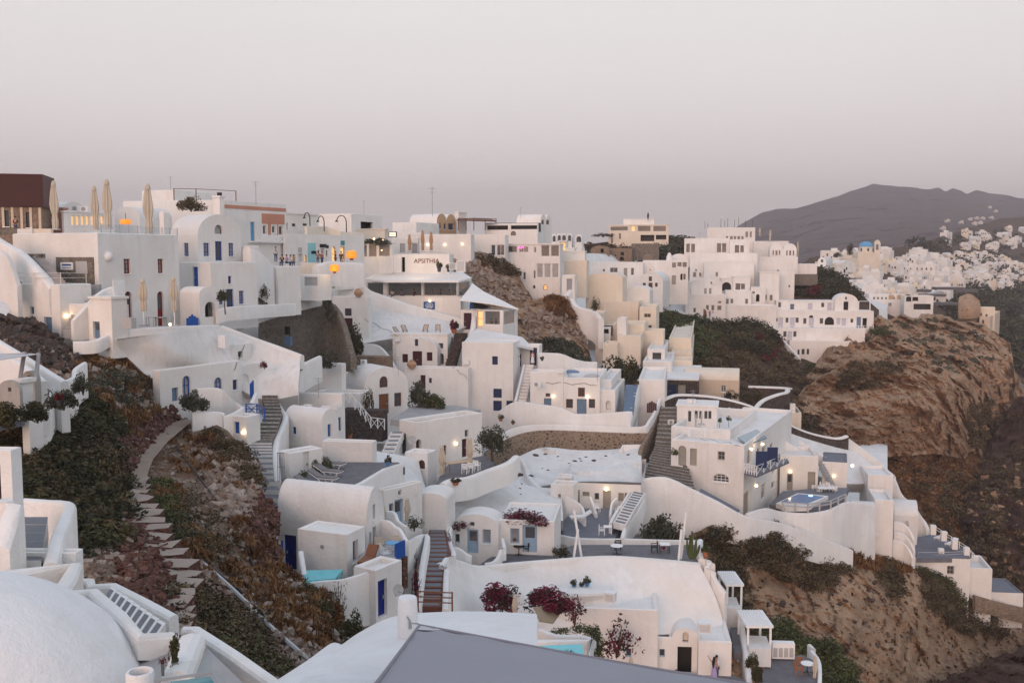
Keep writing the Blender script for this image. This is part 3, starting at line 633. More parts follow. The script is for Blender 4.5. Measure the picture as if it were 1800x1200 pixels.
def shade(label, px, py, d, name='sun_lounger', rz=0, s=1.0, cushion='grey_cushion', frame='white_paint', group='sun loungers', tilt=.55):
    root = empty(name, P(px, py, d) if not isinstance(px, Vector) else px, rz); tag(root, label, 'lounger', group)
    b = MB(); b.box(-.33, .33, 0, 1.3, .30, .35)
    for sx in (-1, 1): b.bar((sx * .3, 1.25, .32), (sx * .3, 1.95, .32 + .7 * tilt), .05)
    b.build('frame', frame, root)
    for sx in (-1, 1):
        for yy, dy in ((.1, .2), (1.2, -.25)):
            l = MB(); l.bar((sx * .3, yy, .31), (sx * .3, yy + dy, 0), .05); l.build('leg', frame, root)
    MB().box(-.31, .31, .02, 1.28, .353, .42).build('seat_cushion', cushion, root)
    m = Matrix.Translation((0, 1.26, .36)) @ Matrix.Rotation(math.atan(tilt), 4, 'X'); MB().box(-.31, .31, .02, .85, 0, .07, m).build('back_cushion', cushion, root)
    root.scale = (s, s, s); return root
def chair(label, loc, rz=0, mat='white_paint', group='terrace chairs', s=1.0, arms=True, name='chair'):
    root = empty(name, loc, rz); tag(root, label, 'chair', group)
    MB().box(-.24, .24, -.24, .24, .42, .46).build('seat', mat, root)
    b = MB()
    for z in (.58, .70, .82): b.box(-.22, .22, .235, .265, z, z + .08)
    b.build('backrest', mat, root)
    for sx in (-1, 1):
        MB().bar((sx * .22, -.22, 0), (sx * .22, -.22, .44), .045).build('leg', mat, root)
        MB().bar((sx * .22, .25, 0), (sx * .22, .25, .92), .045).build('leg', mat, root)
        if arms: MB().bar((sx * .25, -.22, .64), (sx * .25, .25, .66), .045).bar((sx * .25, -.22, .44), (sx * .25, -.22, .64), .04).build('armrest', mat, root)
    root.scale = (s,) * 3; return root
def deckchair(label, px, py, d, rz=0, group='folding deckchairs', s=1.0):
    root = empty('deckchair', P(px, py, d), rz); tag(root, label, 'deckchair', group)
    for sx in (-1, 1): MB().bar((sx * .3, -.5, .05), (sx * .3, .45, 1.15), .06).bar((sx * .27, .55, .02), (sx * .27, -.3, .55), .06).build('side_frame', 'wood', root)
    b = MB(); n = 7
    for i in range(n):
        t_ = i / (n - 1); y = lerp(-.32, .43, t_); z = lerp(.38, 1.12, t_) - .22 * math.sin(math.pi * t_); b.v += [(-.27, y, z), (.27, y, z)]
    b.f = [(2 * i, 2 * i + 1, 2 * i + 3, 2 * i + 2) for i in range(n - 1)]; b.build('sling', 'canvas', root)
    MB().bar((-.3, .45, 1.15), (.3, .45, 1.15), .05).bar((-.3, -.5, .05), (.3, -.5, .05), .05).build('crossbar', 'wood', root); root.scale = (s,) * 3; return root
def table(label, loc, w=.8, dpt=.8, h=.74, mat='white_paint', leg='white_paint', round_=False, group='terrace tables', rz=0):
    root = empty('table', loc, rz); tag(root, label, 'table', group)
    if round_:
        MB().lathe([(0, h - .04), (w / 2, h - .04), (w / 2, h), (0, h)], 18).build('table_top', mat, root)
        MB().tube([(0, 0, .03), (0, 0, h - .04)], .035, 8).build('column', leg, root)
        b = MB()
        for q in range(4): b.bar((0, 0, .1), (math.cos(q * 1.57) * w * .4, math.sin(q * 1.57) * w * .4, .02), .04)
        b.build('foot', leg, root)
    else:
        MB().box(-w / 2, w / 2, -dpt / 2, dpt / 2, h - .05, h).build('table_top', mat, root)
        for sx in (-1, 1):
            for sy in (-1, 1): MB().bar((sx * (w / 2 - .06), sy * (dpt / 2 - .06), 0), (sx * (w / 2 - .06), sy * (dpt / 2 - .06), h - .05), .05).build('leg', leg, root)
    return root
def potted(label, px, py, d, w, h, pot='terracotta', leafm='leaf_green', seed=1, ph=.4, group='potted plants', n=260, kind='ball', at=None):
    o = P(px, py, d) if at is None else Vector(at); k = m_px(d); root = empty('potted_plant', o, seed); tag(root, label, 'plant', group); H = h * k; Wd = w * k
    MB().lathe([(0, 0), (Wd * .22, 0), (Wd * .33, H * ph), (Wd * .36, H * ph), (Wd * .36, H * ph * .9), (Wd * .28, H * ph * .85), (0, H * ph * .85)], 12).build('pot', pot, root, True)
    f = bpy.data.objects.new('foliage', leaf_ball(kind, leafm, seed % 3, n, .2, clumps=9)); COL.objects.link(f); f.parent = root; f.location = (0, 0, H * ph * .8); f.scale = (Wd * .55, Wd * .55, H * (1 - ph * .8) / 1.1)
    return root
def ac_unit(label, px, py, d, rz=0, s=1.0, group='outdoor air-conditioner units', at=None):
    root = empty('air_conditioner', P(px, py, d) if at is None else at, rz); tag(root, label, 'air conditioner', group)
    MB().box(-.42, .42, 0, .32, 0, .62).build('casing', 'sign_white', root)
    MB().lathe([(0, 0), (.22, 0), (.24, .02), (.0, .03)], 14).build('fan_grille', 'steel', root, loc=(-.1, -.015, .31)).rotation_euler = (R_(90), 0, 0)
    root.scale = (s,) * 3; return root
def lattice(label, px0, py0, px1, py1, d, a=70, n=7, face='L', depth=None, name='lattice_screen', mat='white_paint', group='white lattice screens', t=None):
    """white diagonal lattice panel (or box when depth is given)"""
    p = Plan(px0, px1, px1 + 5, py0, py1, d, a, Lr=depth or .5) if face == 'L' else Plan(px0 - 5, px0, px1, py0, py1, d, a, Ll=depth or .5)
    root = empty(name, p.C, p.a); tag(root, label, 'lattice', group); ln = p.Ll if face == 'L' else p.Lr; H = p.H; mp = face_map(face); t = t or min(.07, H * .05)
    fr = MB()
    def bx(b, s0, s1, z0, z1, y0=0, y1=.05): b.add([mp(s, y, z) for s in (s0, s1) for y in (y0, y1) for z in (z0, z1)], [(0, 1, 3, 2), (4, 6, 7, 5), (0, 4, 5, 1), (2, 3, 7, 6), (0, 2, 6, 4), (1, 5, 7, 3)])
    bx(fr, 0, ln, 0, t * 1.3); bx(fr, 0, ln, H - t * 1.3, H); bx(fr, 0, t * 1.3, t * 1.3, H - t * 1.3); bx(fr, ln - t * 1.3, ln, t * 1.3, H - t * 1.3); fr.build('frame', mat, root)
    sp = H / n
    for sg in (1, -1):
        c = -H
        while c < ln + H:
            # clip the diagonal s = c + sg*z to the panel
            q = []
            for z in (0, H):
                s = c + z if sg == 1 else c + H - z; q.append((s, z))
            (s0, z0), (s1, z1) = q
            def clip(sv):
                u = (sv - s0) / (s1 - s0); return sv, lerp(z0, z1, u)
            A, B = (s0, z0), (s1, z1)
            lo, hi = (A, B) if s0 < s1 else (B, A)
            if hi[0] > .02 and lo[0] < ln - .02:
                if lo[0] < 0: lo = clip(0)
                if hi[0] > ln: hi = clip(ln)
                if hi[0] - lo[0] > .03: MB().bar(mp(lo[0], .012 if sg == 1 else .03, lo[1]), mp(hi[0], .012 if sg == 1 else .03, hi[1]), t * .55, t * .75).build('slat', mat, root)
            c += sp * 1.35
    bk = MB(); 
    if depth:
        w_ = depth; q = [mp(s, y, z) for s in (0, ln) for y in (.08, w_) for z in (0, H)]; bk.add(q, [(0, 1, 3, 2), (4, 6, 7, 5), (2, 3, 7, 6), (0, 2, 6, 4), (1, 5, 7, 3)]); bk.build('casing', mat, root)
        bd = [mp(s, .07, z) for s, z in ((.02, .02), (ln - .02, .02), (ln - .02, H - .02), (.02, H - .02))]; mobj('lining', bd, [(0, 1, 2, 3)], 'steel', root)
    return root
def dish(label, px, py, d, rpx, rz=0, tilt=60, group=None):
    root = empty('satellite_dish', P(px, py, d), rz); tag(root, label, 'satellite dish', group); r = rpx * m_px(d)
    o = MB().lathe([(0, -.18 * r), (.5 * r, -.13 * r), (r, 0), (r * .98, .02), (.5 * r, -.10 * r), (0, -.15 * r)], 18).build('reflector', 'plastic_grey', root, True); o.rotation_euler = (R_(tilt), 0, 0)
    MB().tube([(0, 0, -r * .2), (0, -r * .9, -.2 * r)], .02, 6).box(-.06, .06, -r * .95, -r * .8, -r * .28, -r * .12).build('feed_arm', 'steel', root)
    MB().tube([(0, .1, -r * .1), (0, .35, -r * .4), (0, .35, -r * 1.5)], .035, 6).build('mast', 'steel', root); return root
def railing(label, pts, h=.95, n=1, rails=2, mat='white_paint', post=.07, group=None, name='railing', glass=None, cross=False, post_every=1):
    """posts as parts between the given foot points (px, py, d)"""
    q = [P(*p) for p in pts]; root = empty(name, q[0]); tag(root, label, 'railing', group); o = q[0]; fine = []
    for a, b in zip(q, q[1:]):
        for i in range(n): fine.append(a.lerp(b, i / n))
    fine.append(q[-1])
    for v in fine: MB().box(-post / 2, post / 2, -post / 2, post / 2, 0, h).build('post', mat, root, loc=v - o)
    for a, b in zip(fine, fine[1:]):
        if glass: 
            m0, m1 = a.lerp(b, .06), a.lerp(b, .94); mobj('glass_panel', [m0 - o + Vector((0, 0, .08)), m1 - o + Vector((0, 0, .08)), m1 - o + Vector((0, 0, h * .95)), m0 - o + Vector((0, 0, h * .95))], [(0, 1, 2, 3)], glass, root)
        else:
            for r in range(rails):
                z = Vector((0, 0, h * (1 - r / max(rails, 1) * .75) - .04)); MB().bar(a - o + z, b - o + z, post * .65).build('rail', mat, root)
            if cross: MB().bar(a - o + Vector((0, 0, .1)), b - o + Vector((0, 0, h - .08)), post * .5).bar(a - o + Vector((0, 0, h - .08)), b - o + Vector((0, 0, .1)), post * .5).build('cross_brace', mat, root)
    return root
def text(body, loc, rz, size, mat, parent=None, label=None, name='lettering', flat_=True, ax='CENTER'):
    c = bpy.data.curves.new(name, 'FONT'); c.body = body; c.size = size; c.align_x = ax; c.align_y = 'CENTER'; c.extrude = .012; c.materials.append(MATS[mat])
    t_ = bpy.data.objects.new(name, c); COL.objects.link(t_); bpy.context.view_layer.update(); me = bpy.data.meshes.new_from_object(t_); bpy.data.objects.remove(t_); me.materials.clear(); me.materials.append(MATS[mat])
    o = bpy.data.objects.new(name, me); COL.objects.link(o); o.location = loc; o.rotation_euler = (R_(90), 0, rz)
    if parent: o.parent = parent
    return o
def skin_mesh(name, pts, edges, radii, mat, parent, root_i=0, sub=1):
    me = bpy.data.meshes.new(name); me.from_pydata([tuple(p) for p in pts], edges, []); me.materials.append(MATS[mat])
    o = bpy.data.objects.new(name, me); COL.objects.link(o)
    if parent: o.parent = parent
    m = o.modifiers.new('skin', 'SKIN'); sv = me.skin_vertices[0].data
    for i, r in enumerate(radii): sv[i].radius = (r, r) if not isinstance(r, tuple) else r
    sv[root_i].use_root = True; m.use_smooth_shade = True
    s = o.modifiers.new('sub', 'SUBSURF'); s.levels = sub; s.render_levels = sub
    return o
def person(label, loc, rz=0, h=1.7, top='shirt', low='jeans', hairm='hair', pose='stand', long_hair=False, dress=None, arm=None, group=None):
    """body one continuous skin surface; clothing and hair are its children"""
    k = h / 1.75; root = empty('person', loc, rz); tag(root, label, 'person', group)
    sit = pose == 'sit'; hip = .48 if sit else .93; dz = hip - .93
    J = dict(pel=(0, 0, .95), wst=(0, -.01, 1.1), chs=(0, -.01, 1.32), nek=(0, .0, 1.48), hd0=(0, -.01, 1.58), hd1=(0, -.015, 1.70))
    for s, n in ((-1, 'l'), (1, 'r')):
        J['sh' + n] = (s * .18, 0, 1.41); J['el' + n] = (s * .25, .03, 1.14); J['wr' + n] = (s * .24, -.08, .92); J['ha' + n] = (s * .235, -.11, .84)
        J['hp' + n] = (s * .1, 0, .9); J['kn' + n] = (s * .11, -.02, .5); J['an' + n] = (s * .11, .03, .08); J['to' + n] = (s * .12, -.13, .03)
    if arm: J.update(arm)
    J = {n: Vector(v) for n, v in J.items()}
    if sit:
        for n in J:
            if n[:2] not in ('kn', 'an', 'to'): J[n].z += dz
        for s, n in ((-1, 'l'), (1, 'r')): J['kn' + n] = Vector((s * .13, -.45, .48)); J['an' + n] = Vector((s * .13, -.45, .09)); J['to' + n] = Vector((s * .13, -.6, .03)); J['el' + n] = Vector((s * .26, -.1, .72)); J['wr' + n] = Vector((s * .18, -.34, .74)); J['ha' + n] = Vector((s * .16, -.42, .75))
    nm = list(J); ix = {n: i for i, n in enumerate(nm)}; pts = [J[n] * k for n in nm]
    Rd = dict(pel=(.15, .10), wst=(.125, .09), chs=(.155, .10), nek=.052, hd0=(.078, .095), hd1=(.075, .09), sh=.058, el=.043, wr=.03, ha=.035, hp=.085, kn=.058, an=.04, to=.038)
    def rad(n, g=1.0, add=0):
        r = Rd.get(n, Rd.get(n[:2])); return tuple((q * g + add) * k for q in r) if isinstance(r, tuple) else (r * g + add) * k
    E = [('pel', 'wst'), ('wst', 'chs'), ('chs', 'nek'), ('nek', 'hd0'), ('hd0', 'hd1')]
    for n in 'lr': E += [('chs', 'sh' + n), ('sh' + n, 'el' + n), ('el' + n, 'wr' + n), ('wr' + n, 'ha' + n), ('pel', 'hp' + n), ('hp' + n, 'kn' + n), ('kn' + n, 'an' + n), ('an' + n, 'to' + n)]
    skin_mesh('body', pts, [(ix[a], ix[b]) for a, b in E], [rad(n) for n in nm], 'skin', root)
    def cloth(name, keep, edges, mat, add):
        jj = {n: i for i, n in enumerate(keep)}; skin_mesh(name, [J[n] * k for n in keep], [(jj[a], jj[b]) for a, b in edges], [rad(n, 1.0, add) for n in keep], mat, root)
    if dress:
        b = MB(); b.lathe([(.02, 1.30 * k), (.15 * k, 1.32 * k), (.155 * k, 1.25 * k), (.125 * k, 1.08 * k), (.18 * k, .9 * k), (.24 * k, .45 * k), (.27 * k, .2 * k), (.2 * k, .21 * k)], 14, sy=.8); b.build('dress', dress, root, True)
    else:
        cloth('shirt', ['pel', 'wst', 'chs', 'shl', 'ell', 'shr', 'elr'], [('pel', 'wst'), ('wst', 'chs'), ('chs', 'shl'), ('shl', 'ell'), ('chs', 'shr'), ('shr', 'elr')], top, .018)
        cloth('trousers', ['pel', 'hpl', 'knl', 'anl', 'hpr', 'knr', 'anr'], [('pel', 'hpl'), ('hpl', 'knl'), ('knl', 'anl'), ('pel', 'hpr'), ('hpr', 'knr'), ('knr', 'anr')], low, .02)
    hz = J['hd1'] * k; hb = MB()
    hb.lathe([(.098 * k, -.03 * k), (.108 * k, .02 * k), (.09 * k, .08 * k), (.05 * k, .11 * k), (0, .118 * k)], 12, (hz.x, hz.y + .02 * k, hz.z), .9, 1.02)
    if long_hair: hb.tube([hz + Vector((0, .06, .0)) * k, hz + Vector((.02, .11, -.2)) * k, hz + Vector((.03, .13, -.42)) * k, hz + Vector((.03, .13, -.68)) * k], [.09 * k, .11 * k, .10 * k, .04 * k], 8)
    hb.build('hair', hairm, root, True)
    fb = MB(); fb.box(-.012 * k, .012 * k, -.115 * k, -.08 * k, -.05 * k, -.015 * k); fb.box(-.025 * k, .025 * k, -.098 * k, -.08 * k, -.082 * k, -.074 * k); fb.build('nose_and_mouth', 'skin', root, loc=hz)
    for s in (-1, 1): MB().box(-.012 * k, .012 * k, -.1 * k, -.08 * k, -.008 * k, .004 * k).build('eye', 'black', root, loc=hz + Vector((s * .03 * k, .002, -.005 * k)))
    return root
def box_thing(name, label, cat, x0, x1, yt, yb, d, a=70, depth=.6, mat='white', group=None):
    p = Plan(x0, x1, x1 + 4, yt, yb, d, a, Lr=depth); root = empty(name, p.C, p.a); tag(root, label, cat, group)
    MB().box(0, p.Lr, 0, p.Ll, 0, p.H).build('body', mat, root); root_plan[root.name] = p; return root
# ================================================================== THE LAND
s_ = 30000
tag(mobj('sea', [(-s_, -3000, 0), (s_, -3000, 0), (s_, s_, 0), (-s_, s_, 0)], [(0, 1, 2, 3)], 'sea_water'), kind='structure')
hill('town_ground', [(-150, 432), (300, 432), (620, 432), (800, 438), (950, 445), (1060, 447), (1200, 440), (1400, 470), (1440, 500), (1560, 545)],
     [(-150, 1230), (1225, 1230), (1290, 1010), (1400, 1000), (1560, 960)],
     [(0, 430, 118), (0, 560, 95), (0, 700, 92), (0, 900, 86), (0, 1230, 76), (200, 430, 118), (200, 560, 101), (200, 650, 100), (200, 800, 95), (400, 430, 132), (400, 540, 112), (400, 640, 110), (400, 760, 101), (450, 870, 89),
      (560, 440, 152), (540, 540, 128), (560, 640, 126), (560, 740, 110), (580, 860, 84), (580, 1000, 74), (600, 1150, 66), (700, 430, 185), (700, 500, 166), (700, 600, 152), (700, 700, 132), (700, 800, 116), (700, 900, 98), (740, 1030, 88),
      (850, 440, 205), (860, 560, 172), (860, 680, 152), (860, 800, 134), (860, 900, 106), (860, 1000, 97), (900, 1230, 82), (1000, 440, 240), (1000, 600, 196), (1000, 680, 160), (1000, 760, 144), (1000, 850, 126), (1000, 930, 106), (1050, 1050, 95), (1050, 1230, 86),
      (1150, 440, 295), (1150, 560, 222), (1150, 650, 184), (1150, 740, 150), (1150, 830, 132), (1150, 930, 114), (1250, 1230, 88), (1300, 440, 305), (1300, 560, 262), (1300, 650, 232), (1260, 720, 172), (1260, 830, 138), (1300, 920, 130),
      (1400, 470, 330), (1450, 560, 270), (1400, 650, 245), (1400, 740, 190), (1400, 850, 148), (1450, 950, 142), (1560, 540, 310), (1560, 650, 290), (1560, 800, 170), (1560, 930, 152)],
     170, 90, 'old_white', .35, .3, back=((6, .2), (30, 0), (120, -3)))
hill('sea_cliff', [(1380, 690), (1400, 668), (1440, 640), (1478, 604), (1495, 588), (1545, 560), (1600, 556), (1640, 560), (1700, 566), (1750, 584), (1775, 605), (1783, 660), (1800, 690), (1880, 720)],
     [(1380, 800), (1500, 815), (1560, 805), (1880, 860)],
     [(1400, 690, 200), (1480, 606, 226), (1545, 552, 246), (1640, 552, 262), (1720, 560, 268), (1775, 605, 262), (1880, 720, 270), (1560, 640, 218), (1640, 620, 232), (1740, 640, 242), (1690, 700, 206), (1610, 690, 198), (1500, 690, 196), (1450, 740, 190), (1560, 760, 186), (1680, 760, 194), (1700, 790, 200), (1760, 760, 232), (1850, 800, 240), (1400, 790, 176), (1560, 805, 180)],
     230, 120, 'cliff', 10.0, .045, rid=.4, seed=3, back=((4, -.4), (14, -3), (40, -14)))
hill('cliff_buttress', [(1392, 705), (1420, 676), (1470, 650), (1500, 628), (1545, 640), (1590, 622), (1625, 632), (1640, 660), (1665, 668), (1690, 690), (1702, 730), (1696, 775), (1700, 800)], [(1392, 800), (1480, 806), (1560, 803), (1640, 797), (1700, 806)],
     [(1400, 700, 186), (1470, 652, 196), (1545, 642, 199), (1620, 632, 202), (1665, 668, 200), (1700, 740, 200), (1500, 720, 184), (1600, 700, 187), (1660, 740, 190), (1560, 790, 178), (1660, 790, 184), (1420, 790, 172)], 150, 90, 'cliff', 7.5, .06, rid=.35, seed=31, back=((3, -.3), (8, -2), (16, -9)))
hill('dry_valley', [(1540, 796), (1600, 790), (1700, 790), (1740, 770), (1800, 770), (1900, 790)], [(1540, 1100), (1900, 1120)],
     [(1540, 796, 188), (1650, 790, 196), (1750, 770, 226), (1900, 790, 236), (1560, 860, 168), (1650, 860, 176), (1760, 860, 196), (1880, 880, 205), (1650, 960, 158), (1780, 960, 172), (1880, 980, 178), (1560, 1080, 140), (1700, 1080, 146), (1880, 1100, 150)],
     110, 80, 'dry_slope', 3.0, .09, rid=.4, seed=9)
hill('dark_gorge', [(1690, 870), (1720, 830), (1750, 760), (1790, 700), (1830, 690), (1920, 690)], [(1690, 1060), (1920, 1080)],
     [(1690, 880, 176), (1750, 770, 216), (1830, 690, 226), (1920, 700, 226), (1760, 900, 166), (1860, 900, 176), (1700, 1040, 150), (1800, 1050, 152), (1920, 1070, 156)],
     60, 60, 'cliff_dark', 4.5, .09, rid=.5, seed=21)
hill('front_cliff', [(1215, 940), (1240, 928), (1300, 930), (1345, 920), (1400, 938), (1450, 962), (1490, 968), (1520, 985), (1560, 985), (1600, 996), (1640, 1010), (1700, 1045), (1745, 1060), (1800, 1062), (1880, 1075)],
     [(1215, 1240), (1880, 1240)],
     [(1230, 930, 99), (1345, 918, 104), (1450, 962, 112), (1560, 985, 122), (1660, 1012, 128), (1800, 1062, 138), (1880, 1075, 142), (1300, 1050, 94), (1450, 1080, 97), (1560, 1060, 108), (1600, 1080, 111), (1700, 1110, 124), (1800, 1130, 134), (1250, 1230, 86), (1450, 1200, 88), (1550, 1200, 94), (1700, 1200, 114), (1880, 1230, 124)],
     190, 100, 'cliff_front', 3.8, .09, rid=.4, seed=5, back=((2, -.4), (7, -3), (16, -9)))
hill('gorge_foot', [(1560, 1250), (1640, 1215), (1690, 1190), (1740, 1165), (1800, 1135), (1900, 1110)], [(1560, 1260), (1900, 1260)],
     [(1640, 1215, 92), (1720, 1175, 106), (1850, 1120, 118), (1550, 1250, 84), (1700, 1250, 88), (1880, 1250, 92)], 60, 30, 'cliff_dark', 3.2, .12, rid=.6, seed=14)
MOUND_TOP = [(-120, 535), (0, 553), (45, 560), (118, 608), (205, 622), (240, 640), (288, 690), (305, 722), (330, 742), (372, 742), (400, 756), (438, 800), (450, 830), (456, 872), (478, 888), (486, 950), (490, 1000), (520, 1022), (582, 1050), (600, 1120), (616, 1145)]
hill('mound', MOUND_TOP, [(-120, 1240), (616, 1240)],
     [(0, 560, 77), (120, 612, 78), (205, 625, 80), (290, 692, 82), (330, 744, 79), (400, 760, 74), (455, 850, 64), (480, 900, 59), (490, 1000, 52), (580, 1050, 49), (612, 1140, 46), (240, 790, 66), (230, 850, 56), (250, 900, 48), (300, 1000, 39), (330, 1100, 32), (400, 1150, 31), (500, 1200, 32),
      (100, 800, 55), (50, 700, 64), (100, 900, 44), (150, 1000, 35), (200, 1100, 28), (0, 900, 42), (0, 640, 71), (0, 1200, 24), (450, 950, 54), (400, 900, 55), (400, 1050, 40), (550, 1150, 40), (330, 800, 68), (370, 850, 62), (-120, 560, 76), (-120, 1200, 24)],
     170, 170, 'rubble', 1.0, .22, seed=2, back=((2, -.5), (5, -2.5), (10, -7)))
hill('rubble_bank', [(785, 470), (815, 446), (845, 443), (880, 460), (912, 482), (938, 530), (945, 545)], [(785, 505), (830, 525), (905, 560), (945, 562)],
     [(800, 460, 163), (845, 445, 170), (910, 482, 172), (940, 530, 168), (800, 500, 154), (870, 520, 158), (930, 555, 160)], 70, 50, 'cliff', 1.8, .22, rid=.5, seed=6)
hill('brown_crag', [(895, 548), (925, 530), (960, 523), (988, 526), (1006, 545), (1022, 580), (1034, 606), (1042, 645), (1060, 660)], [(895, 615), (940, 625), (1000, 645), (1060, 680)],
     [(900, 560, 158), (930, 532, 164), (985, 528, 168), (1020, 580, 166), (1050, 650, 160), (920, 610, 150), (980, 620, 152), (1020, 645, 152)], 80, 60, 'cliff', 2.0, .2, rid=.5, seed=8)
hill('scrub_slope', [(1150, 546), (1180, 546), (1240, 562), (1262, 566), (1330, 568), (1365, 592), (1400, 627), (1440, 642), (1520, 655)], [(1150, 610), (1200, 650), (1280, 700), (1330, 720), (1400, 770), (1520, 800)],
     [(1160, 552, 217), (1260, 572, 229), (1340, 574, 233), (1400, 632, 226), (1510, 655, 222), (1200, 640, 182), (1300, 690, 173), (1330, 712, 170), (1400, 745, 174), (1500, 790, 178), (1300, 620, 205), (1230, 600, 205)],
     110, 70, 'scrub_ground', 2.2, .12, seed=11)
hill('ruin_ridge', [(1028, 430), (1075, 424), (1100, 432), (1180, 422), (1218, 424)], [(1028, 470), (1218, 470)], [(1028, 430, 286), (1120, 430, 292), (1218, 425, 290), (1028, 468, 268), (1120, 468, 270), (1218, 468, 272)], 60, 20, 'scrub_ground', 1.6, .15, seed=12)
hill('green_bank', [(1388, 500), (1410, 474), (1440, 468), (1470, 484), (1500, 505), (1545, 545)], [(1388, 525), (1480, 535), (1545, 562)], [(1395, 500, 278), (1440, 470, 300), (1500, 508, 290), (1540, 548, 268), (1400, 520, 262), (1480, 532, 258)], 50, 24, 'scrub_ground', 2, .12, seed=13)
hill('village_ground', [(1360, 480), (1440, 452), (1520, 440), (1600, 432), (1640, 420), (1700, 402), (1760, 384), (1980, 372)], [(1360, 560), (1480, 562), (1560, 565), (1640, 572), (1700, 606), (1760, 650), (1980, 790)],
     [(1400, 500, 340), (1450, 470, 440), (1520, 480, 480), (1600, 440, 640), (1700, 420, 880), (1800, 400, 1040), (1980, 385, 1150), (1600, 500, 495), (1700, 500, 620), (1800, 500, 720), (1550, 545, 350), (1650, 545, 420), (1750, 570, 440), (1850, 620, 430), (1950, 700, 400), (1760, 640, 360), (1700, 604, 350)],
     120, 60, 'scrub_ground', 5, .02, seed=15, back=((20, 0), (80, -5), (300, -30)))
hill('far_mountain', [(1230, 450), (1290, 402), (1305, 393), (1340, 373), (1370, 367), (1400, 366), (1450, 352), (1500, 335), (1535, 323), (1560, 326), (1600, 329), (1632, 333), (1650, 330), (1662, 337), (1674, 331), (1690, 335), (1700, 341), (1716, 334), (1740, 340), (1770, 343), (1790, 348), (1830, 350), (2000, 362), (2150, 390)],
     [(1230, 560), (2150, 560)], [(1290, 402, 2500), (1370, 368, 2650), (1535, 323, 3000), (1700, 341, 2900), (1830, 350, 2800), (2150, 390, 2800), (1300, 470, 1900), (1500, 450, 1700), (1700, 420, 1700), (1900, 420, 1700), (1500, 520, 1300), (1800, 520, 1300), (1300, 540, 1400)],
     240, 110, 'hill_far', 90, .0035, seed=4, rid=.5, jagged=.3, back=((80, -6), (300, -60), (800, -200)))
# ================================================================== THE TOWN, upper left
H = house
t0 = H('tower_house', 'brown slatted tower house with stone ground floor at the left edge', -90, 75, 90, 364, 404, 108, 104, 'none', mat='stone_ruin',
       L=[('w1', 4, 370, 16, 398), ('w1', 45, 373, 56, 400)], cat='building', Lr=6)
pp = root_plan[t0.name]; MB().box(-.25, pp.Lr, -.25, pp.Ll + 1, pp.H + .002, pp.H + 3.5).build('cladding', 'brown_clad', t0)
for i in range(13): MB().box(-.29, -.252, -.25, pp.Ll + 1, pp.H + .1 + i * .265, pp.H + .16 + i * .265).build('batten', 'maroon', t0)
for i in range(10): MB().box(-.06, -.01, pp.Ll * i / 10 + .1, pp.Ll * i / 10 + .35, 0, pp.H - .05).build('pilaster', 'beige', t0)
H('side_house', 'dark red house wall between the tower and the first parasol', 76, 112, 118, 368, 404, 113, 80, 'slab', mat='pink')
H('vaulted_house', 'small white vaulted house with air conditioners behind the restaurant', 78, 112, 150, 372, 405, 118, 60, 'vR', rise=1.25)
ac_unit('air conditioner on the little vaulted roof by the first parasol', 133, 371, 113, R_(15), 1.0); ac_unit('air conditioner with dark fan beside its twin on the vaulted roof', 148, 372, 112, R_(15), .95)
H('terrace_restaurant', 'restaurant with a row of warm lit windows behind the parasols', 108, 113, 198, 373, 404, 111, 60, 'slab', cat='restaurant',
  R=[('lit', 125 + i * 8.6, 379, 132 + i * 8.6, 396, 'white_paint') for i in range(8)])
H('vaulted_house', 'wide white vaulted roof right of the terrace restaurant', 202, 246, 302, 381, 408, 121, 68, 'vL', rise=1.25)
H('chimney_block', 'small white rounded chimney block on the vaulted roof', 280, 288, 297, 376, 392, 116, 60, 'vL', rise=.4, cat='chimney')
H('long_house', 'long white house with orange frieze behind the fourth parasol', 216, 387, 400, 352, 410, 132, 78, 'flat')
H('upper_block', 'cream roof block with blue skylight on the left skyline', 249, 306, 372, 334, 356, 134, 66, 'flat', rmatR='white')
railing('brown roof pergola frame beside the cream roof block', [(306, 352, 128), (345, 352, 130), (415, 355, 134)], 1.5, 1, 1, 'brown', .1, name='pergola')
c7 = H('corner_house', 'white corner house with red arched doors and a roof terrace', 22, 177, 313, 410, 574, 85, 66, 'flat', f=2, ph=.25,
       R=[('w', 217, 455, 229.5, 481, 'red'), ('w', 277, 455, 287.5, 480, 'red'), ('adg', 219, 512, 233, 559, 'red'), ('adg', 276, 512, 289, 573, 'red')])
MB().lathe([(1 * math.cos(q * math.pi / 12), math.sin(q * math.pi / 12)) for q in range(-6, 7)], 14).build('heater_dome', 'dome_white', c7, True, loc=on_face(c7, 'R', 190, 451, 0)).scale = (.42, .42, .42)
panel(c7, 'stone_facing', 'L', 101, 452, 166, 505, 'stone_grey', .12); panel(c7, 'sign_board', 'L', 109, 461, 131, 474, 'sign_white', .18); panel(c7, 'notice_board', 'L', 136, 459, 156, 481, 'plastic_grey', .18)
panel(c7, 'sign_line', 'L', 112, 464, 128, 467, 'sign_blue', .19); panel(c7, 'sign_line', 'L', 112, 470, 128, 471, 'sign_blue', .19)
panel(c7, 'sign_board', 'R', 198, 492, 219, 499, 'sign_white', .05)
railing('thin steel post railing with glass along the corner house terrace', [(178, 413, 85.4), (312, 419, 97)], 1.0, 9, 1, 'steel', .06, name='glass_railing', glass='clear_glass')
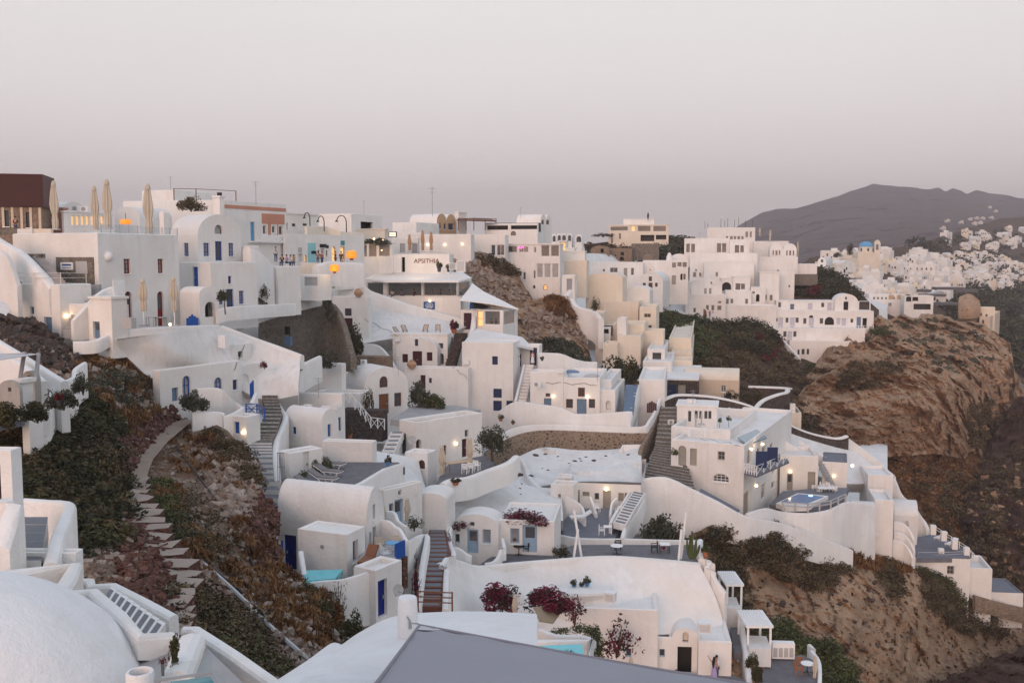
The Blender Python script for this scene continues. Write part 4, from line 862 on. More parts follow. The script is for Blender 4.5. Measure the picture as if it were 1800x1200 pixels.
for i, (x, yt, yb, w, d) in enumerate([(97, 318, 404, 16, 92), (168, 326, 404, 15, 93), (190, 315, 402, 18, 92), (262, 323, 412, 19, 95)]):
    umbrella('closed beige parasol on the roof terrace, ' + ('leftmost, nearest the brown tower', 'shorter and second from the left', 'tallest of the four', 'rightmost of the four with a bulging side')[i], x, yt, yb, d, wpx=w, group='parasols on the roof terrace')
o = empty('hanging_lamp', P(221, 394, 100)); tag(o, 'glowing orange basket lamp on the roof terrace', 'lamp'); MB().lathe([(.45, 0), (.55, .1), (.5, .45), (.1, .5)], 12).build('lamp_shade', 'lit_orange', o, True); MB().tube([(0, 0, .4), (0, 0, 1.1)], .03, 5).build('lamp_rod', 'iron', o)
box_thing('stone_planter', 'low rubble parapet at the foot of the brown tower', 'wall', -20, 30, 400, 412, 96, 85, .4, 'stone_grey')
box_thing('parapet', 'short white parapet left of the first parasol', 'wall', 30, 57, 402, 414, 95, 85, .4, 'white'); box_thing('parapet', 'cream parapet right under the first parasol', 'wall', 58, 90, 402, 414, 95, 85, .4, 'cream')
ribbon('stair_parapet', 'thick white stair parapet sweeping down below the tower', [(-30, 405, 84), (0, 424, 83.5), (22, 437, 83), (40, 453, 82), (58, 471, 81), (75, 488, 80.4), (86, 504, 80)], 2.2, .9)
ribbon('garden_wall', 'white curved wall with dark stone crescent at the left edge', [(-40, 430, 79.5), (0, 441, 79.5), (13, 453, 79.5), (22, 476, 79.5), (30, 501, 79.5)], 4, .5)
box_thing('stone_retaining_wall', 'dark stone wall inside the white curved garden wall', 'wall', 5, 74, 446, 506, 84, 80, .6, 'stone_grey')
stairs('stairs', 'grey stone stairs climbing between the corner house and stair parapet', [((98, 500, 80.6), (118, 500, 80.6)), ((56, 450, 84), (74, 450, 84.5))], 14, 'tread_grey', 'pale_floor')
H('lower_block', 'white lower block with grey doors below the rope fence', 15, 108, 160, 501, 592, 80, 62, 'flat', L=[('w1', 53, 539, 60, 552, 'slate_blue'), ('d', 50, 557, 64, 574, 'slate_blue'), ('d', 77, 557, 92, 584, 'slate_blue')], f=2, ph=.1, lamps=[('R', 115, 555)])
railing('rope fence with thin white posts on the lower block', [(22, 502, 81), (60, 502, 80.7), (107, 502, 80.2), (152, 501, 84)], 1.05, 1, 2, 'rope', .06, name='rope_fence')
stairs('stairs', 'narrow grey stairs beside the sloping white stair wall', [((111, 584, 78.8), (131, 584, 78.8)), ((157, 500, 84), (178, 500, 84))], 14, 'tread_grey', 'pale_floor')
ribbon('stair_wall', 'sloping white stair side wall under the rope fence', [(129, 562, 78.4, 598), (145, 546, 79, 598), (165, 525, 80, 596), (185, 509, 81.5, 594), (198, 504, 82, 594)], 3, .4, k=2)
H('stair_block', 'white block with small slate door under the sloping wall', 158, 198, 223, 526, 597, 78, 62, 'slab', L=[('dg', 163, 565, 176, 595, 'slate_blue')], f=1.5)
lattice('tall white lattice screen beside the left red door', 200, 494, 219, 536, 79.5, 62, 12, 'R')
H('low_block', 'low white block with tiny slate window below the lattice', 197, 199, 226, 537, 583, 78.3, 62, 'flat', R=[('w1', 200, 555, 206, 570, 'slate_blue')], f=1)
box_thing('meter_box', 'grey meter box below the left red door', 'cabinet', 213, 231, 559, 578, 76.5, 62, .5, 'plastic_grey')
umbrella('closed beige parasol standing between the two red doors', 253, 490, 547, 79, 573, 'parasols at the red doors', wpx=17); umbrella('closed beige parasol right of the right red door', 307, 486, 547, 80, 573, 'parasols at the red doors', wpx=15)
for i, x in enumerate((266, 282, 297)): table(('steel table nearest the left low parasol', 'steel table midway between the low parasols', 'steel table nearest the right low parasol')[i], P(x, 573, 79 + i * .6), .7, .7, .72, 'steel', 'steel', group='tables at the red doors')
bulb_at(None, P(299, 570, 78.5), .12); o = bpy.context.scene.objects[-1]; o.name = 'lantern'; tag(o, 'small lit lantern on the wall at the right red door', 'lantern')
# white roofs and cave house below
ribbon('roof_parapet', 'long white parapet running below the red doors', [(128, 600, 76), (170, 598, 76.8), (198, 586, 78.4), (240, 578, 80), (320, 573, 83.4), (388, 571, 88.8)], 1.0, .5)
ribbon('roof_parapet', 'white parapet sloping down towards the grey stone wall', [(388, 572, 92), (430, 588, 91.5), (480, 606, 91), (528, 624, 90)], 1.3, .6)
sheet('whitewashed_slope', 'lumpy whitewashed roof slope above the blue arched doors', [[(205, 596, 78), (300, 584, 82), (388, 580, 88), (450, 602, 90.5), (527, 630, 90)], [(215, 618, 79), (300, 612, 81.5), (385, 614, 87), (450, 630, 90), (527, 648, 89)], [(245, 648, 80), (320, 645, 83), (385, 645, 86), (450, 655, 89), (525, 668, 88)], [(262, 664, 80), (330, 662, 83.5), (400, 674, 86.5), (462, 702, 88), (524, 694, 88)]], amp=.5, freq=.35, thick=3, cat='roof')
H('roof_box', 'white roof box with grey vent over the cave house', 394, 412, 441, 606, 646, 88, 62, 'flat', R=[('w1', 418, 617, 427, 629, 'plastic_grey')], cat='roof box')
box_thing('meter_cabinet', 'tall white meter cabinet on the white roof slope', 'cabinet', 383, 396, 590, 612, 86, 62, .5, 'white_paint')
H('cave_house', 'white cave house with blue arched doors behind the olive tree', 268, 283, 424, 652, 738, 79, 61, 'flat', R=[('aw', 320, 660, 336, 712, 'blue'), ('aw', 376, 663, 391, 690, 'blue'), ('w1', 409, 667, 418, 685, 'blue'), ('d', 302, 681, 314, 705, 'slate_blue')], f=2)
H('porch', 'white arched porch beside the stone staircase', 418, 421, 468, 652, 702, 87, 61, 'vR', rise=.5, R=[('ao', 423, 657, 438, 702)], f=1.5)
o = empty('garden_gate', P(440, 700, 86.5), R_(60)); tag(o, 'pointed blue garden gate beside the arched porch', 'gate')
for q in range(3): MB().box(q * .16, q * .16 + .14, 0, .05, 0, 1.3 + .12 * q).build('board', 'blue', o)
ribbon('terrace_wall', 'white curving terrace wall below the blue arched doors', [(344, 683, 80), (383, 682, 80.5), (400, 692, 81), (414, 706, 82), (425, 717, 82)], 3, .35)
ribbon('terrace_wall', 'white wall stepping up to the blue railing', [(338, 725, 76), (385, 724, 77), (397, 731, 77), (432, 714, 79), (446, 690, 84)], 2.5, .35)
H('gate_block', 'small white block with blue door beside the blue railing', 397, 434, 457, 733, 778, 77, 64, 'flat', L=[('d', 411, 741, 421, 762, 'blue')], f=2, lamps=[('L', 430, 759)])
railing('bright blue cross railing above the small white block', [(433, 731, 79), (452, 731, 80), (465, 738, 78)], 1.0, 1, 2, 'blue', .09, cross=True)
for x, y, d, s, t_ in ((338, 573, 90, 1, 'blue garden gate with pointed top right of the red doors'), (448, 549, 103, 1, 'blue garden gate on the ramp above the stone wall')):
    o = empty('garden_gate', P(x - 10, y, d), R_(35)); tag(o, t_, 'gate', 'pointed blue gates')
    for q in range(5): MB().box(q * .22, q * .22 + .2, 0, .06, 0, .72 + .16 * (2 - abs(q - 2))).build('board', 'blue', o)
stairs('stairs', 'long stone staircase winding up left of the white cave houses', [((430, 776, 78), (478, 776, 78)), ((452, 762, 80), (486, 760, 80)), ((468, 718, 85), (496, 730, 85)), ((460, 696, 88), (487, 696, 88)), ((470, 668, 92), (505, 656, 92)), ((514, 642, 97), (532, 636, 97))], 26, 'stone_stair', 'stone_step')
stairs('stairs', 'lower flight of pale steps beside the brown mound', [((456, 915, 67), (515, 915, 67)), ((446, 845, 72), (481, 845, 72)), ((438, 800, 75.5), (479, 800, 75.5)), ((430, 776, 78), (478, 776, 78))], 14, 'tread_grey', 'white')
ribbon('stair_wall', 'white winding wall on the right of the stone staircase', [(566, 625, 101), (540, 638, 98), (500, 665, 94), (485, 681, 91), (478, 696, 89.5), (487, 716, 87), (496, 731, 85), (489, 752, 82), (480, 772, 79), (478, 802, 76), (481, 845, 73)], 2.6, .55)
ribbon('old_stone_wall', 'tall grey rubble wall beside the winding stairs', [(459, 560, 112, 632), (500, 547, 114, 650), (540, 535, 116, 660), (566, 526, 118, 655), (592, 548, 117, 650), (616, 628, 110, 650)], 5, .7, 'stone_grey', 3)
ribbon('ramp_parapet', 'white ramp parapet along the top of the grey rubble wall', [(392, 574, 97), (430, 557, 102), (470, 542, 109), (530, 526, 114.6), (566, 518, 117.4)], 1.3, .9)
for x0, y0, x1, y1, m_, l_ in ((499, 592, 510, 608, 'slate_blue', 'small slate door at the foot of the rubble wall'), (500, 574, 506, 588, 'black', 'little dark window in the rubble wall')):
    box_thing('wall_hatch', l_, 'hatch', x0, x1, y0, y1, 112.2, 70, .5, m_)
# blue-arch house and the blocks round it
H('arched_house', 'white arched house with blue door and blue windows', 300, 350, 424, 413, 505, 100, 60, 'vR', rise=2.15, L=[('w', 323, 427, 331.5, 450, 'blue')],
  R=[('w', 357.5, 427, 368.5, 450, 'blue'), ('w', 401.5, 427, 411.5, 450, 'blue'), ('W', 378, 424, 391.5, 458, 'blue'), ('an', 377, 395, 392, 411, 'plastic_grey')])
l1 = H('lower_house', 'white house with small blue windows and a tree at its door', 316, 372, 452, 462, 545, 96, 60, 'flat', L=[('d', 338, 469, 348.5, 504, 'blue')], R=[('w2', 401, 485, 407.5, 498.5, 'blue'), ('W', 398, 508, 411.5, 543, 'blue'), ('w', 420, 511, 429, 534, 'blue'), ('w', 385, 512, 392, 535, 'blue')], f=2)
H('stair_block', 'white block with arched dark stone vault left of the tree', 316, 352, 384, 516, 575, 91, 58, 'vR', rise=.6, R=[('ao', 360, 530, 379, 557)], f=2)
ribbon('terrace_wall', 'white wall in front of the little tree and blue gate', [(384, 545, 92), (400, 540, 93), (440, 537, 96), (520, 533, 107)], 1.3, .4)
H('corner_block', 'white block with curved top and thorny plant on its face', 444, 490, 528, 469, 549, 107, 58, 'flat', f=.4)
ribbon('terrace_wall', 'white wall curving down from the dining terrace', [(441, 434, 103), (455, 440, 104), (468, 450, 105), (482, 466, 106.5)], 5, 1.2)
H('small_block', 'small white block right of the blue arched house', 418, 440, 456, 433, 470, 105, 60, 'flat')
pb = H('pink_house', 'white house with pink upper storey and pale blue door', 388, 393, 503, 352, 440, 117, 63, 'flat', R=[('d', 440, 390, 448.5, 424, 'sky_blue'), ('w1', 462, 396, 469, 412, 'sign_white'), ('w1', 478, 397, 485, 410, 'sign_white'), ('w1', 490, 397, 498, 413, 'sign_white')])
panel(pb, 'frieze', 'R', 394, 363, 502, 369, 'pink', .05); 
for x0, y0, x1, y1 in ((460, 376, 500, 394), (471, 394, 476, 413), (487, 394, 489, 413)): panel(pb, 'painted_field', 'R', x0, y0, x1, y1, 'pink', .03)
panel(pb, 'ledge', 'R', 438, 424, 503, 427, 'white', .5)
H('chimney', 'square white chimney stack at the pink house', 375, 387, 394, 347, 380, 113, 60, 'slab', cat='chimney'); MB().lathe([(.28, 0), (.28, .55), (0, .55)], 8).build('chimney_pot', 'iron', [o for o in COL.objects if o.name.startswith('chimney')][-1] if 0 else None, loc=P(386, 347, 113.6)); _c = bpy.context.scene.objects[-1]; tag(_c, 'round dark metal chimney pot on the white stack', 'chimney pot')
lattice('white balustrade of crossed bars under the pink house', 461, 413, 499, 425, 118, 63, 2, 'R', name='balustrade', t=.1, group='white balustrades')
lattice('white balustrade of crossed bars above the shop row', 503, 414, 547, 425, 126, 63, 2, 'R', name='balustrade', t=.1, group='white balustrades')
sh = H('shop_row', 'row of small shops with lit doors beyond the dining terrace', 497, 502, 640, 411, 472, 126, 60, 'flat', cat='shop',
  R=[('o', 524, 446, 532, 460), ('alit', 515, 447, 520, 458, 'gold'), ('alit', 535, 448, 540, 461, 'gold'), ('o', 564, 437, 571, 456), ('w1', 559, 438, 562, 449), ('alit', 583, 433, 591, 460, 'gold'), ('lit', 598, 434, 607, 460, 'wood'), ('w1', 573, 440, 576, 450)])
panel(sh, 'painted_field', 'R', 541, 427, 555, 462, 'teal_wall', .03); panel(sh, 'shop_sign', 'R', 562, 429, 573, 435, 'black', .1); panel(sh, 'shop_sign', 'R', 599, 423, 605, 431, 'sign_teal', .1); panel(sh, 'shop_sign', 'R', 524, 435, 530, 443, 'plastic_grey', .1); panel(sh, 'shop_sign', 'R', 573, 431, 577, 436, 'black', .1); panel(sh, 'shop_sign', 'R', 547, 441, 555, 446, 'black', .1)
H('upper_house', 'grey upper house wall with slit windows above the shops', 496, 503, 560, 376, 415, 136, 62, 'slab', R=[('w1', 513, 393, 520, 398), ('w1', 532, 393, 540, 397), ('w1', 503, 392, 506, 404)], mat='white')
H('upper_house', 'plain white flat house behind the street lamps', 556, 618, 624, 376, 414, 150, 74, 'flat')
ribbon('terrace_wall', 'pale wall below the street lamps', [(540, 398, 135), (575, 398, 140), (598, 406, 140), (640, 410, 146)], 2, .4, 'cream', 2)
for i, (x, yb, yt, w, d) in enumerate(((545, 400, 374, 10, 138), (570, 407, 380, 11, 138), (609, 408, 379, 17, 138))):
    o = empty('street_lamp', P(x, yb, d)); tag(o, ('gooseneck street lamp, leftmost of three on the wall', 'gooseneck street lamp, middle of three on the wall', 'tallest gooseneck street lamp right of the other two')[i], 'street lamp', 'gooseneck street lamps'); k = m_px(d); hh = (yb - yt) * k; ww = w * k
    MB().tube([(0, 0, 0), (0, 0, hh * .6)] + [(-ww / 2 + ww / 2 * math.cos(q), 0, hh * .6 + hh * .4 * math.sin(q)) for q in (.4, .8, 1.2, 1.6, 2.0, 2.4, 2.8)], .07, 6).build('post', 'iron', o); MB().lathe([(.05, .25), (.2, .1), (.24, 0), (0, 0)], 8, (-ww, 0, hh * .62)).build('lamp_head', 'iron', o)
H('cream_house', 'cream lower house beneath the shops and hanging lamp', 528, 582, 588, 463, 500, 118, 78, 'flat', mat='cream', f=.5); H('white_house', 'white house with grey shutter door under the cream house', 520, 560, 582, 484, 524, 113, 66, 'flat', f=.3, L=[('sh', 535, 487, 558, 502, 'plastic_grey')], R=[('ad', 536, 497, 552, 525, 'plastic_grey')])
ribbon('terrace_wall', 'white counter wall under the glowing basket lamp', [(560, 466, 116), (585, 459, 118), (608, 461, 119), (640, 462, 121)], 3, 1)
for x, y, d, s, l_ in ((588, 473, 115, .55, 'glowing orange lantern under the white counter'), (618, 450, 122, .65, 'big glowing orange lamp at the shop corner')):
    o = empty('hanging_lamp', P(x, y + 4, d)); tag(o, l_, 'lamp', 'orange basket lamps'); MB().lathe([(.8 * s, 0), (s, .25 * s), (.9 * s, 1.3 * s), (.2 * s, 1.5 * s)], 12).build('lamp_shade', 'lit_orange', o, True); MB().box(-.3 * s, .3 * s, -.3 * s, .3 * s, -.25, 0).build('lamp_base', 'wood', o)
# ================================================================== THE TOWN, middle
H('upper_house', 'white skyline house with dark recessed window above the vine pergola', 596, 622, 672, 376, 412, 165, 65, 'flat', R=[('o', 634, 390, 656, 404)])
H('cream_wall', 'cream parapet wall behind the vine pergola', 622, 677, 682, 404, 425, 158, 82, 'slab', mat='cream', cat='wall')
H('upper_house', 'plain grey flat house right of the framed sign', 694, 742, 748, 409, 450, 172, 80, 'flat')
H('upper_house', 'wide white flat house on the skyline below the vaulted cream house', 690, 732, 772, 391, 420, 182, 66, 'flat')
H('vaulted_house', 'cream vaulted house with two ochre arched gables on the skyline', 720, 768, 801, 389, 410, 190, 58, 'vR2', rise=1.5, rmatR='ochre', R=[('w1', 772, 392, 775, 402, 'blue'), ('w1', 780, 393, 784, 403, 'blue'), ('W', 788, 393, 797, 404, 'blue')])
H('white_block', 'little white block behind the two ochre gables', 799, 806, 820, 374, 395, 196, 60, 'slab')
railing('dark timber pergola on the skyline right of the ochre gables', [(806, 405, 188), (833, 405, 190), (872, 405, 196)], 2.3, 2, 1, 'brown', .16, name='pergola'); canopy('slatted_canopy', 'flat dark slatted roof over the skyline pergola', [(803, 386, 187), (833, 387, 189), (873, 388, 195), (860, 384, 202), (835, 383, 200), (806, 384, 196)], .2, 'brown', 'roof')
H('terrace_house', 'white house with three wall lamps behind two brown parasols', 737, 828, 834, 412, 447, 164, 82, 'flat', lamps=[('L', 752, 430), ('L', 782, 430), ('L', 813, 429)])
H('terrace_house', 'white house with curtained windows at the top of the rubble bank', 828, 888, 894, 413, 455, 174, 80, 'flat', L=[('w1', 863, 430, 871, 449, 'white_paint'), ('W', 873, 430, 887, 449, 'white_paint')])
for i, (x, yt) in enumerate(((720, 412), (743, 404), (758, 407))): umbrella('closed brown parasol before the lamp-lit house, ' + ('leftmost and shortest', 'middle of three', 'right of three')[i], x, yt, 440, 158, 443, 'brown parasols on the upper terrace', 'jar_clay', 8)
H('pergola_restaurant', 'glass fronted restaurant under a lit vine pergola', 632, 688, 692, 428, 453, 150, 80, 'slab', cat='restaurant', L=[('gl', 634, 430, 645, 451, 'pale_wood'), ('gl', 648, 430, 662, 451, 'pale_wood'), ('gl', 666, 430, 685, 451, 'pale_wood')], lamps=[('L', 658, 420), ('L', 673, 422), ('L', 666, 424)])
shrub('vine', 'green vine growing over the lit restaurant pergola', 662, 431, 149, 66, 14, 'leaf_olive', 2, 1100, .1, 'vine', stem=False)
sg = box_thing('framed_sign', 'small lit framed sign with dark script by the pergola', 'sign', 683, 697, 407, 417, 156, 82, .3, 'black'); panel(sg, 'sign_face', 'L', 684.5, 408.5, 695.7, 415.5, 'sign_lit', .03)
p_ = root_plan[sg.name]; text('Thalami', (-.06, p_.Ll / 2, p_.H / 2), R_(-90), .32, 'letter_dark', sg)
H('white_house', 'white door house left of the brown parasols', 692, 735, 740, 418, 448, 168, 80, 'flat', L=[('d', 703, 428, 712, 444, 'plastic_grey'), ('wp', 723, 427, 735, 446, 'white_paint')])
ap = H('sign_wall', 'white wall with brown letters above the glass restaurant', 648, 790, 797, 447, 482, 150, 82, 'flat', cat='wall', L=[('o', 706, 452, 712, 478)])
p_ = root_plan[ap.name]; v_ = on_face(ap, 'L', 750, 459, .05); text('APSITHIA', v_, R_(-90), .95, 'letter_brown', ap)
for i, (x0, x1) in enumerate(((667, 678), (679.5, 691), (692.5, 704))): lattice('white lattice door by the brown letters, ' + ('left', 'middle', 'right')[i] + ' of three', x0, 450, x1, 479, 149.3, 82, 11, 'L', t=.06)
lattice('small white lattice box right of the palm pots', 789, 462, 801, 474, 147, 82, 4, 'L', depth=.8); lattice('tall white lattice box at the rubble bank', 802, 458, 817, 478, 146, 82, 9, 'L', depth=1)
potted('palm in dark pot under the last brown letter', 772, 478, 147.5, 12, 20, 'pot_dark', 'leaf_green', 2, .42); potted('second palm in dark pot beside the lattice box', 788, 478, 147.5, 9, 16, 'pot_dark', 'leaf_green', 1, .5)
for i, (x, w, h) in enumerate(((607, 9, 18), (616, 10, 15))): potted(('shrub in dark tub below the orange lamp', 'wider shrub in dark tub near the counter')[i], x, 488, 130, w, h, 'pot_dark', 'leaf_olive', i, .5)
gr = H('glass_restaurant', 'long glass dining room with diners above the blue sign', 640, 804, 829, 493, 522, 143, 79, 'none', cat='restaurant', L=[('gl', 645, 496, 674, 520, 'white_paint'), ('gl', 681, 495, 741, 520, 'white_paint'), ('gl', 744, 495, 803, 520, 'white_paint')], R=[('gl', 807, 495, 827, 520, 'white_paint')])
canopy('awning', 'long white awning roof over the glass dining room', [(676, 493.5, 141), (806, 493.5, 141), (829, 488, 148), (813, 478, 151), (661, 480, 151), (640, 490, 148)], .25)
for i, (x, t_) in enumerate(((690, 'shirt'), (706, 'lilac'), (728, 'maroon'), (760, 'shirt'), (775, 'navy'), (790, 'shirt'))): person(('diner in white top at the left end of the dining room', 'diner in lilac top in the left glass bay', 'diner in dark red top in the left glass bay', 'diner in white top in the middle of the right bay', 'diner in navy top in the right glass bay', 'diner in white top at the right end of the dining room')[i], P(x, 524, 144.5 + .4 * (i % 2)), 1.2 * i, 1.7, t_, pose='sit', group='diners in the glass room')
sb = H('restaurant_base', 'white wall with blue round sign under the dining room', 688, 810, 814, 521.5, 570, 142, 80, 'none', cat='wall')
panel(sb, 'sign_board', 'L', 745, 530, 764.5, 543.5, 'sign_blue', .12)
v_ = on_face(sb, 'L', 755, 537, .14); MB().add([(0, math.cos(q * .2618) * r * 1.25, math.sin(q * .2618) * r) for r in (.40, .45) for q in range(24)], [(q, (q + 1) % 24, 24 + (q + 1) % 24, 24 + q) for q in range(24)]).build('sign_ring', 'sign_white', sb, loc=v_)
for z_, w_ in ((.18, .3), (0, .42), (-.2, .4)): MB().box(-.01, .01, -w_, w_, z_ - .04, z_ + .04).build('sign_line', 'sign_white', sb, loc=v_)
bulb_at(sb, on_face(sb, 'L', 756, 529, .2), .14)
ribbon('ramp_wall', 'sloping white ramp wall under the dining room', [(640, 497, 137), (650, 508, 137.5), (665, 516, 138), (700, 528, 138), (745, 542, 138.5), (800, 556, 139), (830, 566, 139)], 4.5, 1.0)
H('white_house', 'white house with maroon door beside the overgrown bank', 585, 648, 653, 522, 614, 132, 80, 'flat', L=[('w2', 606, 542, 618, 555, 'maroon'), ('d', 605, 559, 620, 583, 'maroon'), ('o', 587, 566, 596, 577), ('w1', 579, 560, 583, 567, 'maroon')])
ribbon('terrace_wall', 'white stepped wall above the maroon door house', [(590, 520, 136), (600, 506, 137), (625, 505, 138), (648, 512, 138)], 3, .6)
o = MB().lathe([(.25, 0), (.55, .35), (.6, .6), (.4, .95), (.3, 1.0), (.3, 1.1), (.22, 1.1)], 14).build('clay_jar', 'jar_clay', None, True, P(630, 522, 131.5)); tag(o, 'squat clay jar on the maroon door house roof', 'jar', 'clay jars')
o = MB().lathe([(.25, 0), (.56, .32), (.62, .6), (.4, .92), (.3, .96), (.32, 1.06), (.24, 1.06)], 14).build('clay_jar', 'jar_clay', None, True, P(724, 648, 122.6)); tag(o, 'large round clay jar on the arched house terrace', 'jar', 'clay jars')
sheet('white_slope', 'smooth whitewashed slope with deckchairs', [[(645, 528, 139), (740, 548, 139.5), (828, 572, 139.5)], [(640, 568, 135.5), (720, 570, 135.5), (800, 582, 135.5)], [(626, 606, 131), (700, 594, 131), (796, 592, 131)]], amp=.3, thick=3, cat='roof')
for i, (x, y, r_) in enumerate(((697, 590, .9), (711, 587, .6), (748, 586, -.2), (770, 586, .1))): deckchair('canvas deckchair on the white slope, ' + ('leftmost facing right', 'second from the left', 'third, nearest the low planter', 'rightmost, nearest the potted shrub')[i], x, y, 131.6, r_)
potted('tall flowering shrub in clay pot beside the maroon doorway', 798, 586, 132, 17, 27, 'terracotta', 'leaf_bougain', 2, .28)
H('back_house', 'white back wall with small window behind the arched house', 690, 787, 793, 589, 652, 129, 80, 'slab', L=[('w1', 771, 603, 779, 612, 'maroon'), ('ao', 772, 621, 780, 640)], cat='wall')
H('arched_house', 'white arched cave house with maroon door and windows', 697, 769, 790, 614, 654, 127.6, 80, 'vL', rise=1.5, L=[('w1', 729, 596, 735, 608, 'maroon'), ('dd', 725, 617, 742, 647, 'maroon'), ('sh', 707, 622, 717, 637, 'maroon'), ('sh', 750, 619, 760, 634, 'maroon')])
H('terrace_house', 'white terrace wall with narrow maroon door below the clay jar', 711, 823, 829, 648, 690, 122, 81, 'flat', ph=.9, L=[('d', 739, 659, 748, 682, 'maroon'), ('w1', 754, 664, 759, 673, 'maroon')])
ribbon('terrace_wall', 'white wall curving up behind the blue ladder', [(640, 604, 131), (660, 606, 130), (675, 618, 128), (690, 640, 126), (697, 655, 125)], 3.5, .4)
stairs('stairs', 'rough stone steps between the arched house and big white house', [((783, 642, 126), (801, 640, 126)), ((796, 600, 130), (812, 602, 130)), ((800, 586, 133), (822, 584, 133))], 14, 'stone_dark', 'stone_dark')
ribbon('stair_wall', 'tall curving white wall right of the rough stone steps', [(838, 556, 137), (833, 583, 134), (817, 604, 131), (808, 620, 129), (797, 640, 126)], 3.2, .7)
dm = H('side_house', 'white house with maroon door and blue arched sign under the tent awning', 810, 838, 846, 545, 585, 138, 78, 'flat', L=[('d', 815, 550, 829, 579, 'maroon')])
o = MB().add([(0, math.cos(q * math.pi / 10) * 1.1, math.sin(q * math.pi / 10) * .65 + .2) for q in range(11)] + [(0, -1.1, -.35), (0, -.6, -.2), (0, .6, -.2), (0, 1.1, -.35)], [tuple(range(15))]).build('arched_sign', 'sign_blue', None, loc=P(829, 540, 137)); o.rotation_euler = (0, 0, R_(-12)); o.scale = (1, 1, 1); tag(o, 'blue scalloped sign with white lettering under the tent awning', 'sign')
for z_, w_ in ((.5, .25), (.22, .75), (-.02, .8)): MB().box(-.05, -.03, -w_, w_, z_ - .06, z_ + .06).build('sign_line', 'sign_white', o)
canopy('tent_awning', 'white peaked tent awning over the lower restaurant', [(808, 527, 137), (860, 533, 136), (912, 543, 137), (885, 529, 142), (850, 512, 144), (830, 497, 146), (826, 505, 143)], .12)
pv = H('glass_pavilion', 'glass dining pavilion with white posts under the tent', 838, 884, 910, 545, 592, 135, 72, 'none', cat='restaurant', L=[('lit', 838.5, 546, 849, 574, 'pale_wood'), ('gl', 851, 546, 879, 571, 'white_paint')], R=[('gl', 886, 545, 907, 570, 'white_paint')])
for i, x in enumerate((864, 872)): person('diner with ' + ('orange', 'dark') + ' top in the glass pavilion' if 0 else ('diner in orange top in the glass pavilion', 'diner in dark top in the glass pavilion')[i], P(x, 576, 137), i, 1.7, ('terracotta', 'navy')[i], pose='sit')
bh = H('big_house', 'large white house with navy shutters in the middle of the town', 812, 902, 914, 603, 742, 123, 78, 'flat', L=[('sh', 865, 626, 875, 641, 'navy'), ('sh', 867, 683, 882, 699, 'navy'), ('sh', 867, 704, 882, 722, 'navy'), ('sh', 890, 704, 902, 720, 'navy')])
canopy('white_canopy', 'broad white sloping roof behind the large navy-shuttered house', [(812, 604, 123.6), (902, 604, 123.6), (938, 612, 128), (918, 592, 131), (838, 577, 135)], .3, 'white', 'roof')
H('porch_house', 'white porch with two navy doors at the top of the white stairs', 901, 948, 953, 607, 648, 128, 79, 'flat', L=[('d', 904, 622, 916, 644, 'navy'), ('d', 931, 611, 944, 642, 'navy')])
person('person in white crouched at the left navy door', P(911, 643, 125.6), 0, 1.65, 'shirt', 'shirt', pose='sit'); person('woman in pale dress standing in the right navy doorway', P(936, 640, 126), .3, 1.7, dress='shirt')
stairs('stairs', 'narrow white stairs climbing to the navy porch', [((911, 706, 120), (925, 706, 120)), ((925, 640, 126), (938, 640, 126))], 12, 'pale_floor', 'white')
ribbon('stair_wall', 'thin white wall left of the narrow white stairs', [(908, 704, 119.5), (916, 672, 122), (923, 640, 125.5)], 1.5, .3, k=2)
ribbon('roof_wall', 'white wall above the roof with folded tarpaulins', [(945, 620, 127), (985, 621, 128), (1006, 629, 128.5), (1028, 635, 130), (1050, 636, 131)], 3.5, .4, k=2)
H('white_house', 'white house with air conditioner and pale blue door', 932, 990, 996, 655, 730, 118.6, 80, 'flat', L=[('w1', 959, 691, 967, 697, 'brown'), ('d', 956, 700, 969, 720, 'slate_blue')], lamps=[('L', 973, 696)])
ac_unit('air conditioner on the white wall above the pale blue door', 944, 680, 117.4, R_(-8), 1.0)
H('blue_door_house', 'white house with blue double door and brown grilled window', 989, 1054, 1067, 665, 728, 118, 80, 'flat', L=[('g', 1016, 681, 1028, 697, 'brown'), ('dd', 1014, 701, 1031, 727, 'slate_blue'), ('w1', 995, 701, 1007, 717, 'brown'), ('w1', 1035, 701, 1046, 717, 'brown')], lamps=[('L', 1033, 697)], f=1.5)
H('white_block', 'white block with arched wall niche right of the blue double door', 1054, 1081, 1098, 686, 730, 118.3, 78, 'flat', L=[('an', 1065, 704, 1074, 720, 'old_white')], R=[])
H('roof_step', 'small stepped white roof block above the wall niche', 1052, 1074, 1092, 668, 700, 121, 78, 'flat', cat='roof block')
for i, (x, y, w) in enumerate(((1004, 655, 20), (1040, 662, 32))): o = MB().lathe([(.9, 0), (.7, .25), (.3, .35), (0, .38)], 7, sx=1.2, sy=.5).build('folded_tarpaulin', ('slate_blue', 'plastic_grey')[i], None, False, P(x, y, 122)); tag(o, ('dark blue folded tarpaulin on the roof', 'pale crumpled tarpaulin on the roof')[i], 'tarpaulin', 'tarpaulins on the roof')
stairs('stairs', 'slate blue stairs beside the blue double door house', [((1096, 722, 118), (1113, 722, 118)), ((1100, 676, 124), (1121, 676, 124))], 9, 'slate_blue', 'slate_blue')
ribbon('stair_wall', 'white curving wall right of the slate blue stairs', [(1128, 667, 126), (1121, 690, 122), (1116, 706, 120), (1112, 722, 118), (1108, 748, 116.4)], 3, .6)
ribbon('front_wall', 'long white front wall below the blue double door', [(876, 722, 120, 756), (905, 706, 118.4, 754), (950, 711, 117, 754), (985, 716, 116.6, 754), (1015, 728, 116.4, 754), (1060, 726, 116.4, 754), (1107, 723, 116.4, 754)], 3, .5)
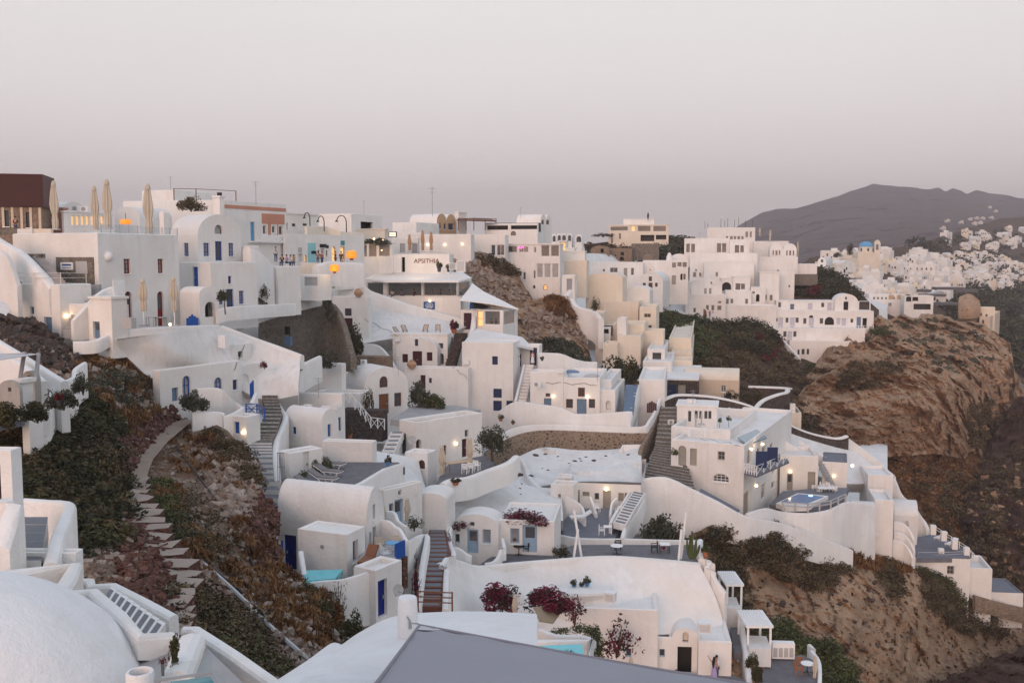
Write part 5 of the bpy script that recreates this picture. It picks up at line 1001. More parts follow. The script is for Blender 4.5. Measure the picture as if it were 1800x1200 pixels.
H('white_wall', 'white wall beside the maroon gate', 1122, 1168, 1173, 668, 724, 125, 80, 'flat', cat='wall')
o = empty('garden_gate', P(1137, 725, 121), R_(-5)); tag(o, 'pointed maroon gate at the head of the stone path', 'gate')
for q in range(5): MB().box(q * .24, q * .24 + .22, 0, .06, 0, 1.15 + .13 * (2 - abs(q - 2))).build('board', 'maroon', o)
ribbon('path_parapet', 'long white parapet above the spotted stone wall', [(870, 777, 113.4), (895, 756, 115), (945, 746, 116), (1050, 748, 116), (1128, 750, 116.2), (1145, 737, 118), (1155, 720, 121), (1162, 700, 124)], 1.3, .4)
ribbon('stone_wall', 'spotted tan stone wall under the long white parapet', [(855, 795, 113), (895, 771, 114.6), (948, 757, 115.8), (1050, 759, 115.9), (1142, 762, 116)], 3.4, .5, 'stone_tan', 3)
stairs('stairs', 'broad worn stone stairs left of the hotel', [((1125, 858, 105), (1228, 882, 101)), ((1140, 815, 110), (1212, 830, 106)), ((1152, 780, 114), (1188, 780, 113)), ((1162, 715, 124), (1190, 715, 124))], 26, 'stone_stair', 'stone_step', jit=.06)
ribbon('stone_wall', 'crumbling stone wall left of the broad stone stairs', [(1164, 712, 124), (1152, 745, 119), (1143, 764, 116), (1130, 790, 111.5), (1128, 830, 107.5)], 2.6, .5, 'stone_tan')
# cave houses left of centre
H('vaulted_house', 'white vaulted house with arched brown window and wooden door', 606, 641, 717, 680, 735, 109, 36, 'vR', rise=2.0, R=[('aw', 667, 661, 682, 681, 'brown'), ('d', 666, 692, 684, 727, 'wood'), ('w2', 693, 690, 706, 714, 'brown')])
box_thing('ruined_wall', 'ruined tan stone wall behind the vaulted house', 'wall', 606, 680, 628, 655, 120, 75, 2.0, 'stone_ruin')
H('white_block', 'white block with brown window beside the wooden door', 556, 634, 655, 692, 742, 103, 68, 'flat', R=[('w1', 641, 707, 648, 723, 'wood')])
railing('white cross-braced stair railing beside the white block', [(590, 711, 99.5), (614, 709, 99.5), (634, 730, 99), (652, 752, 98.5), (676, 755, 99)], 1.1, 2, 1, 'white_paint', .09, cross=True, name='stair_railing')
box_thing('stone_retaining_wall', 'dark stone wall under the white stair railing', 'wall', 600, 672, 722, 776, 100, 76, 1.5, 'stone_dark')
H('white_house', 'white wall with stucco panel left of the vaulted house', 480, 602, 608, 640, 735, 106, 74, 'flat', cat='house')
H('white_house', 'white house behind the little vault with blue windows', 492, 602, 606, 693, 768, 92, 80, 'flat')
ac_unit('air conditioner behind the little blue-windowed vault', 540, 722, 88, R_(-15), .9)
H('little_vault', 'little white vaulted house with two blue windows', 500, 566, 595, 745, 800, 84, 58, 'vR', rise=1.15, L=[('w1', 514, 750, 520.5, 763, 'blue')], R=[('sh', 576, 745, 583, 767, 'blue')])
H('back_vault', 'small white vault with blue window behind the little vault', 560, 592, 606, 730, 790, 90, 60, 'vR', rise=.7, R=[('w2', 594, 733, 600, 757, 'blue')])
H('door_block', 'white block with grey iron gate and white door', 490, 511, 567, 797, 862, 76, 46, 'flat', R=[('d', 533, 790, 544, 838, 'sign_white')])
H('terrace_house', 'pinkish white wall behind the sun lounger terrace', 566, 655, 662, 778, 830, 81, 80, 'flat', cat='wall')
terrace('lounger_terrace', [(520, 868), (522, 830), (560, 812), (700, 812), (712, 820), (600, 868)], (600, 845, 74), 'slate_floor')
ribbon('terrace_wall', 'long white wall in front of the sun loungers', [(596, 866, 67, 930), (640, 847, 70, 920), (680, 823, 75, 915), (711, 814, 79, 900)], 4, .4, k=2)
ribbon('terrace_wall', 'white end wall with black gate post left of the loungers', [(494, 862, 69), (515, 866, 68.6), (530, 868, 68.3)], 2.2, .4)
for i, (x, y) in enumerate(((570, 862), (592, 850), (600, 838), (580, 828), (605, 824))): shade('grey sun lounger on the slate terrace, ' + ('nearest the camera', 'second from the front', 'third from the front', 'fourth, beside the shrubs', 'farthest, by the back wall')[i], on_z(x, y, P(600, 845, 74).z + .01), 0, 0, rz=R_(70), s=1.15)
o = empty('iron_gate', P(488, 845, 73)); tag(o, 'tall grey iron gate in the white door block', 'gate'); 
for q in range(5): MB().box(q * .12, q * .12 + .04, 0, .04, 0, 2.1).build('bar', 'steel', o)
MB().box(0, .52, 0, .04, 2.05, 2.1).box(0, .52, 0, .04, 1.0, 1.05).build('frame', 'steel', o)
stairs('stairs', 'white steps with grey treads below the stair railing', [((668, 803, 89), (690, 803, 89)), ((688, 760, 96), (711, 757, 96))], 6, 'tread_grey', 'white', inset=1)
H('long_house', 'long white wall with maroon doorway behind two parasols', 702, 731, 847, 743, 822, 95, 44, 'flat', ph=1.0, rmat='white', R=[('d', 812, 771, 821.5, 803, 'maroon'), ('w1', 817, 755, 824, 768, 'plastic_grey'), ('ao', 728, 772, 741, 790), ('w1', 780, 782, 785, 800, 'maroon')], lamps=[('R', 800, 779)])
terrace('roof_terrace', [(686, 737), (734, 741), (845, 720), (800, 712), (725, 713)], (735, 742, 97), 'pale_floor')
dish('white satellite dish on the wall of the long white house', 724, 773, 91, 8, .3, 75)
H('white_block', 'white block with small arched brown window', 712, 752, 767, 797, 858, 87, 68, 'flat', L=[('aw', 735.5, 808, 747, 824, 'brown')])
sheet('white_slope', 'smooth white curved wall left of the arched brown window', [[(640, 790, 86), (690, 797, 86), (735, 806, 87.5)], [(648, 806, 83), (700, 830, 83), (745, 848, 85)], [(690, 850, 78), (720, 880, 78), (760, 882, 80)]], amp=.2, thick=2, cat='wall')
umbrella('closed beige parasol at the long white house, left of two', 777, 781, 833, 86, 838, 'parasols at the long white house', wpx=15); umbrella('closed beige parasol at the long white house, right of two', 826, 768, 818, 88, 820, 'parasols at the long white house', wpx=14)
terrace('dining_terrace', [(765, 850), (790, 812), (850, 800), (870, 812), (820, 842)], (800, 835, 86), 'slate_floor')
table('long wooden dining table between the two parasols', P(806, 826, 86), 2.2, .9, .76, 'pale_wood', 'wood', rz=R_(30)); 
for i, (x, y) in enumerate(((818, 832), (828, 830), (838, 826))): chair('white garden chair at the long wooden table, ' + ('left', 'middle', 'right') [i], P(x, y, 85.3), R_(160), group='chairs at the long table')
ribbon('terrace_wall', 'white rolling wall in front of the dining terrace', [(785, 850, 80), (800, 842, 81), (830, 838, 83), (865, 825, 86), (900, 812, 88), (915, 800, 90)], 1.9, .8)
# pool house and the stairs beside it
H('pool_house', 'white barrel-vaulted pool house with deep blue door', 487, 645, 676, 926, 1010, 61, 69, 'vR', rise=2.25, mat='white', L=[('d', 497.5, 940, 521.5, 1001, 'deep_blue')], R=[('w1', 655, 886, 660, 912, 'lilac_door'), ('d', 655, 925, 662, 985, 'lilac_door'), ('w1', 649, 935, 653, 968, 'lilac_door')], f=1)
H('pool_extension', 'white flat extension with tall window beside the pool', 523, 610, 641, 940, 1006, 55.5, 67, 'flat', ph=.07, L=[], R=[('w1', 620, 949, 630, 987, 'lilac_door')], f=1)
MB().lathe([(0, 0), (.12, 0), (.12, .05), (0, .06)], 10).build('wall_vent', 'steel', [x for x in COL.objects if x.name.startswith('pool_extension')][0], loc=on_face([x for x in COL.objects if x.name.startswith('pool_extension')][0], 'L', 567, 960, .03)).rotation_euler = (0, R_(-90), 0)
zp = P(560, 1016, 53.2).z
terrace('pool_deck', [(620, 1000), (640, 965), (700, 945), (712, 960), (690, 985), (650, 1004)], (640, 1000, 54), 'pale_floor')
o = terrace('swimming_pool', [(529, 1002), (603, 1000), (589, 1016), (536, 1020)], (560, 1014, 53.2), 'pool_turquoise', .3); tag(o, kind='structure')
ribbon('pool_wall', 'big curving white wall round the turquoise pool and deck', [(524, 968, 55.2, 1062), (529, 1002, 54, 1062), (536, 1022, 52.8, 1075), (570, 1021, 52.3, 1095), (605, 1018, 52, 1100), (640, 1008, 52.5, 1100), (662, 1000, 52.8, 1095)], 3, .3)
H('deck_house', 'white base with deep blue doorway below the pool deck', 622, 661, 706, 1003, 1092, 52.6, 58, 'flat', ph=.25, rmat='white', R=[('d', 664, 1018, 681, 1083, 'deep_blue')], f=2)
o = empty('pool_gate', P(695, 985, 56.2), R_(62)); tag(o, 'bright blue slatted gate at the pool deck', 'gate')
for q in range(6): MB().box(q * .17, q * .17 + .15, 0, .05, 0, .95).build('board', 'blue', o)
o = empty('garden_gate', P(486, 985, 56), R_(75)); tag(o, 'bright blue slatted gate at the pool house door', 'gate')
for q in range(5): MB().box(q * .17, q * .17 + .15, 0, .05, 0, .95).build('board', 'deep_blue', o)
shade('dark wooden sun lounger on the pool deck', P(637, 1000, 54.2), 0, 0, rz=R_(-12), s=.95, cushion='wood', frame='wood', tilt=.75)
table('blue cloth table on the pool deck', P(690, 975, 57.5), .8, .8, .74, 'sky_blue', 'white_paint', True); chair('white folding chair at the blue cloth table', P(678, 985, 57), R_(120)); chair('canvas armchair behind the blue cloth table', P(668, 968, 58.5), R_(170), 'canvas'); chair('second canvas armchair nearest the blue gate', P(694, 965, 59), R_(190), 'canvas')
ribbon('terrace_wall', 'white scalloped wall behind the blue cloth table', [(668, 914, 62.5), (680, 915, 62), (692, 925, 61), (700, 930, 60.5), (711, 950, 58.5)], 1.6, .25)
ribbon('terrace_wall', 'white scalloped wall behind the pool house parasols', [(677, 898, 66), (690, 900, 65.5), (697, 915, 64), (712, 925, 63)], 2, .25)
H('blue_door_house', 'white house with pale blue doors behind the pool house', 662, 676, 742, 862, 940, 73, 48, 'flat', R=[('dg', 684, 884, 692, 915, 'light_blue'), ('dg', 693.5, 877, 709, 922, 'light_blue'), ('w1', 700, 860, 706, 870, 'plastic_grey')])
umbrella('closed beige parasol at the pale blue doors', 716, 873, 916, 71, 918, 'parasols behind the pool house', wpx=13); umbrella('short closed parasol behind the pool house vault', 674, 886, 910, 66, 914, 'parasols behind the pool house', wpx=9)
lattice('white lattice vent over the pale blue doors', 711, 859, 732.5, 872, 75, 70, 6, 'L')
H('wavy_house', 'pinkish white house with wavy top beside the brick stairs', 727, 785, 800, 880, 945, 76, 80, 'vL', rise=.55)
stairs('stairs', 'grey stairs with brick edges climbing past the pool house', [((733, 1068, 61), (776, 1068, 61)), ((742, 1010, 66), (781, 1010, 66)), ((746, 965, 71), (791, 968, 71)), ((755, 930, 76), (783, 932, 76))], 16, 'tread_grey', 'brick_edge', inset=1)
ribbon('stair_wall', 'white wall between the pool deck and brick stairs', [(716, 955, 65), (742, 940, 71), (746, 944, 71), (739, 980, 66.5), (733, 1020, 62.5), (727, 1070, 58.5)], 2, .4)
ribbon('stair_wall', 'white wall right of the brick stairs', [(786, 925, 77), (785, 950, 74), (792, 972, 71), (786, 985, 68), (780, 1000, 66.5), (777, 1070, 60)], 2.2, .4)
box_thing('rubble_wall', 'red rubble panel behind the satellite dish', 'wall', 690, 709, 980, 1035, 57.5, 55, .4, 'stone_red')
dish('grey satellite dish below the blue pool gate', 700, 1036, 52, 10, .5, 70); 
railing('brown wooden handrail at the foot of the brick stairs', [(735, 1074, 56), (795, 1076, 57)], 1.2, 1, 3, 'wood', .09, name='wooden_railing')
# ================================================================== THE TOWN, right of the rubble bank
H('tall_house', 'tall white house with pale panels and a lit arched window', 905, 984, 992, 461, 532, 175, 81, 'none', L=[('wp', 943.5, 463, 954.5, 488, 'white_paint'), ('wp', 956.5, 463, 968, 488, 'white_paint'), ('wp', 970, 463, 982, 488, 'white_paint'), ('aw1', 920, 478, 924, 491, 'plastic_grey'), ('aw1', 938, 475, 941.5, 489, 'plastic_grey'), ('alit', 955, 500, 962, 509, 'wood'), ('aw1', 937, 501, 941, 507, 'iron')])
nb = H('upper_storey', 'glass fronted storey with pink neon on the tall house', 889, 984, 990, 430, 463, 176.5, 81, 'slab', cat='house', L=[('gl', 890, 432, 909, 444, 'white_paint'), ('W', 912, 433, 929, 444, 'white_paint'), ('w1', 938.5, 434, 943, 444, 'white_paint'), ('gl', 951, 430, 966, 451, 'white_paint'), ('gl', 968, 430, 983, 451, 'white_paint')])
MB().tube([(0, 0, 0), (0, .3, .2), (0, .5, -.1), (0, .9, .15), (0, 1.1, 0)], .09, 6).build('neon_sign', 'neon_pink', nb, loc=on_face(nb, 'L', 921, 436, .02))
H('skyline_house', 'white skyline house with long roof terrace above the neon', 852, 945, 962, 393, 434, 194, 79, 'flat', L=[('aw', 898, 406, 907, 414, 'wood'), ('o', 856, 396, 893, 404), ('o', 898, 396, 944, 403)])
H('vaulted_house', 'white house with twin vaulted gables on the skyline', 908, 950, 970, 391, 425, 201, 60, 'vR2', rise=1.7, R=[('aw1', 951.5, 386, 957.5, 395, 'plastic_grey'), ('aw1', 960, 386, 966.5, 395, 'plastic_grey')])
for i, (x, w, y) in enumerate(((970, 8, 416), (979, 8, 415), (987, 9, 415), (997, 8, 415), (1012, 11, 417))): H('little_vault', 'tiny vaulted house in the skyline row, ' + ('leftmost', 'second', 'third', 'fourth', 'rightmost')[i] + ' of five', x - 1, x + w, x + w + 3, y + 3, y + 14, 240, 78, 'vL', rise=1.1, L=[('aw1', x + 1, y - 2, x + w - 1, y + 9, 'plastic_grey')], group='skyline row of vaults')
H('lit_kiosk', 'small yellow lit doorway house beside the glass storey', 983, 996, 999, 424, 442, 205, 80, 'slab', L=[('lit', 984.5, 426, 994.5, 441, 'gold')], cat='kiosk')
H('white_block', 'stepped white roof block right of the glass storey', 985, 1028, 1031, 443, 475, 186, 80, 'slab'); H('white_block', 'small white roof step above the stepped block', 994, 1010, 1013, 437, 448, 188, 80, 'slab')
H('cream_house', 'cream house side below the stepped white block', 985, 1031, 1036, 458, 495, 183, 80, 'flat', mat='cream'); H('grey_door_house', 'white house with steel grey door beside the tall house', 988, 1010, 1014, 484, 535, 171, 80, 'flat', L=[('d', 996, 490, 1005.5, 513, 'steel')])
H('long_house', 'long white house with dark windows below the ruins', 1040, 1130, 1136, 461, 492, 226, 82, 'flat', L=[('W', 1072, 470, 1086, 479, 'white_paint'), ('d', 1096.5, 471, 1102.5, 488, 'grey_door'), ('w1', 1109.5, 471, 1114, 483), ('w1', 1060, 473, 1063, 477)])
H('long_house', 'white house with roof bar and three windows above the chapel', 1130, 1209, 1214, 458, 512, 229, 82, 'flat', L=[('w1', 1181, 461, 1189, 471, 'white_paint'), ('w1', 1191, 461, 1198, 468), ('w1', 1200, 461, 1207, 469), ('d', 1181, 484, 1188, 500, 'grey_door'), ('ao', 1196, 481, 1201, 492), ('gl', 1200, 481, 1206, 492, 'white_paint')])
H('little_vault', 'low white vault with conical chimney above the roof bar', 1180, 1208, 1212, 452, 464, 236, 80, 'vL', rise=.8)
o = MB().lathe([(.75, 0), (.7, 1.2), (.35, 2.1), (0, 2.3)], 10).build('conical_chimney', 'white', None, True, P(1176.5, 461, 233)); tag(o, 'white conical chimney beside the low vault', 'chimney')
o = MB().lathe([(1.4 * math.cos(q * math.pi / 16), 1.5 * math.sin(q * math.pi / 16)) for q in range(9)], 16).build('stone_dome', 'stone_ruin', None, True, P(1139, 457, 250)); tag(o, 'rough stone dome behind the white chapel', 'dome')
ch = H('chapel', 'white vaulted chapel with a small bell gable', 1121, 1165, 1179, 496, 524, 214, 76, 'vL', rise=2.1, cat='chapel', L=[('w1', 1140.5, 486, 1146, 494, 'brown'), ('w1', 1130, 497, 1135, 504, 'brown'), ('w2', 1140, 497, 1147, 508, 'brown'), ('w1', 1151.5, 497, 1156, 504, 'brown')])
pz = root_plan[ch.name]; bg = MB(); outer = [(-.75, 0), (.75, 0), (.75, 1.1), (.4, 1.4), (.3, 1.8), (0, 2.1), (-.3, 1.8), (-.4, 1.4), (-.75, 1.1)]; hole = arch_poly(-.28, .28, .25, 1.1)
for x_ in (0, .5): vs, tr = tess(outer, [hole]); bg.add([(x_, pz.Ll / 2 + v.x, pz.H + 2.0 + v.y) for v in vs], tr)
for lp in (outer, hole): n = len(lp); bg.add([(x_, pz.Ll / 2 + a, pz.H + 2.0 + z) for x_ in (0, .5) for a, z in lp], [(i, (i + 1) % n, n + (i + 1) % n, n + i) for i in range(n)])
bg.build('bell_gable', 'white', ch); MB().lathe([(.2, 0), (.12, .25), (0, .3)], 8).build('bell', 'gold', ch, loc=(.25, pz.Ll / 2, pz.H + 2.5))
H('cream_house', 'big cream house with rounded top in the middle distance', 1030, 1094, 1102, 489, 545, 186, 78, 'vL', rise=.9, mat='cream')
H('white_vault', 'low white vault right of the big cream house', 1096, 1142, 1148, 512, 532, 192, 78, 'vL', rise=.9)
ribbon('white_wall', 'steep curving white wall above the brown crag', [(1012, 503, 172), (1000, 520, 169), (1012, 538, 167), (1040, 546, 165), (1052, 560, 163)], 5, 1.0)
HX = [(1034, 1060, 1066, 549, 585, 171, 'cream', 'cream block with pale garage door', [('sh', 1047, 552, 1059, 572, 'cream')]), (1060, 1122, 1128, 531, 570, 184, 'cream', 'curved cream terrace house', []), (1124, 1153, 1159, 540, 596, 180, 'cream', 'tall cream house with two small brown windows', [('W', 1132, 551, 1144, 558, 'pale_wood'), ('w1', 1139, 571, 1146, 577, 'white_paint')]),
      (1047, 1073, 1078, 575, 608, 166, 'white', 'white house with dark slot opening', [('o', 1050, 578, 1070, 586)]), (1076, 1132, 1138, 570, 608, 168, 'cream', 'cream terrace wall with chimney pillars', []), (1086, 1126, 1132, 590, 622, 160, 'cream', 'cream block above the dark tree', []), (1060, 1085, 1090, 604, 640, 158, 'cream', 'cream curved block left of the dark tree', []),
      (1128, 1166, 1186, 582, 628, 168, 'cream', 'cream terrace block with red pot', []), (1138, 1168, 1176, 614, 665, 157, 'white', 'white porch block with framed opening', [('gl', 1146, 619, 1163, 633, 'white_paint')]), (1176, 1215, 1222, 594, 625, 172, 'cream', 'cream planter wall beside the scrub', []), (1130, 1180, 1186, 636, 672, 150, 'white', 'white rounded block above the maroon gate', []),
      (1150, 1216, 1282, 634, 668, 158, 'cream', 'long cream terrace house with wooden posts', []), (1180, 1216, 1222, 618, 640, 166, 'cream', 'cream dining terrace block', []), (1100, 1142, 1150, 540, 575, 190, 'cream', 'cream wall behind the tall cream house', []), (1085, 1100, 1104, 560, 605, 164, 'white', 'white chimney pillar block', [])]
for a, b_, c, yt, yb, d, m_, l_, ops in HX: H('cream_house' if m_ == 'cream' else 'white_house', l_, a, b_, c, yt, yb, d, 79, 'flat', mat=m_, L=ops)
H('beige_house', 'beige vaulted house with pale blue window above the snaking wall', 1203, 1298, 1317, 669, 712, 147, 76, 'vR', rise=1.5, mat='beige', rmat='cream', L=[('w', 1267, 677, 1276.5, 689, 'sign_white')])
H('stone_house', 'dark stone house with navy and grey doors', 1169, 1226, 1232, 669, 712, 141, 78, 'slab', mat='stone_dark', rmat='white', L=[('d', 1176, 676, 1188, 697, 'navy'), ('d', 1192, 676, 1205, 694, 'grey_door')])
SN = [(1158, 708, 126), (1178, 697, 127.6), (1200, 692.5, 129), (1260, 697, 130), (1320, 712, 131), (1370, 736, 132), (1420, 758, 134), (1470, 769, 137), (1492, 765, 138.5)]
ribbon('snaking_wall', 'long dark stone wall snaking above the white hotel', [(x, y + 2, d) for x, y, d in SN], 3.0, .6, 'stone_dark', 4); ribbon('wall_coping', 'white coping line along the snaking dark wall', [(x, y, d - .06) for x, y, d in SN], .28, .7, 'white', 4)
SN2 = [(1332, 716, 133), (1345, 702, 137), (1370, 692, 140), (1386, 688, 142), (1388, 682, 145), (1370, 680, 148), (1315, 678, 151)]
ribbon('garden_wall', 'dark stone wall looping round the cactus garden', [(x, y + 2, d) for x, y, d in SN2], 3.5, .6, 'stone_dark', 3); ribbon('wall_coping', 'white coping round the cactus garden wall', [(x, y, d - .06) for x, y, d in SN2], .28, .7, 'white', 3)
H('white_wall', 'cream wall stub below the cactus garden', 1366, 1408, 1412, 726, 760, 141, 80, 'flat', mat='cream', cat='wall'); box_thing('wall_pier', 'white pier on the cream wall stub', 'wall', 1389, 1398, 710, 728, 141, 80, .8, 'white')
# ridge hotel and ruins
H('ridge_hotel', 'cream hotel with long glazed terraces on the ridge', 1070, 1175, 1186, 396, 430, 285, 81, 'slab', mat='cream', cat='hotel', L=[('gl', 1073, 398, 1104, 406, 'white_paint'), ('gl', 1121, 397, 1144, 407, 'white_paint'), ('gl', 1148, 397, 1171, 407, 'white_paint'), ('o', 1126, 413, 1150, 424), ('o', 1153, 413, 1171, 421), ('w1', 1074, 410, 1077.5, 427), ('w1', 1088, 410, 1091.5, 420), ('alit', 1110, 397, 1116, 406, 'white_paint')])
H('ridge_block', 'white roof block on top of the ridge hotel', 1096, 1150, 1156, 386, 400, 290, 81, 'slab'); umbrella('closed dark parasol on the ridge hotel roof', 1139, 374, 385, 288, 388, None, 'maroon', 4)
H('ruined_house', 'ruined tan stone house with arched top below the ridge hotel', 1038, 1071, 1076, 441, 460, 262, 80, 'vL', rise=1.4, mat='stone_ruin', L=[('o', 1056, 437, 1061, 444), ('ao', 1045, 447, 1052, 456), ('o', 1055, 447, 1063, 459)]); H('ruined_house', 'ruined roofless stone house beside the arched ruin', 1072, 1110, 1113, 436, 460, 264, 80, 'none', mat='stone_ruin', L=[('o', 1091, 443, 1097, 449), ('o', 1077, 448, 1083, 456), ('ao', 1089, 451, 1097, 458)])
box_thing('stone_retaining_wall', 'grey rubble retaining wall right of the ruins', 'wall', 1110, 1158, 428, 458, 270, 80, 2, 'stone_grey')
# the stepped cluster under the ridge
W1 = lambda x, y, w=4, h=8, m='grey_door', k='w1': (k, x, y, x + w, y + h, m)
EX = [(1243, 1327, 1331, 400, 428, 285, 'flat', 'top white house of the right cluster with five tiny windows', [W1(1310.5, 407, 4.5, 10), W1(1318, 407, 3.5, 10), W1(1276, 415), W1(1283, 415, 5), W1(1290, 415), W1(1296, 415, 5), W1(1303, 415)]), (1203, 1282, 1286, 419, 450, 268, 'flat', 'white house with two wide glass doors and sloped wing wall', [('gl', 1206, 428, 1213, 444, 'white_paint'), ('gl', 1214.5, 428, 1222, 444, 'white_paint'), ('gl', 1260, 427, 1268, 444, 'white_paint'), ('gl', 1269, 427, 1277, 444, 'white_paint')]),
      (1283, 1317, 1321, 421, 450, 266, 'flat', 'white house with wooden strip and dark glass door', [('gl', 1292, 431, 1299, 444), ('gl', 1301, 431, 1308, 444, 'white_paint')]), (1213, 1331, 1340, 445, 492, 260, 'flat', 'broad blank white house in the stepped cluster', [W1(1218, 478, 6, 9, 'lilac_door'), W1(1229, 479, 4, 7), W1(1222, 473, 3, 4)]), (1238, 1325, 1334, 461, 502, 254, 'flat', 'second blank white block stepped below', [W1(1258, 478, 4, 8)]),
      (1325, 1386, 1390, 424, 448, 282, 'flat', 'white block behind the twin arched villas', []), (1332, 1402, 1411, 452, 478, 263, 'flat', 'pale terrace wall under the twin arched villas', []), (1394, 1436, 1439, 464, 482, 264, 'flat', 'white pool terrace with glass screen', []), (1336, 1369, 1374, 479, 535, 249, 'slab', 'narrow tall white house with two grey shutters', [W1(1343, 518, 5, 9), W1(1353, 518, 5, 10)]), (1370, 1396, 1400, 475, 515, 255, 'slab', 'white house with dark flat roof edge', [W1(1386, 501, 3, 4)]),
      (1268, 1290, 1294, 490, 515, 251, 'slab', 'white house with dark arched cave mouth', [('ao', 1269, 496, 1285, 511)]), (1289, 1318, 1324, 487, 517, 249, 'slab', 'white house with black square over a big arch', [('gl', 1293, 498, 1301, 509), ('gl', 1302, 498, 1310, 509, 'white_paint')]), (1275, 1320, 1326, 511, 540, 245, 'flat', 'white house with small stairs and two grey doors', [W1(1276, 525, 5, 9), W1(1284, 525, 5, 8), W1(1310, 525, 5, 9)]), (1320, 1345, 1350, 505, 540, 247, 'flat', 'white house with dark arched passage', [('ao', 1329, 517, 1335, 530), W1(1322, 512, 5, 4)]),
      (1205, 1275, 1281, 518, 560, 238, 'flat', 'white house with brown door and two visitors', [W1(1219, 541, 4, 8), W1(1241, 536, 5, 9), W1(1250.5, 536, 5, 9), W1(1261, 537, 7, 8), W1(1262, 529, 6, 4), ('d', 1236.5, 543, 1243, 557, 'wood')]), (1275, 1364, 1369, 537, 582, 239, 'flat', 'big smooth white wall left of the balcony row', []), (1203, 1213, 1216, 497, 560, 241, 'slab', 'narrow white tower block beside the scrub', [])]
for a, b_, c, yt, yb, d, rf, l_, ops in EX: H('white_house', l_, a, b_, c, yt, yb, d, 80, rf, L=ops)
H('villa', 'twin white villas with arched gables and small windows', 1353, 1400, 1406, 440, 458, 271, 79, 'vL2', rise=1.9, L=[W1(1358, 440, 2.5, 8), W1(1363, 440, 4, 9, 'lilac_door'), W1(1369, 440, 2.5, 8), W1(1382, 440, 2.5, 9), W1(1387, 440, 4, 9, 'lilac_door'), W1(1393.5, 440, 2.5, 9)])
H('vaulted_house', 'white vaulted house with twin french doors and balcony', 1210, 1269, 1275, 499, 522, 243, 80, 'vL', rise=1.3, L=[W1(1237.5, 506, 5, 11, 'white_paint', 'W'), W1(1246, 506, 5, 11, 'white_paint', 'W'), W1(1211.5, 507, 3, 9), W1(1249, 495, 3, 4)])
box_thing('stone_retaining_wall', 'grey stone wall under the glass pool terrace', 'wall', 1396, 1437, 482, 500, 262, 80, 2, 'stone_grey')
for i, (x, yt, yb) in enumerate(((1335.5, 400, 413), (1353.5, 403, 424), (1402, 425, 452))): umbrella('closed cream parasol beside the twin villas, ' + ('shortest, on the top roof', 'middle, before the mountain', 'tallest, right of the gables')[i], x, yt, yb, 278, yb + 1, 'parasols at the twin villas', wpx=4)
for i, x in enumerate((1239, 1244, 1267, 1274, 1279, 1291, 1298, 1310, 1323)): MB().tube([(0, 0, 0), (0, 0, [2.2, 1.6, 2.8, 2.4, 3, 2.6, 3.2, 2.5, 2.6][i])], .06, 5).build('mast', 'stem', None, loc=P(x, 402, 287)); tag(bpy.context.scene.objects[-1], 'thin roof mast on the top white house before the mountain', 'mast', 'roof masts')
# balcony row at the cliff
H('balcony_row', 'upper white balcony row with lilac doors at the cliff', 1365, 1465, 1470, 530, 550, 244, 82, 'slab', cat='hotel', L=[W1(1368, 531, 5, 9), ('w2', 1389, 534, 1396, 544, 'light_blue'), ('sh', 1420, 533, 1428, 544, 'lilac_door'), W1(1443.5, 532, 5.5, 8), ('sh', 1454.5, 532, 1461.5, 545, 'lilac_door')])
H('gable_house', 'white gabled house at the right end of the balcony row', 1468, 1507, 1513, 532, 582, 240.5, 81, 'vL', rise=2.1, L=[W1(1485.5, 521.5, 3.5, 5), ('o', 1483, 530, 1491, 545)])
lo = H('balcony_row', 'middle white terrace row with many lilac doors', 1357, 1535, 1541, 547, 584, 238, 82, 'flat', cat='hotel', ph=.1, L=[('d', 1368.5, 558, 1376, 579, 'lilac_door'), ('d', 1389, 558, 1396.5, 578, 'lilac_door'), ('d', 1422, 559, 1430, 578, 'lilac_door'), W1(1381, 558, 5, 9), W1(1398.5, 558, 5.5, 9), W1(1412, 559, 5.5, 10), W1(1441, 559, 6, 10), ('ao', 1450, 557, 1466, 571), ('sh', 1470.5, 559, 1477, 570, 'lilac_door'), ('sh', 1479.5, 559, 1487, 573, 'lilac_door'), W1(1495, 560, 5, 7), ('d', 1506, 557, 1513, 578, 'slate_blue'), ('o', 1516.5, 559, 1523.5, 576), W1(1362, 559, 5, 6), ('an', 1422.5, 554, 1429.5, 558.5, 'iron')])
railing('white rail along the middle terrace row', [(1362, 578, 236.5), (1535, 578, 236)], .8, 20, 1, 'white_paint', .14)
H('balcony_row', 'lower white terrace row with one lilac door', 1354, 1520, 1530, 578, 606, 234, 82, 'flat', cat='hotel', ph=.1, L=[W1(1377, 582, 5.5, 10), ('d', 1384.5, 582, 1392, 598, 'lilac_door'), W1(1394.5, 582, 5.5, 10)])
H('cliff_house', 'white foot of the balcony row above the cliff', 1388, 1496, 1502, 600, 648, 231, 82, 'flat', L=[W1(1402, 614, 3.5, 9, 'slate_blue'), W1(1409, 613, 5.5, 10), W1(1418, 613, 4.5, 10)])
ribbon('stair_wall', 'white stair wall running down beside the red scrub', [(1352, 572, 237), (1368, 590, 233), (1385, 608, 229), (1404, 628, 225)], 3, .6, k=2)
railing('white pergola frame at the right end of the balcony row', [(1509, 546, 238), (1529, 546, 238)], 2.3, 1, 1, 'white_paint', .2, name='pergola')
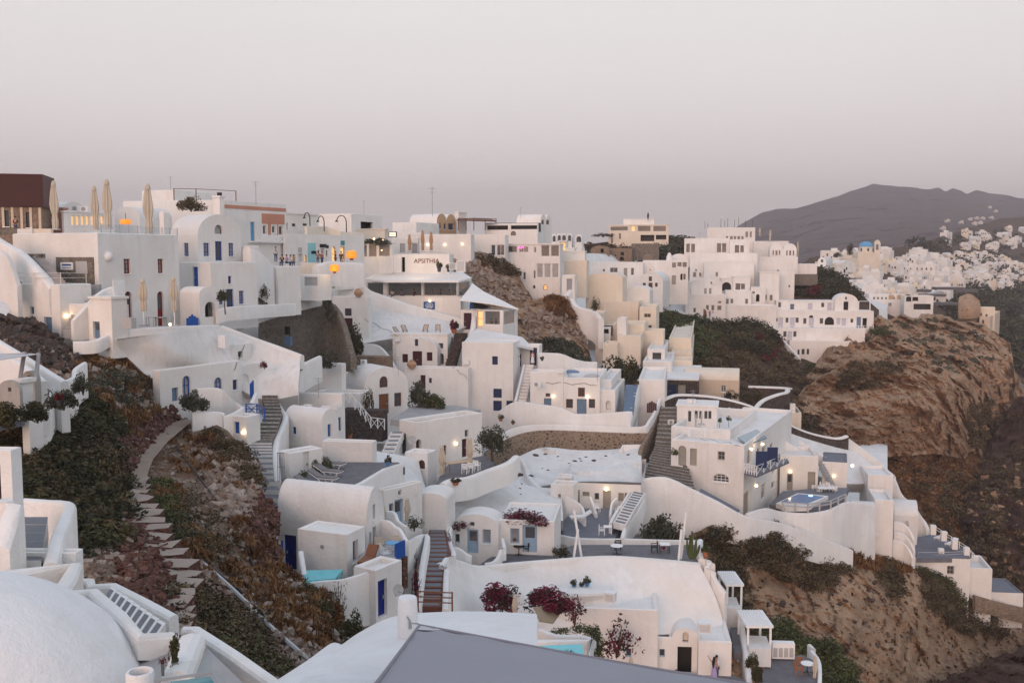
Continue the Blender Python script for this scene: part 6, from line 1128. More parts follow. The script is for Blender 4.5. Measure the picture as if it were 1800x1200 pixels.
# the white hotel with the pool
H('roof_house', 'white roof house with five narrow windows on the hotel', 1190, 1260, 1274, 716, 758, 117, 77, 'slab', Lr=4.5,  L=[W1(1209.5, 722, 5.5, 19, 'grey_door'), W1(1221, 721.5, 5.5, 14), W1(1229, 722, 5.5, 14), W1(1238, 722, 5.5, 14), W1(1245, 722, 5.5, 14)])
box_thing('water_tank', 'white roof box on the hotel roof house', 'roof box', 1207, 1223, 703, 713, 119, 77, 1.0, 'white')
H('hotel_upper', 'white upper hotel block with roof terrace railings', 1180, 1283, 1330, 756, 800, 110, 66, 'flat', ph=1.0, cat='hotel')
hm = H('hotel', 'large white hotel with semicircular window and long balcony', 1180, 1306, 1392, 783, 905, 105, 64, 'flat', cat='hotel', f=2, ph=.4, L=[('ad', 1192.5, 783, 1206, 818, 'grey_door'), ('d', 1213, 788, 1224.5, 818, 'grey_door'), ('w2', 1261.5, 793, 1274, 808.5, 'grey_door'), ('ag', 1252.5, 832, 1281.5, 847.5, 'white_paint')],
  R=[('d', 1306.7, 864, 1317, 905, 'grey_door'), ('d', 1314, 790, 1320, 815, 'grey_door'), W1(1331, 787, 5, 8), W1(1340, 785, 5, 12), W1(1354, 779, 5, 8), ('d', 1338, 850, 1345, 876, 'grey_door'), W1(1356, 846, 5, 12), ('d', 1369, 836, 1374, 860, 'grey_door'), W1(1357, 825, 4, 6)], lamps=[('R', 1318, 789), ('R', 1338, 780), ('R', 1327, 853)])
canopy('skylight', 'pale blue sloping skylight on the hotel roof', [(1297, 768, 109), (1314, 781, 106.5), (1348, 768, 112.5), (1330, 754, 116)], .15, 'solar', 'skylight')
canopy('balcony', 'long grey balcony slab on the hotel side', [(1308, 831, 103), (1330, 836, 101.8), (1387, 811, 112.5), (1382, 805, 114.5), (1310, 825, 104.5)], .2, 'grey_floor', 'balcony'); railing('white cross-braced railing round the hotel balcony', [(1308, 831, 103), (1330, 836, 101.8), (1387, 811, 112.5)], 1.05, 5, 1, 'white_paint', .07, cross=True)
for i, (x0, x1, y0, y1, d) in enumerate(((1329, 1348, 793, 822, 103.8), (1349, 1367, 786, 812, 107.5))): box_thing('balcony_screen', ('nearer navy privacy screen on the hotel balcony', 'farther navy privacy screen on the hotel balcony')[i], 'screen', x0, x1, y0, y1, d, 88, .08, 'navy', 'balcony screens')
for i, x in enumerate((1186, 1214, 1246)): railing('white slatted terrace rail on the hotel front, ' + ('left', 'middle', 'right')[i], [(x, 766, 111), (x + 25, 767, 109.5)], .8, 1, 3, 'white_paint', .1, 'hotel terrace rails')
for i, (x, y) in enumerate(((1265, 744), (1281, 742))): tree('potted_tree', ('left round potted tree on the hotel terrace', 'right round potted tree on the hotel terrace')[i], x, y + 2, 114, 10, 15, 'leaf_green', i + 1, 400, .4, .14, group='potted terrace trees')
umbrella('closed grey parasol on the hotel terrace, left of two', 1223, 727, 750, 112, 752, 'grey hotel parasols', 'plastic_grey', 4); umbrella('closed grey parasol on the hotel terrace, right of two', 1233, 722, 744, 112.5, 746, 'grey hotel parasols', 'plastic_grey', 4)
sheet('white_slope', 'broad white stepped slope between hotel and snaking wall', [[(1264, 722, 130), (1330, 738, 130.5), (1400, 765, 132.5), (1470, 786, 137), (1500, 792, 139)], [(1275, 748, 126), (1340, 768, 127), (1400, 792, 129.5), (1470, 812, 134), (1535, 818, 138)], [(1290, 780, 121.5), (1360, 805, 123.5), (1420, 830, 127), (1490, 850, 131), (1566, 845, 136)]], amp=.25, thick=3, cat='wall')
ribbon('ramp_wall', 'white diagonal ramp wall above the hotel pool', [(1275, 738, 124), (1330, 752, 124.6), (1370, 768, 125), (1405, 790, 125.5), (1432, 812, 125)], 2.6, .4, k=3); ribbon('ramp_wall', 'second white diagonal wall with little slate steps', [(1405, 775, 127), (1430, 790, 126), (1447, 802, 125), (1462, 808, 124)], 1.6, .4, k=3)
H('pool_wing', 'white hotel wing with two grey doors behind the pool', 1372, 1437, 1442, 802, 866, 120.5, 82, 'flat', L=[('dg', 1383.5, 832, 1393, 862, 'grey_door'), ('d', 1420, 829, 1432.5, 863, 'grey_door')], lamps=[('L', 1389, 828)])
H('terrace_block', 'white block with grey roof terrace above the pool', 1446, 1488, 1500, 813, 862, 121.5, 72, 'flat', rmat='grey_floor', ph=.08, R=[('w1', 1490, 823, 1493.5, 857, 'lilac_door')], lamps=[('R', 1495, 818), ('L', 1466, 836)])
ribbon('outer_wall', 'white outer wall falling down the cliff edge, upper part', [(1486, 765, 140, 850), (1520, 790, 141, 870), (1548, 812, 141, 900), (1566, 832, 141, 910), (1570, 848, 140, 920)], 8, .6); ribbon('outer_wall', 'white outer wall bulging down the cliff edge, lower part', [(1570, 838, 139.5, 950), (1586, 868, 139, 950), (1608, 888, 139.5, 960), (1622, 912, 139.5, 965), (1628, 930, 139, 965)], 8, .6)
H('side_block', 'white stepped block with rail right of the hotel pool', 1526, 1568, 1576, 836, 900, 130, 80, 'flat')
terrace('pool_terrace', [(1352, 886), (1376, 863), (1440, 857), (1492, 857), (1484, 874), (1452, 888), (1418, 894), (1378, 892)], (1420, 882, 112), 'grey_floor')
o = terrace('raised_pool', [(1364, 884), (1402, 866), (1456, 871), (1420, 890), (1380, 891)], (1420, 882, 112), 'white', .5, 'white raised rim of the blue hotel pool', 'pool', dz=.4); terrace('swimming_pool', [(1373, 881), (1404, 867.5), (1448, 872), (1416, 885)], (1420, 882, 112), 'pool_blue', .04, dz=.45)
o = MB().lathe([(0, 0), (.25, 0), (.2, .05), (0, .06)], 10).build('pool_lamp', 'pool_lamp', None, loc=on_z(1425, 871, P(1420, 882, 112).z + .46)); tag(o, 'blue underwater lamp shining in the hotel pool', 'lamp')
ribbon('pool_wall', 'long curving white wall below the hotel pool terrace', [(1318, 902, 100.5, 950), (1350, 893, 103.5, 960), (1376, 899, 106.5, 970), (1420, 902, 107.5, 975), (1460, 896, 109.5, 980), (1486, 884, 112.5, 985), (1502, 882, 114.5, 985), (1540, 888, 118, 990)], 4, .5)
railing('white post railing round the hotel pool terrace', [(1376, 897, 106.6), (1420, 900, 107.6), (1460, 894, 109.6), (1486, 882, 112.6)], .95, 2, 2, 'plastic_grey', .16)
table('white table with crossed legs beside the hotel pool', P(1452, 868, 117), 2.0, .9, .75); 
for i, (x, y) in enumerate(((1432, 868), (1446, 862), (1458, 862), (1466, 868), (1440, 873))): chair('white slatted chair at the pool table, ' + ('leftmost', 'back left', 'back right', 'rightmost', 'front')[i], P(x, y, 118 - i * .2), R_(60 * i), group='pool table chairs', s=1.15)
stairs('stairs', 'steep little iron stairs down to the pool', [((1466, 860, 120.5), (1472, 862, 120.3)), ((1440, 816, 121.8), (1447, 814, 122))], 10, 'steel', 'steel')
ribbon('front_wall', 'great white front wall sweeping down below the hotel', [(1128, 842, 102, 930), (1168, 839, 101.5, 940), (1210, 857, 100.5, 945), (1250, 876, 100, 948), (1310, 906, 99.5, 960), (1370, 918, 103, 975), (1420, 934, 106, 985), (1460, 950, 108.5, 995), (1500, 966, 111, 1000)], 6, .6)
canopy('ramp', 'grey sloping ramp beside the hotel base', [(1232, 858, 102.5), (1300, 895, 101), (1290, 900, 100.6), (1228, 866, 101.6)], .2, 'grey_floor', 'ramp')
H('lower_vault', 'white rounded house with air conditioner below the pool', 1498, 1538, 1548, 912, 985, 119, 74, 'vR', rise=1.2, L=[('w1', 1499.5, 929, 1513, 943, 'plastic_grey')]); H('lower_house', 'white house with tall slit window below the pool', 1538, 1568, 1574, 880, 985, 123, 78, 'flat', L=[])
for i, (x, y) in enumerate(((1572, 916), (1572, 934), (1570, 948))): ribbon('scalloped_wall', ('upper', 'middle', 'lower')[i] + ' scalloped white wall beside the grey sun terrace', [(x, y, 127 - i), (x + 14, y + 3, 126.6 - i), (x + 26, y + 16, 126 - i), (x + 33, y + 32, 125.5 - i)], 3, .4)
H('vault_end', 'white rounded end house above the grey sun terrace', 1572, 1612, 1629, 908, 952, 133, 72, 'vR', rise=1.4, L=[('an', 1590, 915, 1597, 924, 'old_white')])
terrace('sun_terrace', [(1600, 946), (1640, 938), (1662, 945), (1708, 972), (1700, 980), (1612, 980)], (1650, 965, 131), 'grey_floor')
H('terrace_wall', 'white wall with grey shuttered window under the sun terrace', 1562, 1703, 1716, 982, 1050, 127.5, 84, 'none', L=[('w2', 1665, 994, 1677, 1009, 'grey_door'), ('sh', 1623, 996, 1631, 1002, 'plastic_grey')], cat='wall'); H('step_block', 'white stepped block at the end of the sun terrace', 1700, 1742, 1762, 1000, 1060, 128.5, 78, 'flat', ph=.8); H('step_block', 'lowest white block with grey roof at the right edge', 1740, 1798, 1806, 1042, 1064, 130.5, 84, 'flat', rmat='grey_floor', ph=.1)
for i, (x, y) in enumerate(((1641, 938), (1660, 949), (1679, 964), (1655, 979), (1700, 977))): box_thing('terrace_pillar', 'square white pillar on the sun terrace, ' + ('farthest', 'second', 'third', 'front left', 'front right')[i], 'pillar', x - 4.5, x + 4.5, y - 14, y + 2, 131.5 - i * .8, 80, .7, 'white', 'sun terrace pillars')
railing('grey double rail between the sun terrace pillars', [(1614, 981, 129), (1655, 981, 128.6), (1700, 979, 129)], .85, 1, 2, 'plastic_grey', .08); railing('grey rail along the back of the sun terrace', [(1645, 937, 133), (1700, 972, 131), (1712, 985, 130)], .9, 4, 2, 'white_paint', .08)
shade('white sun lounger at the back of the sun terrace', P(1645, 950, 132), 0, 0, rz=R_(-55), s=1.1, cushion='sign_white'); shade('white sun lounger nearer the middle pillar', P(1664, 961, 131), 0, 0, rz=R_(-55), s=1.1, cushion='sign_white')
ribbon('stone_wall', 'tan stone wall along the foot of the lowest block', [(1715, 1046, 127.4), (1750, 1056, 128.6), (1800, 1068, 130), (1850, 1072, 132)], 2, .5, 'stone_ruin', 2)
# ================================================================== lower middle: lumpy white roofs, slate terrace, front walls
sheet('lumpy_slope', 'lumpy whitewashed cave roofs under the spotted stone wall', [[(912, 802, 109), (955, 786, 113), (1020, 791, 114), (1080, 789, 114), (1126, 783, 114)], [(905, 832, 103.5), (960, 822, 107), (1020, 815, 108), (1080, 815, 108), (1128, 812, 109)], [(925, 858, 98.5), (980, 850, 101), (1030, 846, 102), (1080, 846, 102), (1130, 848, 103)]], amp=1.9, freq=.3, thick=3, cat='roof', seed=3)
sheet('lumpy_slope', 'lumpy whitewashed slope above the pale blue doors', [[(796, 852, 90), (850, 836, 94), (890, 824, 97), (925, 852, 98), (985, 858, 99)], [(792, 882, 85.5), (850, 880, 88), (905, 868, 91), (950, 878, 92), (988, 885, 93)], [(792, 925, 81), (850, 916, 82), (900, 910, 83), (950, 908, 85), (990, 915, 87)]], amp=.9, freq=.35, thick=3, cat='roof', seed=5)
ribbon('broken_wall', 'broken white wall edge running down the lumpy roofs', [(913, 806, 106), (920, 820, 104), (927, 838, 101), (940, 852, 98.5), (958, 868, 95.5)], 1.0, .5, 'old_white')
ribbon('roof_parapet', 'square white parapet end beside the broad stone stairs', [(1094, 790, 112.5), (1096, 782, 113), (1126, 781, 113), (1127, 800, 110.5), (1128, 835, 105.5)], 1.4, .4, k=1)
H('patio_house', 'white cave rooms with grey doors round the grey patio', 985, 1126, 1136, 852, 912, 98, 80, 'none', L=[('d', 1060, 862, 1073.5, 896, 'grey_door'), ('w1', 1045, 866, 1053, 878, 'grey_door'), ('d', 1098, 866, 1108, 900, 'grey_door'), ('sh', 1087, 866, 1096.5, 881, 'grey_door'), ('sh', 1024, 864, 1036, 872, 'grey_door'), ('d', 1011, 860, 1019, 888, 'grey_door'), ('sh', 979, 838, 990, 852, 'sign_white')], lamps=[('L', 1066, 859), ('L', 1009, 863)], f=1.5)
H('patio_wing', 'white wing with shuttered roof box left of the grey patio', 968, 1008, 1016, 853, 915, 95, 74, 'flat', L=[('d', 981, 868, 986, 893, 'grey_door')])
H('shutter_box', 'little white roof box with two shutters above the patio', 977, 1004, 1008, 839, 858, 100, 78, 'flat', L=[('sh', 980, 842, 990, 855, 'sign_white'), ('sh', 993, 841, 1003, 853, 'sign_white')], cat='roof box')
terrace('patio', [(978, 925), (1015, 893), (1130, 893), (1100, 925), (1080, 945), (1000, 948)], (1060, 920, 92), 'grey_floor')
for i, pts in enumerate(([(994, 872, 93), (1010, 880, 92.5), (1021, 890, 92), (1026, 908, 91)], [(1036, 872, 96.5), (1040, 884, 96), (1046, 902, 94)], [(1086, 874, 96.5), (1078, 884, 95.5), (1075, 905, 93)])): ribbon('scalloped_wall', 'white scalloped partition on the grey patio, ' + ('left', 'middle', 'right')[i], pts, 1.6, .25, group='patio partitions')
stairs('stairs', 'striped white and grey stairs beside the patio', [((1078, 919, 88.5), (1100, 923, 87.5)), ((1096, 888, 93), (1118, 892, 92)), ((1112, 862, 98), (1134, 868, 97))], 12, 'tread_grey', 'white', inset=1)
ribbon('stair_wall', 'white wall right of the striped stairs', [(1136, 866, 97.5), (1130, 885, 95), (1118, 905, 91.5), (1104, 922, 88.5), (1097, 945, 86)], 1.8, .35); ribbon('stair_wall', 'white wall left of the striped stairs', [(1112, 858, 99), (1100, 880, 95), (1085, 900, 91), (1076, 918, 88.6)], 1.0, .3)
ribbon('patio_wall', 'low white wall between patio and slate terrace', [(976, 938, 87), (1020, 946, 86), (1100, 947, 86), (1170, 949, 86.4), (1232, 950, 87)], 1.0, .35)
chair('white armchair by the right patio door', P(1087, 905, 92.5), R_(200)); chair('white slatted chair by the middle patio door', P(1050, 900, 93.5), R_(160)); chair('white garden chair at the patio edge', P(1058, 940, 87.5), R_(80)); table('small white table at the patio edge', P(1068, 938, 87.5), .7, .7, .7)
shade('white padded sun lounger on the grey patio', P(1002, 915, 90), 0, 0, rz=R_(-75), s=1.0, cushion='sign_white')
H('blue_window_vault', 'white vaulted house with pale blue door and windows', 797, 876, 886, 926, 990, 78.6, 80, 'vL', rise=.95, L=[('w1', 825.5, 917, 834, 924.5, 'steel'), ('dg', 821, 930, 841, 972, 'light_blue'), ('wp', 848, 930, 863, 955, 'light_blue'), ('w1', 799.5, 938, 808, 953, 'light_blue')], f=1)
H('blue_door_house', 'white flat house with bougainvillea roof and pale blue door', 877, 974, 986, 917, 975, 78.8, 82, 'flat', ph=.15, L=[('wp', 897, 928, 913, 955, 'light_blue'), ('dg', 918.5, 922, 944, 970, 'light_blue')], f=1, lamps=[])
ZS = (1000, 975, 79)
terrace('slate_terrace', [(838, 996), (860, 980), (880, 972), (985, 964), (1010, 957), (1232, 957), (1228, 990), (1120, 984), (1000, 986), (900, 992)], ZS, 'slate_floor')
ribbon('terrace_wall', 'low white wall with steps before the vaulted blue house', [(788, 960, 75), (805, 963, 75.2), (818, 972, 75), (829, 977, 75)], 1.0, .3); ribbon('terrace_wall', 'white seat wall curving beside the pale blue door', [(880, 945, 78), (883, 962, 76.5), (880, 975, 75.5), (870, 986, 74.8), (853, 990, 74.6)], 1.0, .3)
ribbon('terrace_parapet', 'long white parapet edging the slate terrace', [(778, 990, 68), (790, 981, 70), (815, 986, 71.5), (845, 995, 73), (900, 990, 74), (960, 985, 75), (1060, 978, 76), (1130, 981, 76.4), (1232, 990, 76.6)], 1.4, .5)
sheet('bulging_wall', 'great bulging white wall below the slate terrace', [[(779, 992, 68), (845, 998, 72.9), (960, 988, 74.9), (1060, 981, 75.9), (1140, 984, 76.2), (1230, 993, 76.4)], [(781, 1030, 66.5), (845, 1030, 71.5), (960, 1030, 74), (1060, 1025, 74.6), (1140, 1025, 75), (1252, 1035, 75.6)], [(786, 1075, 64), (845, 1080, 69), (960, 1072, 72.3), (1060, 1070, 72.6), (1140, 1080, 73.4), (1268, 1080, 74.6)], [(790, 1130, 61), (845, 1130, 66), (960, 1120, 70.5), (1060, 1120, 71.4), (1150, 1115, 72.4), (1272, 1110, 73.6)]], amp=.45, freq=.25, thick=3, cat='wall', mat='white', seed=7)
sheet('bench_ledge', 'rounded white ledge holding three blue flower pots', [[(955, 1032, 74.6), (1020, 1018, 75), (1075, 1030, 74.4)], [(952, 1040, 72.4), (1015, 1043, 72.2), (1075, 1042, 72.6)], [(960, 1056, 73.2), (1015, 1064, 73), (1068, 1054, 73.4)]], amp=.08, thick=2.5, mat='white', cat='ledge')
ribbon('end_wall', 'white end wall with cactus planter on the slate terrace', [(1236, 947, 82), (1233, 962, 79), (1241, 984, 76.5), (1248, 990, 76.2), (1251, 1010, 75.6), (1274, 1042, 75)], 3.5, .45)
H('front_house', 'white front wall with bougainvillea and blue windows', 962, 1155, 1161, 1073, 1205, 71.6, 84, 'flat', ph=.2, L=[('w1', 1011, 1098, 1028.5, 1109, 'light_blue'), ('w1', 1100, 1139, 1110, 1154, 'light_blue')], f=1)
H('portal_house', 'white house with dark doorway under a little arch', 1181, 1228, 1236, 1122, 1190, 72, 84, 'vL', rise=.75, L=[('an', 1200, 1110, 1210, 1128, 'cream'), ('o', 1191, 1136, 1215.5, 1184)], f=1); H('side_wall', 'low white wall with small blue window left of the portal', 1152, 1182, 1186, 1121, 1190, 72.2, 84, 'flat', L=[('w1', 1159, 1140, 1169, 1154, 'light_blue')], f=1, cat='wall')
H('box_house', 'white box house right of the dark doorway', 1228, 1285, 1291, 1129, 1195, 70.8, 84, 'flat', f=1.5, ph=.1)
lattice('white lattice box on the bulging wall, upper', 1061, 1044, 1080, 1060, 70.2, 70, 6, 'L', depth=.7, t=.05); lattice('white lattice box above the portal house', 1228, 1097, 1250, 1113, 70.6, 84, 6, 'L', depth=.9, t=.05)
terrace('front_court', [(1140, 1196), (1180, 1186), (1290, 1186), (1320, 1200), (1320, 1240), (1140, 1240)], (1250, 1196, 70), 'slate_floor')
person('woman in lilac dress with long dark hair and raised arm', P(1255, 1196, 69.6), R_(150), 1.68, dress='lilac', long_hair=True, arm=dict(elr=(.36, -.12, 1.5), wrr=(.52, -.2, 1.68), har=(.57, -.23, 1.75)))
person('man in white shirt embracing the woman in lilac', P(1259, 1195, 70.1), R_(120), 1.78)
canopy('reed_awning', 'sagging reed mat awning under the bougainvillea', [(938, 1066, 67), (990, 1062, 70), (984, 1078, 68.5), (972, 1094, 66.5), (948, 1090, 65.5)], .08, 'reed')
umbrella('closed beige parasol before the bougainvillea', 905, 1043, 1085, 64, 1092, None, wpx=12); umbrella('small closed parasol at the front wall window', 1109, 1153, 1172, 69, 1180, None, wpx=9)
lattice('white lattice screen behind the bougainvillea parasol', 893, 1045, 920, 1064, 68, 82, 6, 'L', t=.05)
# plunge-pool cabins on the right
ribbon('divider_wall', 'long thin white wall between the plunge pool terraces', [(1303, 1062, 80), (1308, 1090, 77.5), (1314, 1130, 74), (1320, 1170, 71), (1324, 1215, 68)], 2.2, .4, k=2)
def cabin(label, x0, x1, yt, yb, d, back=4):
    root = empty('pergola_cabin', P(x0, yb, d)); tag(root, label, 'pergola', 'plunge pool cabins'); k = m_px(d); w = (x1 - x0) * k; h = (yb - yt) * k
    MB().box(-.1, w + .1, -.1, back, h - .18, h).build('roof', 'white_paint', root)
    for q in range(8): MB().box(w * q / 8, w * q / 8 + .06, -.12, back, h + .002, h + .05).build('slat', 'white_paint', root)
    for x, y in ((0, 0), (w - .15, 0), (0, back - .2), (w - .15, back - .2)): MB().box(x, x + .15, y, y + .15, -.5, h - .18).build('post', 'white_paint', root)
cabin('upper white slatted cabin over a plunge pool', 1276, 1304, 1024, 1095, 80, 3.2); cabin('lower white slatted cabin over a plunge pool', 1312, 1355, 1096, 1180, 74, 3.2)
box_thing('plunge_pool_base', 'white block holding the upper plunge pool', 'pool', 1275, 1300, 1068, 1112, 79, 84, 2.5, 'old_white'); terrace('plunge_pool', [(1276, 1061), (1296, 1061), (1297, 1067), (1276, 1067)], (1286, 1066, 79.6), 'pool_teal', .1, dz=.08)
box_thing('plunge_pool_base', 'white block holding the lower plunge pool', 'pool', 1316, 1355, 1140, 1172, 73, 84, 2.5, 'old_white'); terrace('plunge_pool', [(1318, 1130), (1348, 1131), (1350, 1139), (1317, 1139)], (1330, 1138, 73.6), 'pool_teal', .1, dz=.08)
terrace('plunge_terrace', [(1284, 1102), (1306, 1102), (1312, 1145), (1290, 1145)], (1296, 1140, 74), 'slate_floor'); terrace('table_terrace', [(1335, 1192), (1350, 1158), (1410, 1150), (1440, 1165), (1436, 1215), (1335, 1225)], (1390, 1185, 72), 'slate_floor')
box_thing('cupboard', 'low white cupboard with louvred doors on the table terrace', 'cupboard', 1358, 1397, 1131, 1158, 74.5, 86, .6, 'white_paint'); _r = bpy.context.scene.objects
cb = [x for x in COL.objects if x.name.startswith('cupboard')][0]
for q in range(4): panel(cb, 'door', 'L', 1359.5 + q * 9.4, 1138, 1366.5 + q * 9.4, 1154, 'plastic_grey', .03)
table('round white table on the right corner terrace', P(1419, 1182, 72), .95, .95, .74, 'white_paint', 'iron', True); chair('brown wicker chair left of the round table', P(1403, 1184, 71.6), R_(100), 'wicker', 'wicker chairs'); chair('brown wicker chair behind the round table', P(1406, 1172, 73.5), R_(160), 'wicker', 'wicker chairs')
umbrella('closed parasol leaning beside the round white table', 1432, 1150, 1195, 71.5, 1198, None, wpx=9)
ribbon('corner_wall', 'white wall round the corner terrace with the round table', [(1419, 1131, 77), (1430, 1142, 75.5), (1442, 1158, 73.5), (1445, 1180, 71.5), (1444, 1215, 69)], 2.5, .3)
table('round white table with black chairs on the slate terrace', on_z(1084, 974, P(*ZS).z), 1.0, 1.0, .74, 'white_paint', 'iron', True); chair('black chair tucked behind the round slate terrace table', on_z(1086, 966, P(*ZS).z), R_(180), 'black', 'black terrace chairs'); chair('black iron chair beside the square white table', on_z(1150, 970, P(*ZS).z), R_(-90), 'black', 'black terrace chairs'); table('square white table with flower pot on the slate terrace', on_z(1168, 970, P(*ZS).z), .8, .8, .7, 'white_paint', 'iron')
table('black round table before the pale blue door', on_z(912, 975, P(*ZS).z), .9, .9, .74, 'black', 'black', True); chair('black wicker chair right of the black table', on_z(926, 972, P(*ZS).z), R_(-120), 'black', 'black terrace chairs')
for i, (x0, y0, x1, y1, d) in enumerate(((1022, 978, 1009, 897, 78), (1008, 982, 1016, 930, 77.5), (1197, 982, 1206, 900, 78), (1193, 984, 1198, 930, 77.5))): o = MB().tube([P(x0, y0, d), P(x1, y1, d)], .1, 8).build('pole', 'white_paint'); tag(o, 'tall white pole on the slate terrace, ' + ('left pair, taller', 'left pair, shorter', 'right pair, taller', 'right pair, shorter')[i], 'pole', 'white terrace poles')
# ================================================================== foreground: near roof, chimney, sail, dome, stairs
sheet('near_vault', 'smooth white near roof behind the grey shade sail', [[(598, 1134, 30), (640, 1106, 31), (700, 1081, 32), (800, 1074, 33), (880, 1075, 33.5), (944, 1079, 33.5)], [(560, 1165, 26), (640, 1138, 27), (720, 1118, 27.6), (800, 1108, 28), (880, 1105, 28), (944, 1112, 28)], [(520, 1205, 22), (620, 1190, 22.5), (720, 1180, 23), (800, 1180, 23), (880, 1180, 23), (945, 1185, 23)], [(470, 1260, 18), (580, 1260, 18), (700, 1260, 18), (800, 1260, 18), (880, 1260, 18.5), (945, 1260, 19)]], amp=.12, freq=.6, thick=4, mat='dome_white', cat='roof')
sheet('broken_ledge', 'white broken roof edge at the foot of the mound', [[(470, 1205, 25), (540, 1160, 27), (582, 1130, 29), (600, 1132, 29.5)], [(470, 1220, 23), (540, 1180, 25), (590, 1155, 27), (610, 1140, 28)], [(480, 1260, 20), (550, 1230, 22), (600, 1200, 24), (620, 1180, 25)]], amp=.15, freq=1.2, thick=2, mat='dome_white', cat='roof')
cp = P(717, 1135, 27.5); o = empty('round_chimney', cp); tag(o, 'round white chimney post holding the shade sail', 'chimney'); MB().lathe([(.29, -1), (.275, 1.0), (.262, 1.36), (.24, 1.39), (0, 1.37)], 20).build('post', 'dome_white', o, True)
A, Bc, Cc = P(737, 1099, 24), P(1345, 1207, 20.5), P(590, 1290, 11.5)
b = MB(); n = 60
for i in range(n + 1):
    for j in range(n + 1):
        u, v = i / n, j / n; p = A + (Bc - A) * u + (Cc - A) * v; sag = -.5 * (u * (1 - u) + v * (1 - v)) * .35; b.v.append((p.x, p.y, p.z + sag * (.3 + u + v) + .035 * math.exp(-6 * (u + v)) * math.sin(40 * (u - v)) + .012 * noise.noise(p * 1.4)))
b.f = [(i * (n + 1) + j, (i + 1) * (n + 1) + j, (i + 1) * (n + 1) + j + 1, i * (n + 1) + j + 1) for i in range(n) for j in range(n) if i + j > 1]
for v in list(b.v): pass
so = empty('shade_sail', A); tag(so, 'large grey fabric shade sail stretched across the foreground', 'shade sail')
for i, v in enumerate(b.v): b.v[i] = tuple(Vector(v) - A)
b.build('fabric', 'sail_grey', so, True); a0, b0, c0 = Vector((0, 0, 0)), Bc - A, Cc - A
MB().add([a0 + Vector((0, 0, .012)), c0 * .085 + Vector((0, 0, .012)), (b0 * .055 + c0 * .045) + Vector((0, 0, .014)), b0 * .075 + Vector((0, 0, .012))], [(0, 1, 2, 3)]).build('corner_plate', 'sail_pale', so)
MB().tube([b0 * q + Vector((0, 0, .01 - .5 * q * (1 - q) * .35 * (.3 + q))) for q in [i / 12 for i in range(13)]], .035, 6).build('hem', 'seam_grey', so); MB().tube([c0 * q + Vector((0, 0, .01 - .5 * q * (1 - q) * .35 * (.3 + q))) for q in [i / 12 for i in range(13)]], .035, 6).build('hem', 'seam_grey', so)
for q in range(8): MB().lathe([(0, 0), (.022, 0), (.02, .015), (0, .02)], 8).build('rivet', 'steel', so, loc=(b0 * (.012 + q * .009) if q < 5 else c0 * (.02 + (q - 5) * .02)) + Vector((0, 0, .03)))
MB().tube([Vector((-.02, .05, .03)), cp - A + Vector((.1, -.25, .75)), ], .018, 6).bar(cp - A + Vector((.08, -.28, .85)), cp - A + Vector((.08, -.28, .6)), .05).tube([cp - A + Vector((.02, -.3, .95)), cp - A + Vector((.1, -.27, .78)), cp - A + Vector((.14, -.33, .62))], .022, 6).build('turnbuckle', 'steel', so)
dc = P(-60, 1340, 14.0); o = empty('near_dome', dc); tag(o, 'smooth white dome in the bottom left foreground', 'dome'); MB().lathe([(2.62 * math.cos(q * math.pi / 48), 2.62 * math.sin(q * math.pi / 48)) for q in range(25)], 72).build('dome_shell', 'dome_white', o, True); MB().lathe([(2.66, -2.5), (2.66, 0), (2.6, .02)], 48).build('drum', 'dome_white', o, True)
H('near_wall', 'pinkish white wall with maroon door at the left edge', -70, 28, 33, 792, 1000, 19, 86, 'flat', Lr=.35, ph=.02, thick=.1,  L=[('d', -14, 815, 3, 880, 'maroon')], f=1.5, cat='wall')
ribbon('buttress', 'sloping white buttress before the maroon door wall', [(-20, 960, 17.5), (0, 900, 18), (10, 882, 18.3), (26, 876, 18.5)], 2.2, .35, k=3)
stairs('stairs', 'white stairs with grey treads at the left edge', [((24, 985, 18.5), (72, 985, 18.5)), ((40, 908, 21.5), (84, 908, 21.5))], 5, 'tread_grey', 'white')
ribbon('stair_wall', 'white stair wall curving round the left edge stairs', [(34, 878, 22.6), (75, 881, 22.4), (109, 885, 22), (101, 912, 20.6), (88, 940, 19.4), (74, 990, 18)], 1.6, .28)
H('near_block', 'white block with arched recess above the armchair', 20, 136, 140, 972, 1060, 18.8, 88, 'flat', Lr=.3, f=1, L=[('an', 45, 988, 108, 1010, 'old_white')], thick=.16, ph=.05)
ribbon('planter_wall', 'white walled balcony corner with grey armchair', [(-40, 1012, 16.6), (40, 1003, 17.2), (117, 993, 17.8), (100, 1018, 16.5), (78, 1045, 15.5), (50, 1085, 14.8)], 1.3, .3, k=1, smooth=False)
terrace('balcony_floor', [(-40, 1040), (60, 1030), (110, 1015), (80, 1060), (-40, 1070)], (50, 1090, 16.6), 'cream', .2)
chair('grey cushioned armchair in the walled balcony corner', P(46, 1100, 16.6), R_(150), 'grey_cushion', s=.9)
ribbon('stair_wall', 'white outer wall of the foreground stairs beside the mound', [(137, 1020, 18.2, 1060), (149, 1020, 18.2, 1065), (152, 1030, 18.1, 1070), (190, 1028, 18, 1090), (245, 1056, 17.6, 1110), (297, 1084, 17.3, 1130)], 1.5, .22, k=1, smooth=False)
ribbon('stair_wall', 'white inner wall of the foreground stairs', [(118, 1042, 15.6, 1150), (153, 1038, 15.8, 1150), (200, 1080, 15, 1160), (243, 1119, 14.4, 1160), (312, 1113, 15, 1160)], 1.5, .22, k=1, smooth=False)
stairs('stairs', 'white foreground stairs with grey inset treads', [((250, 1128, 15.0), (292, 1120, 16.4)), ((170, 1052, 16.6), (196, 1048, 17.8))], 9, 'tread_grey', 'white', inset=1)
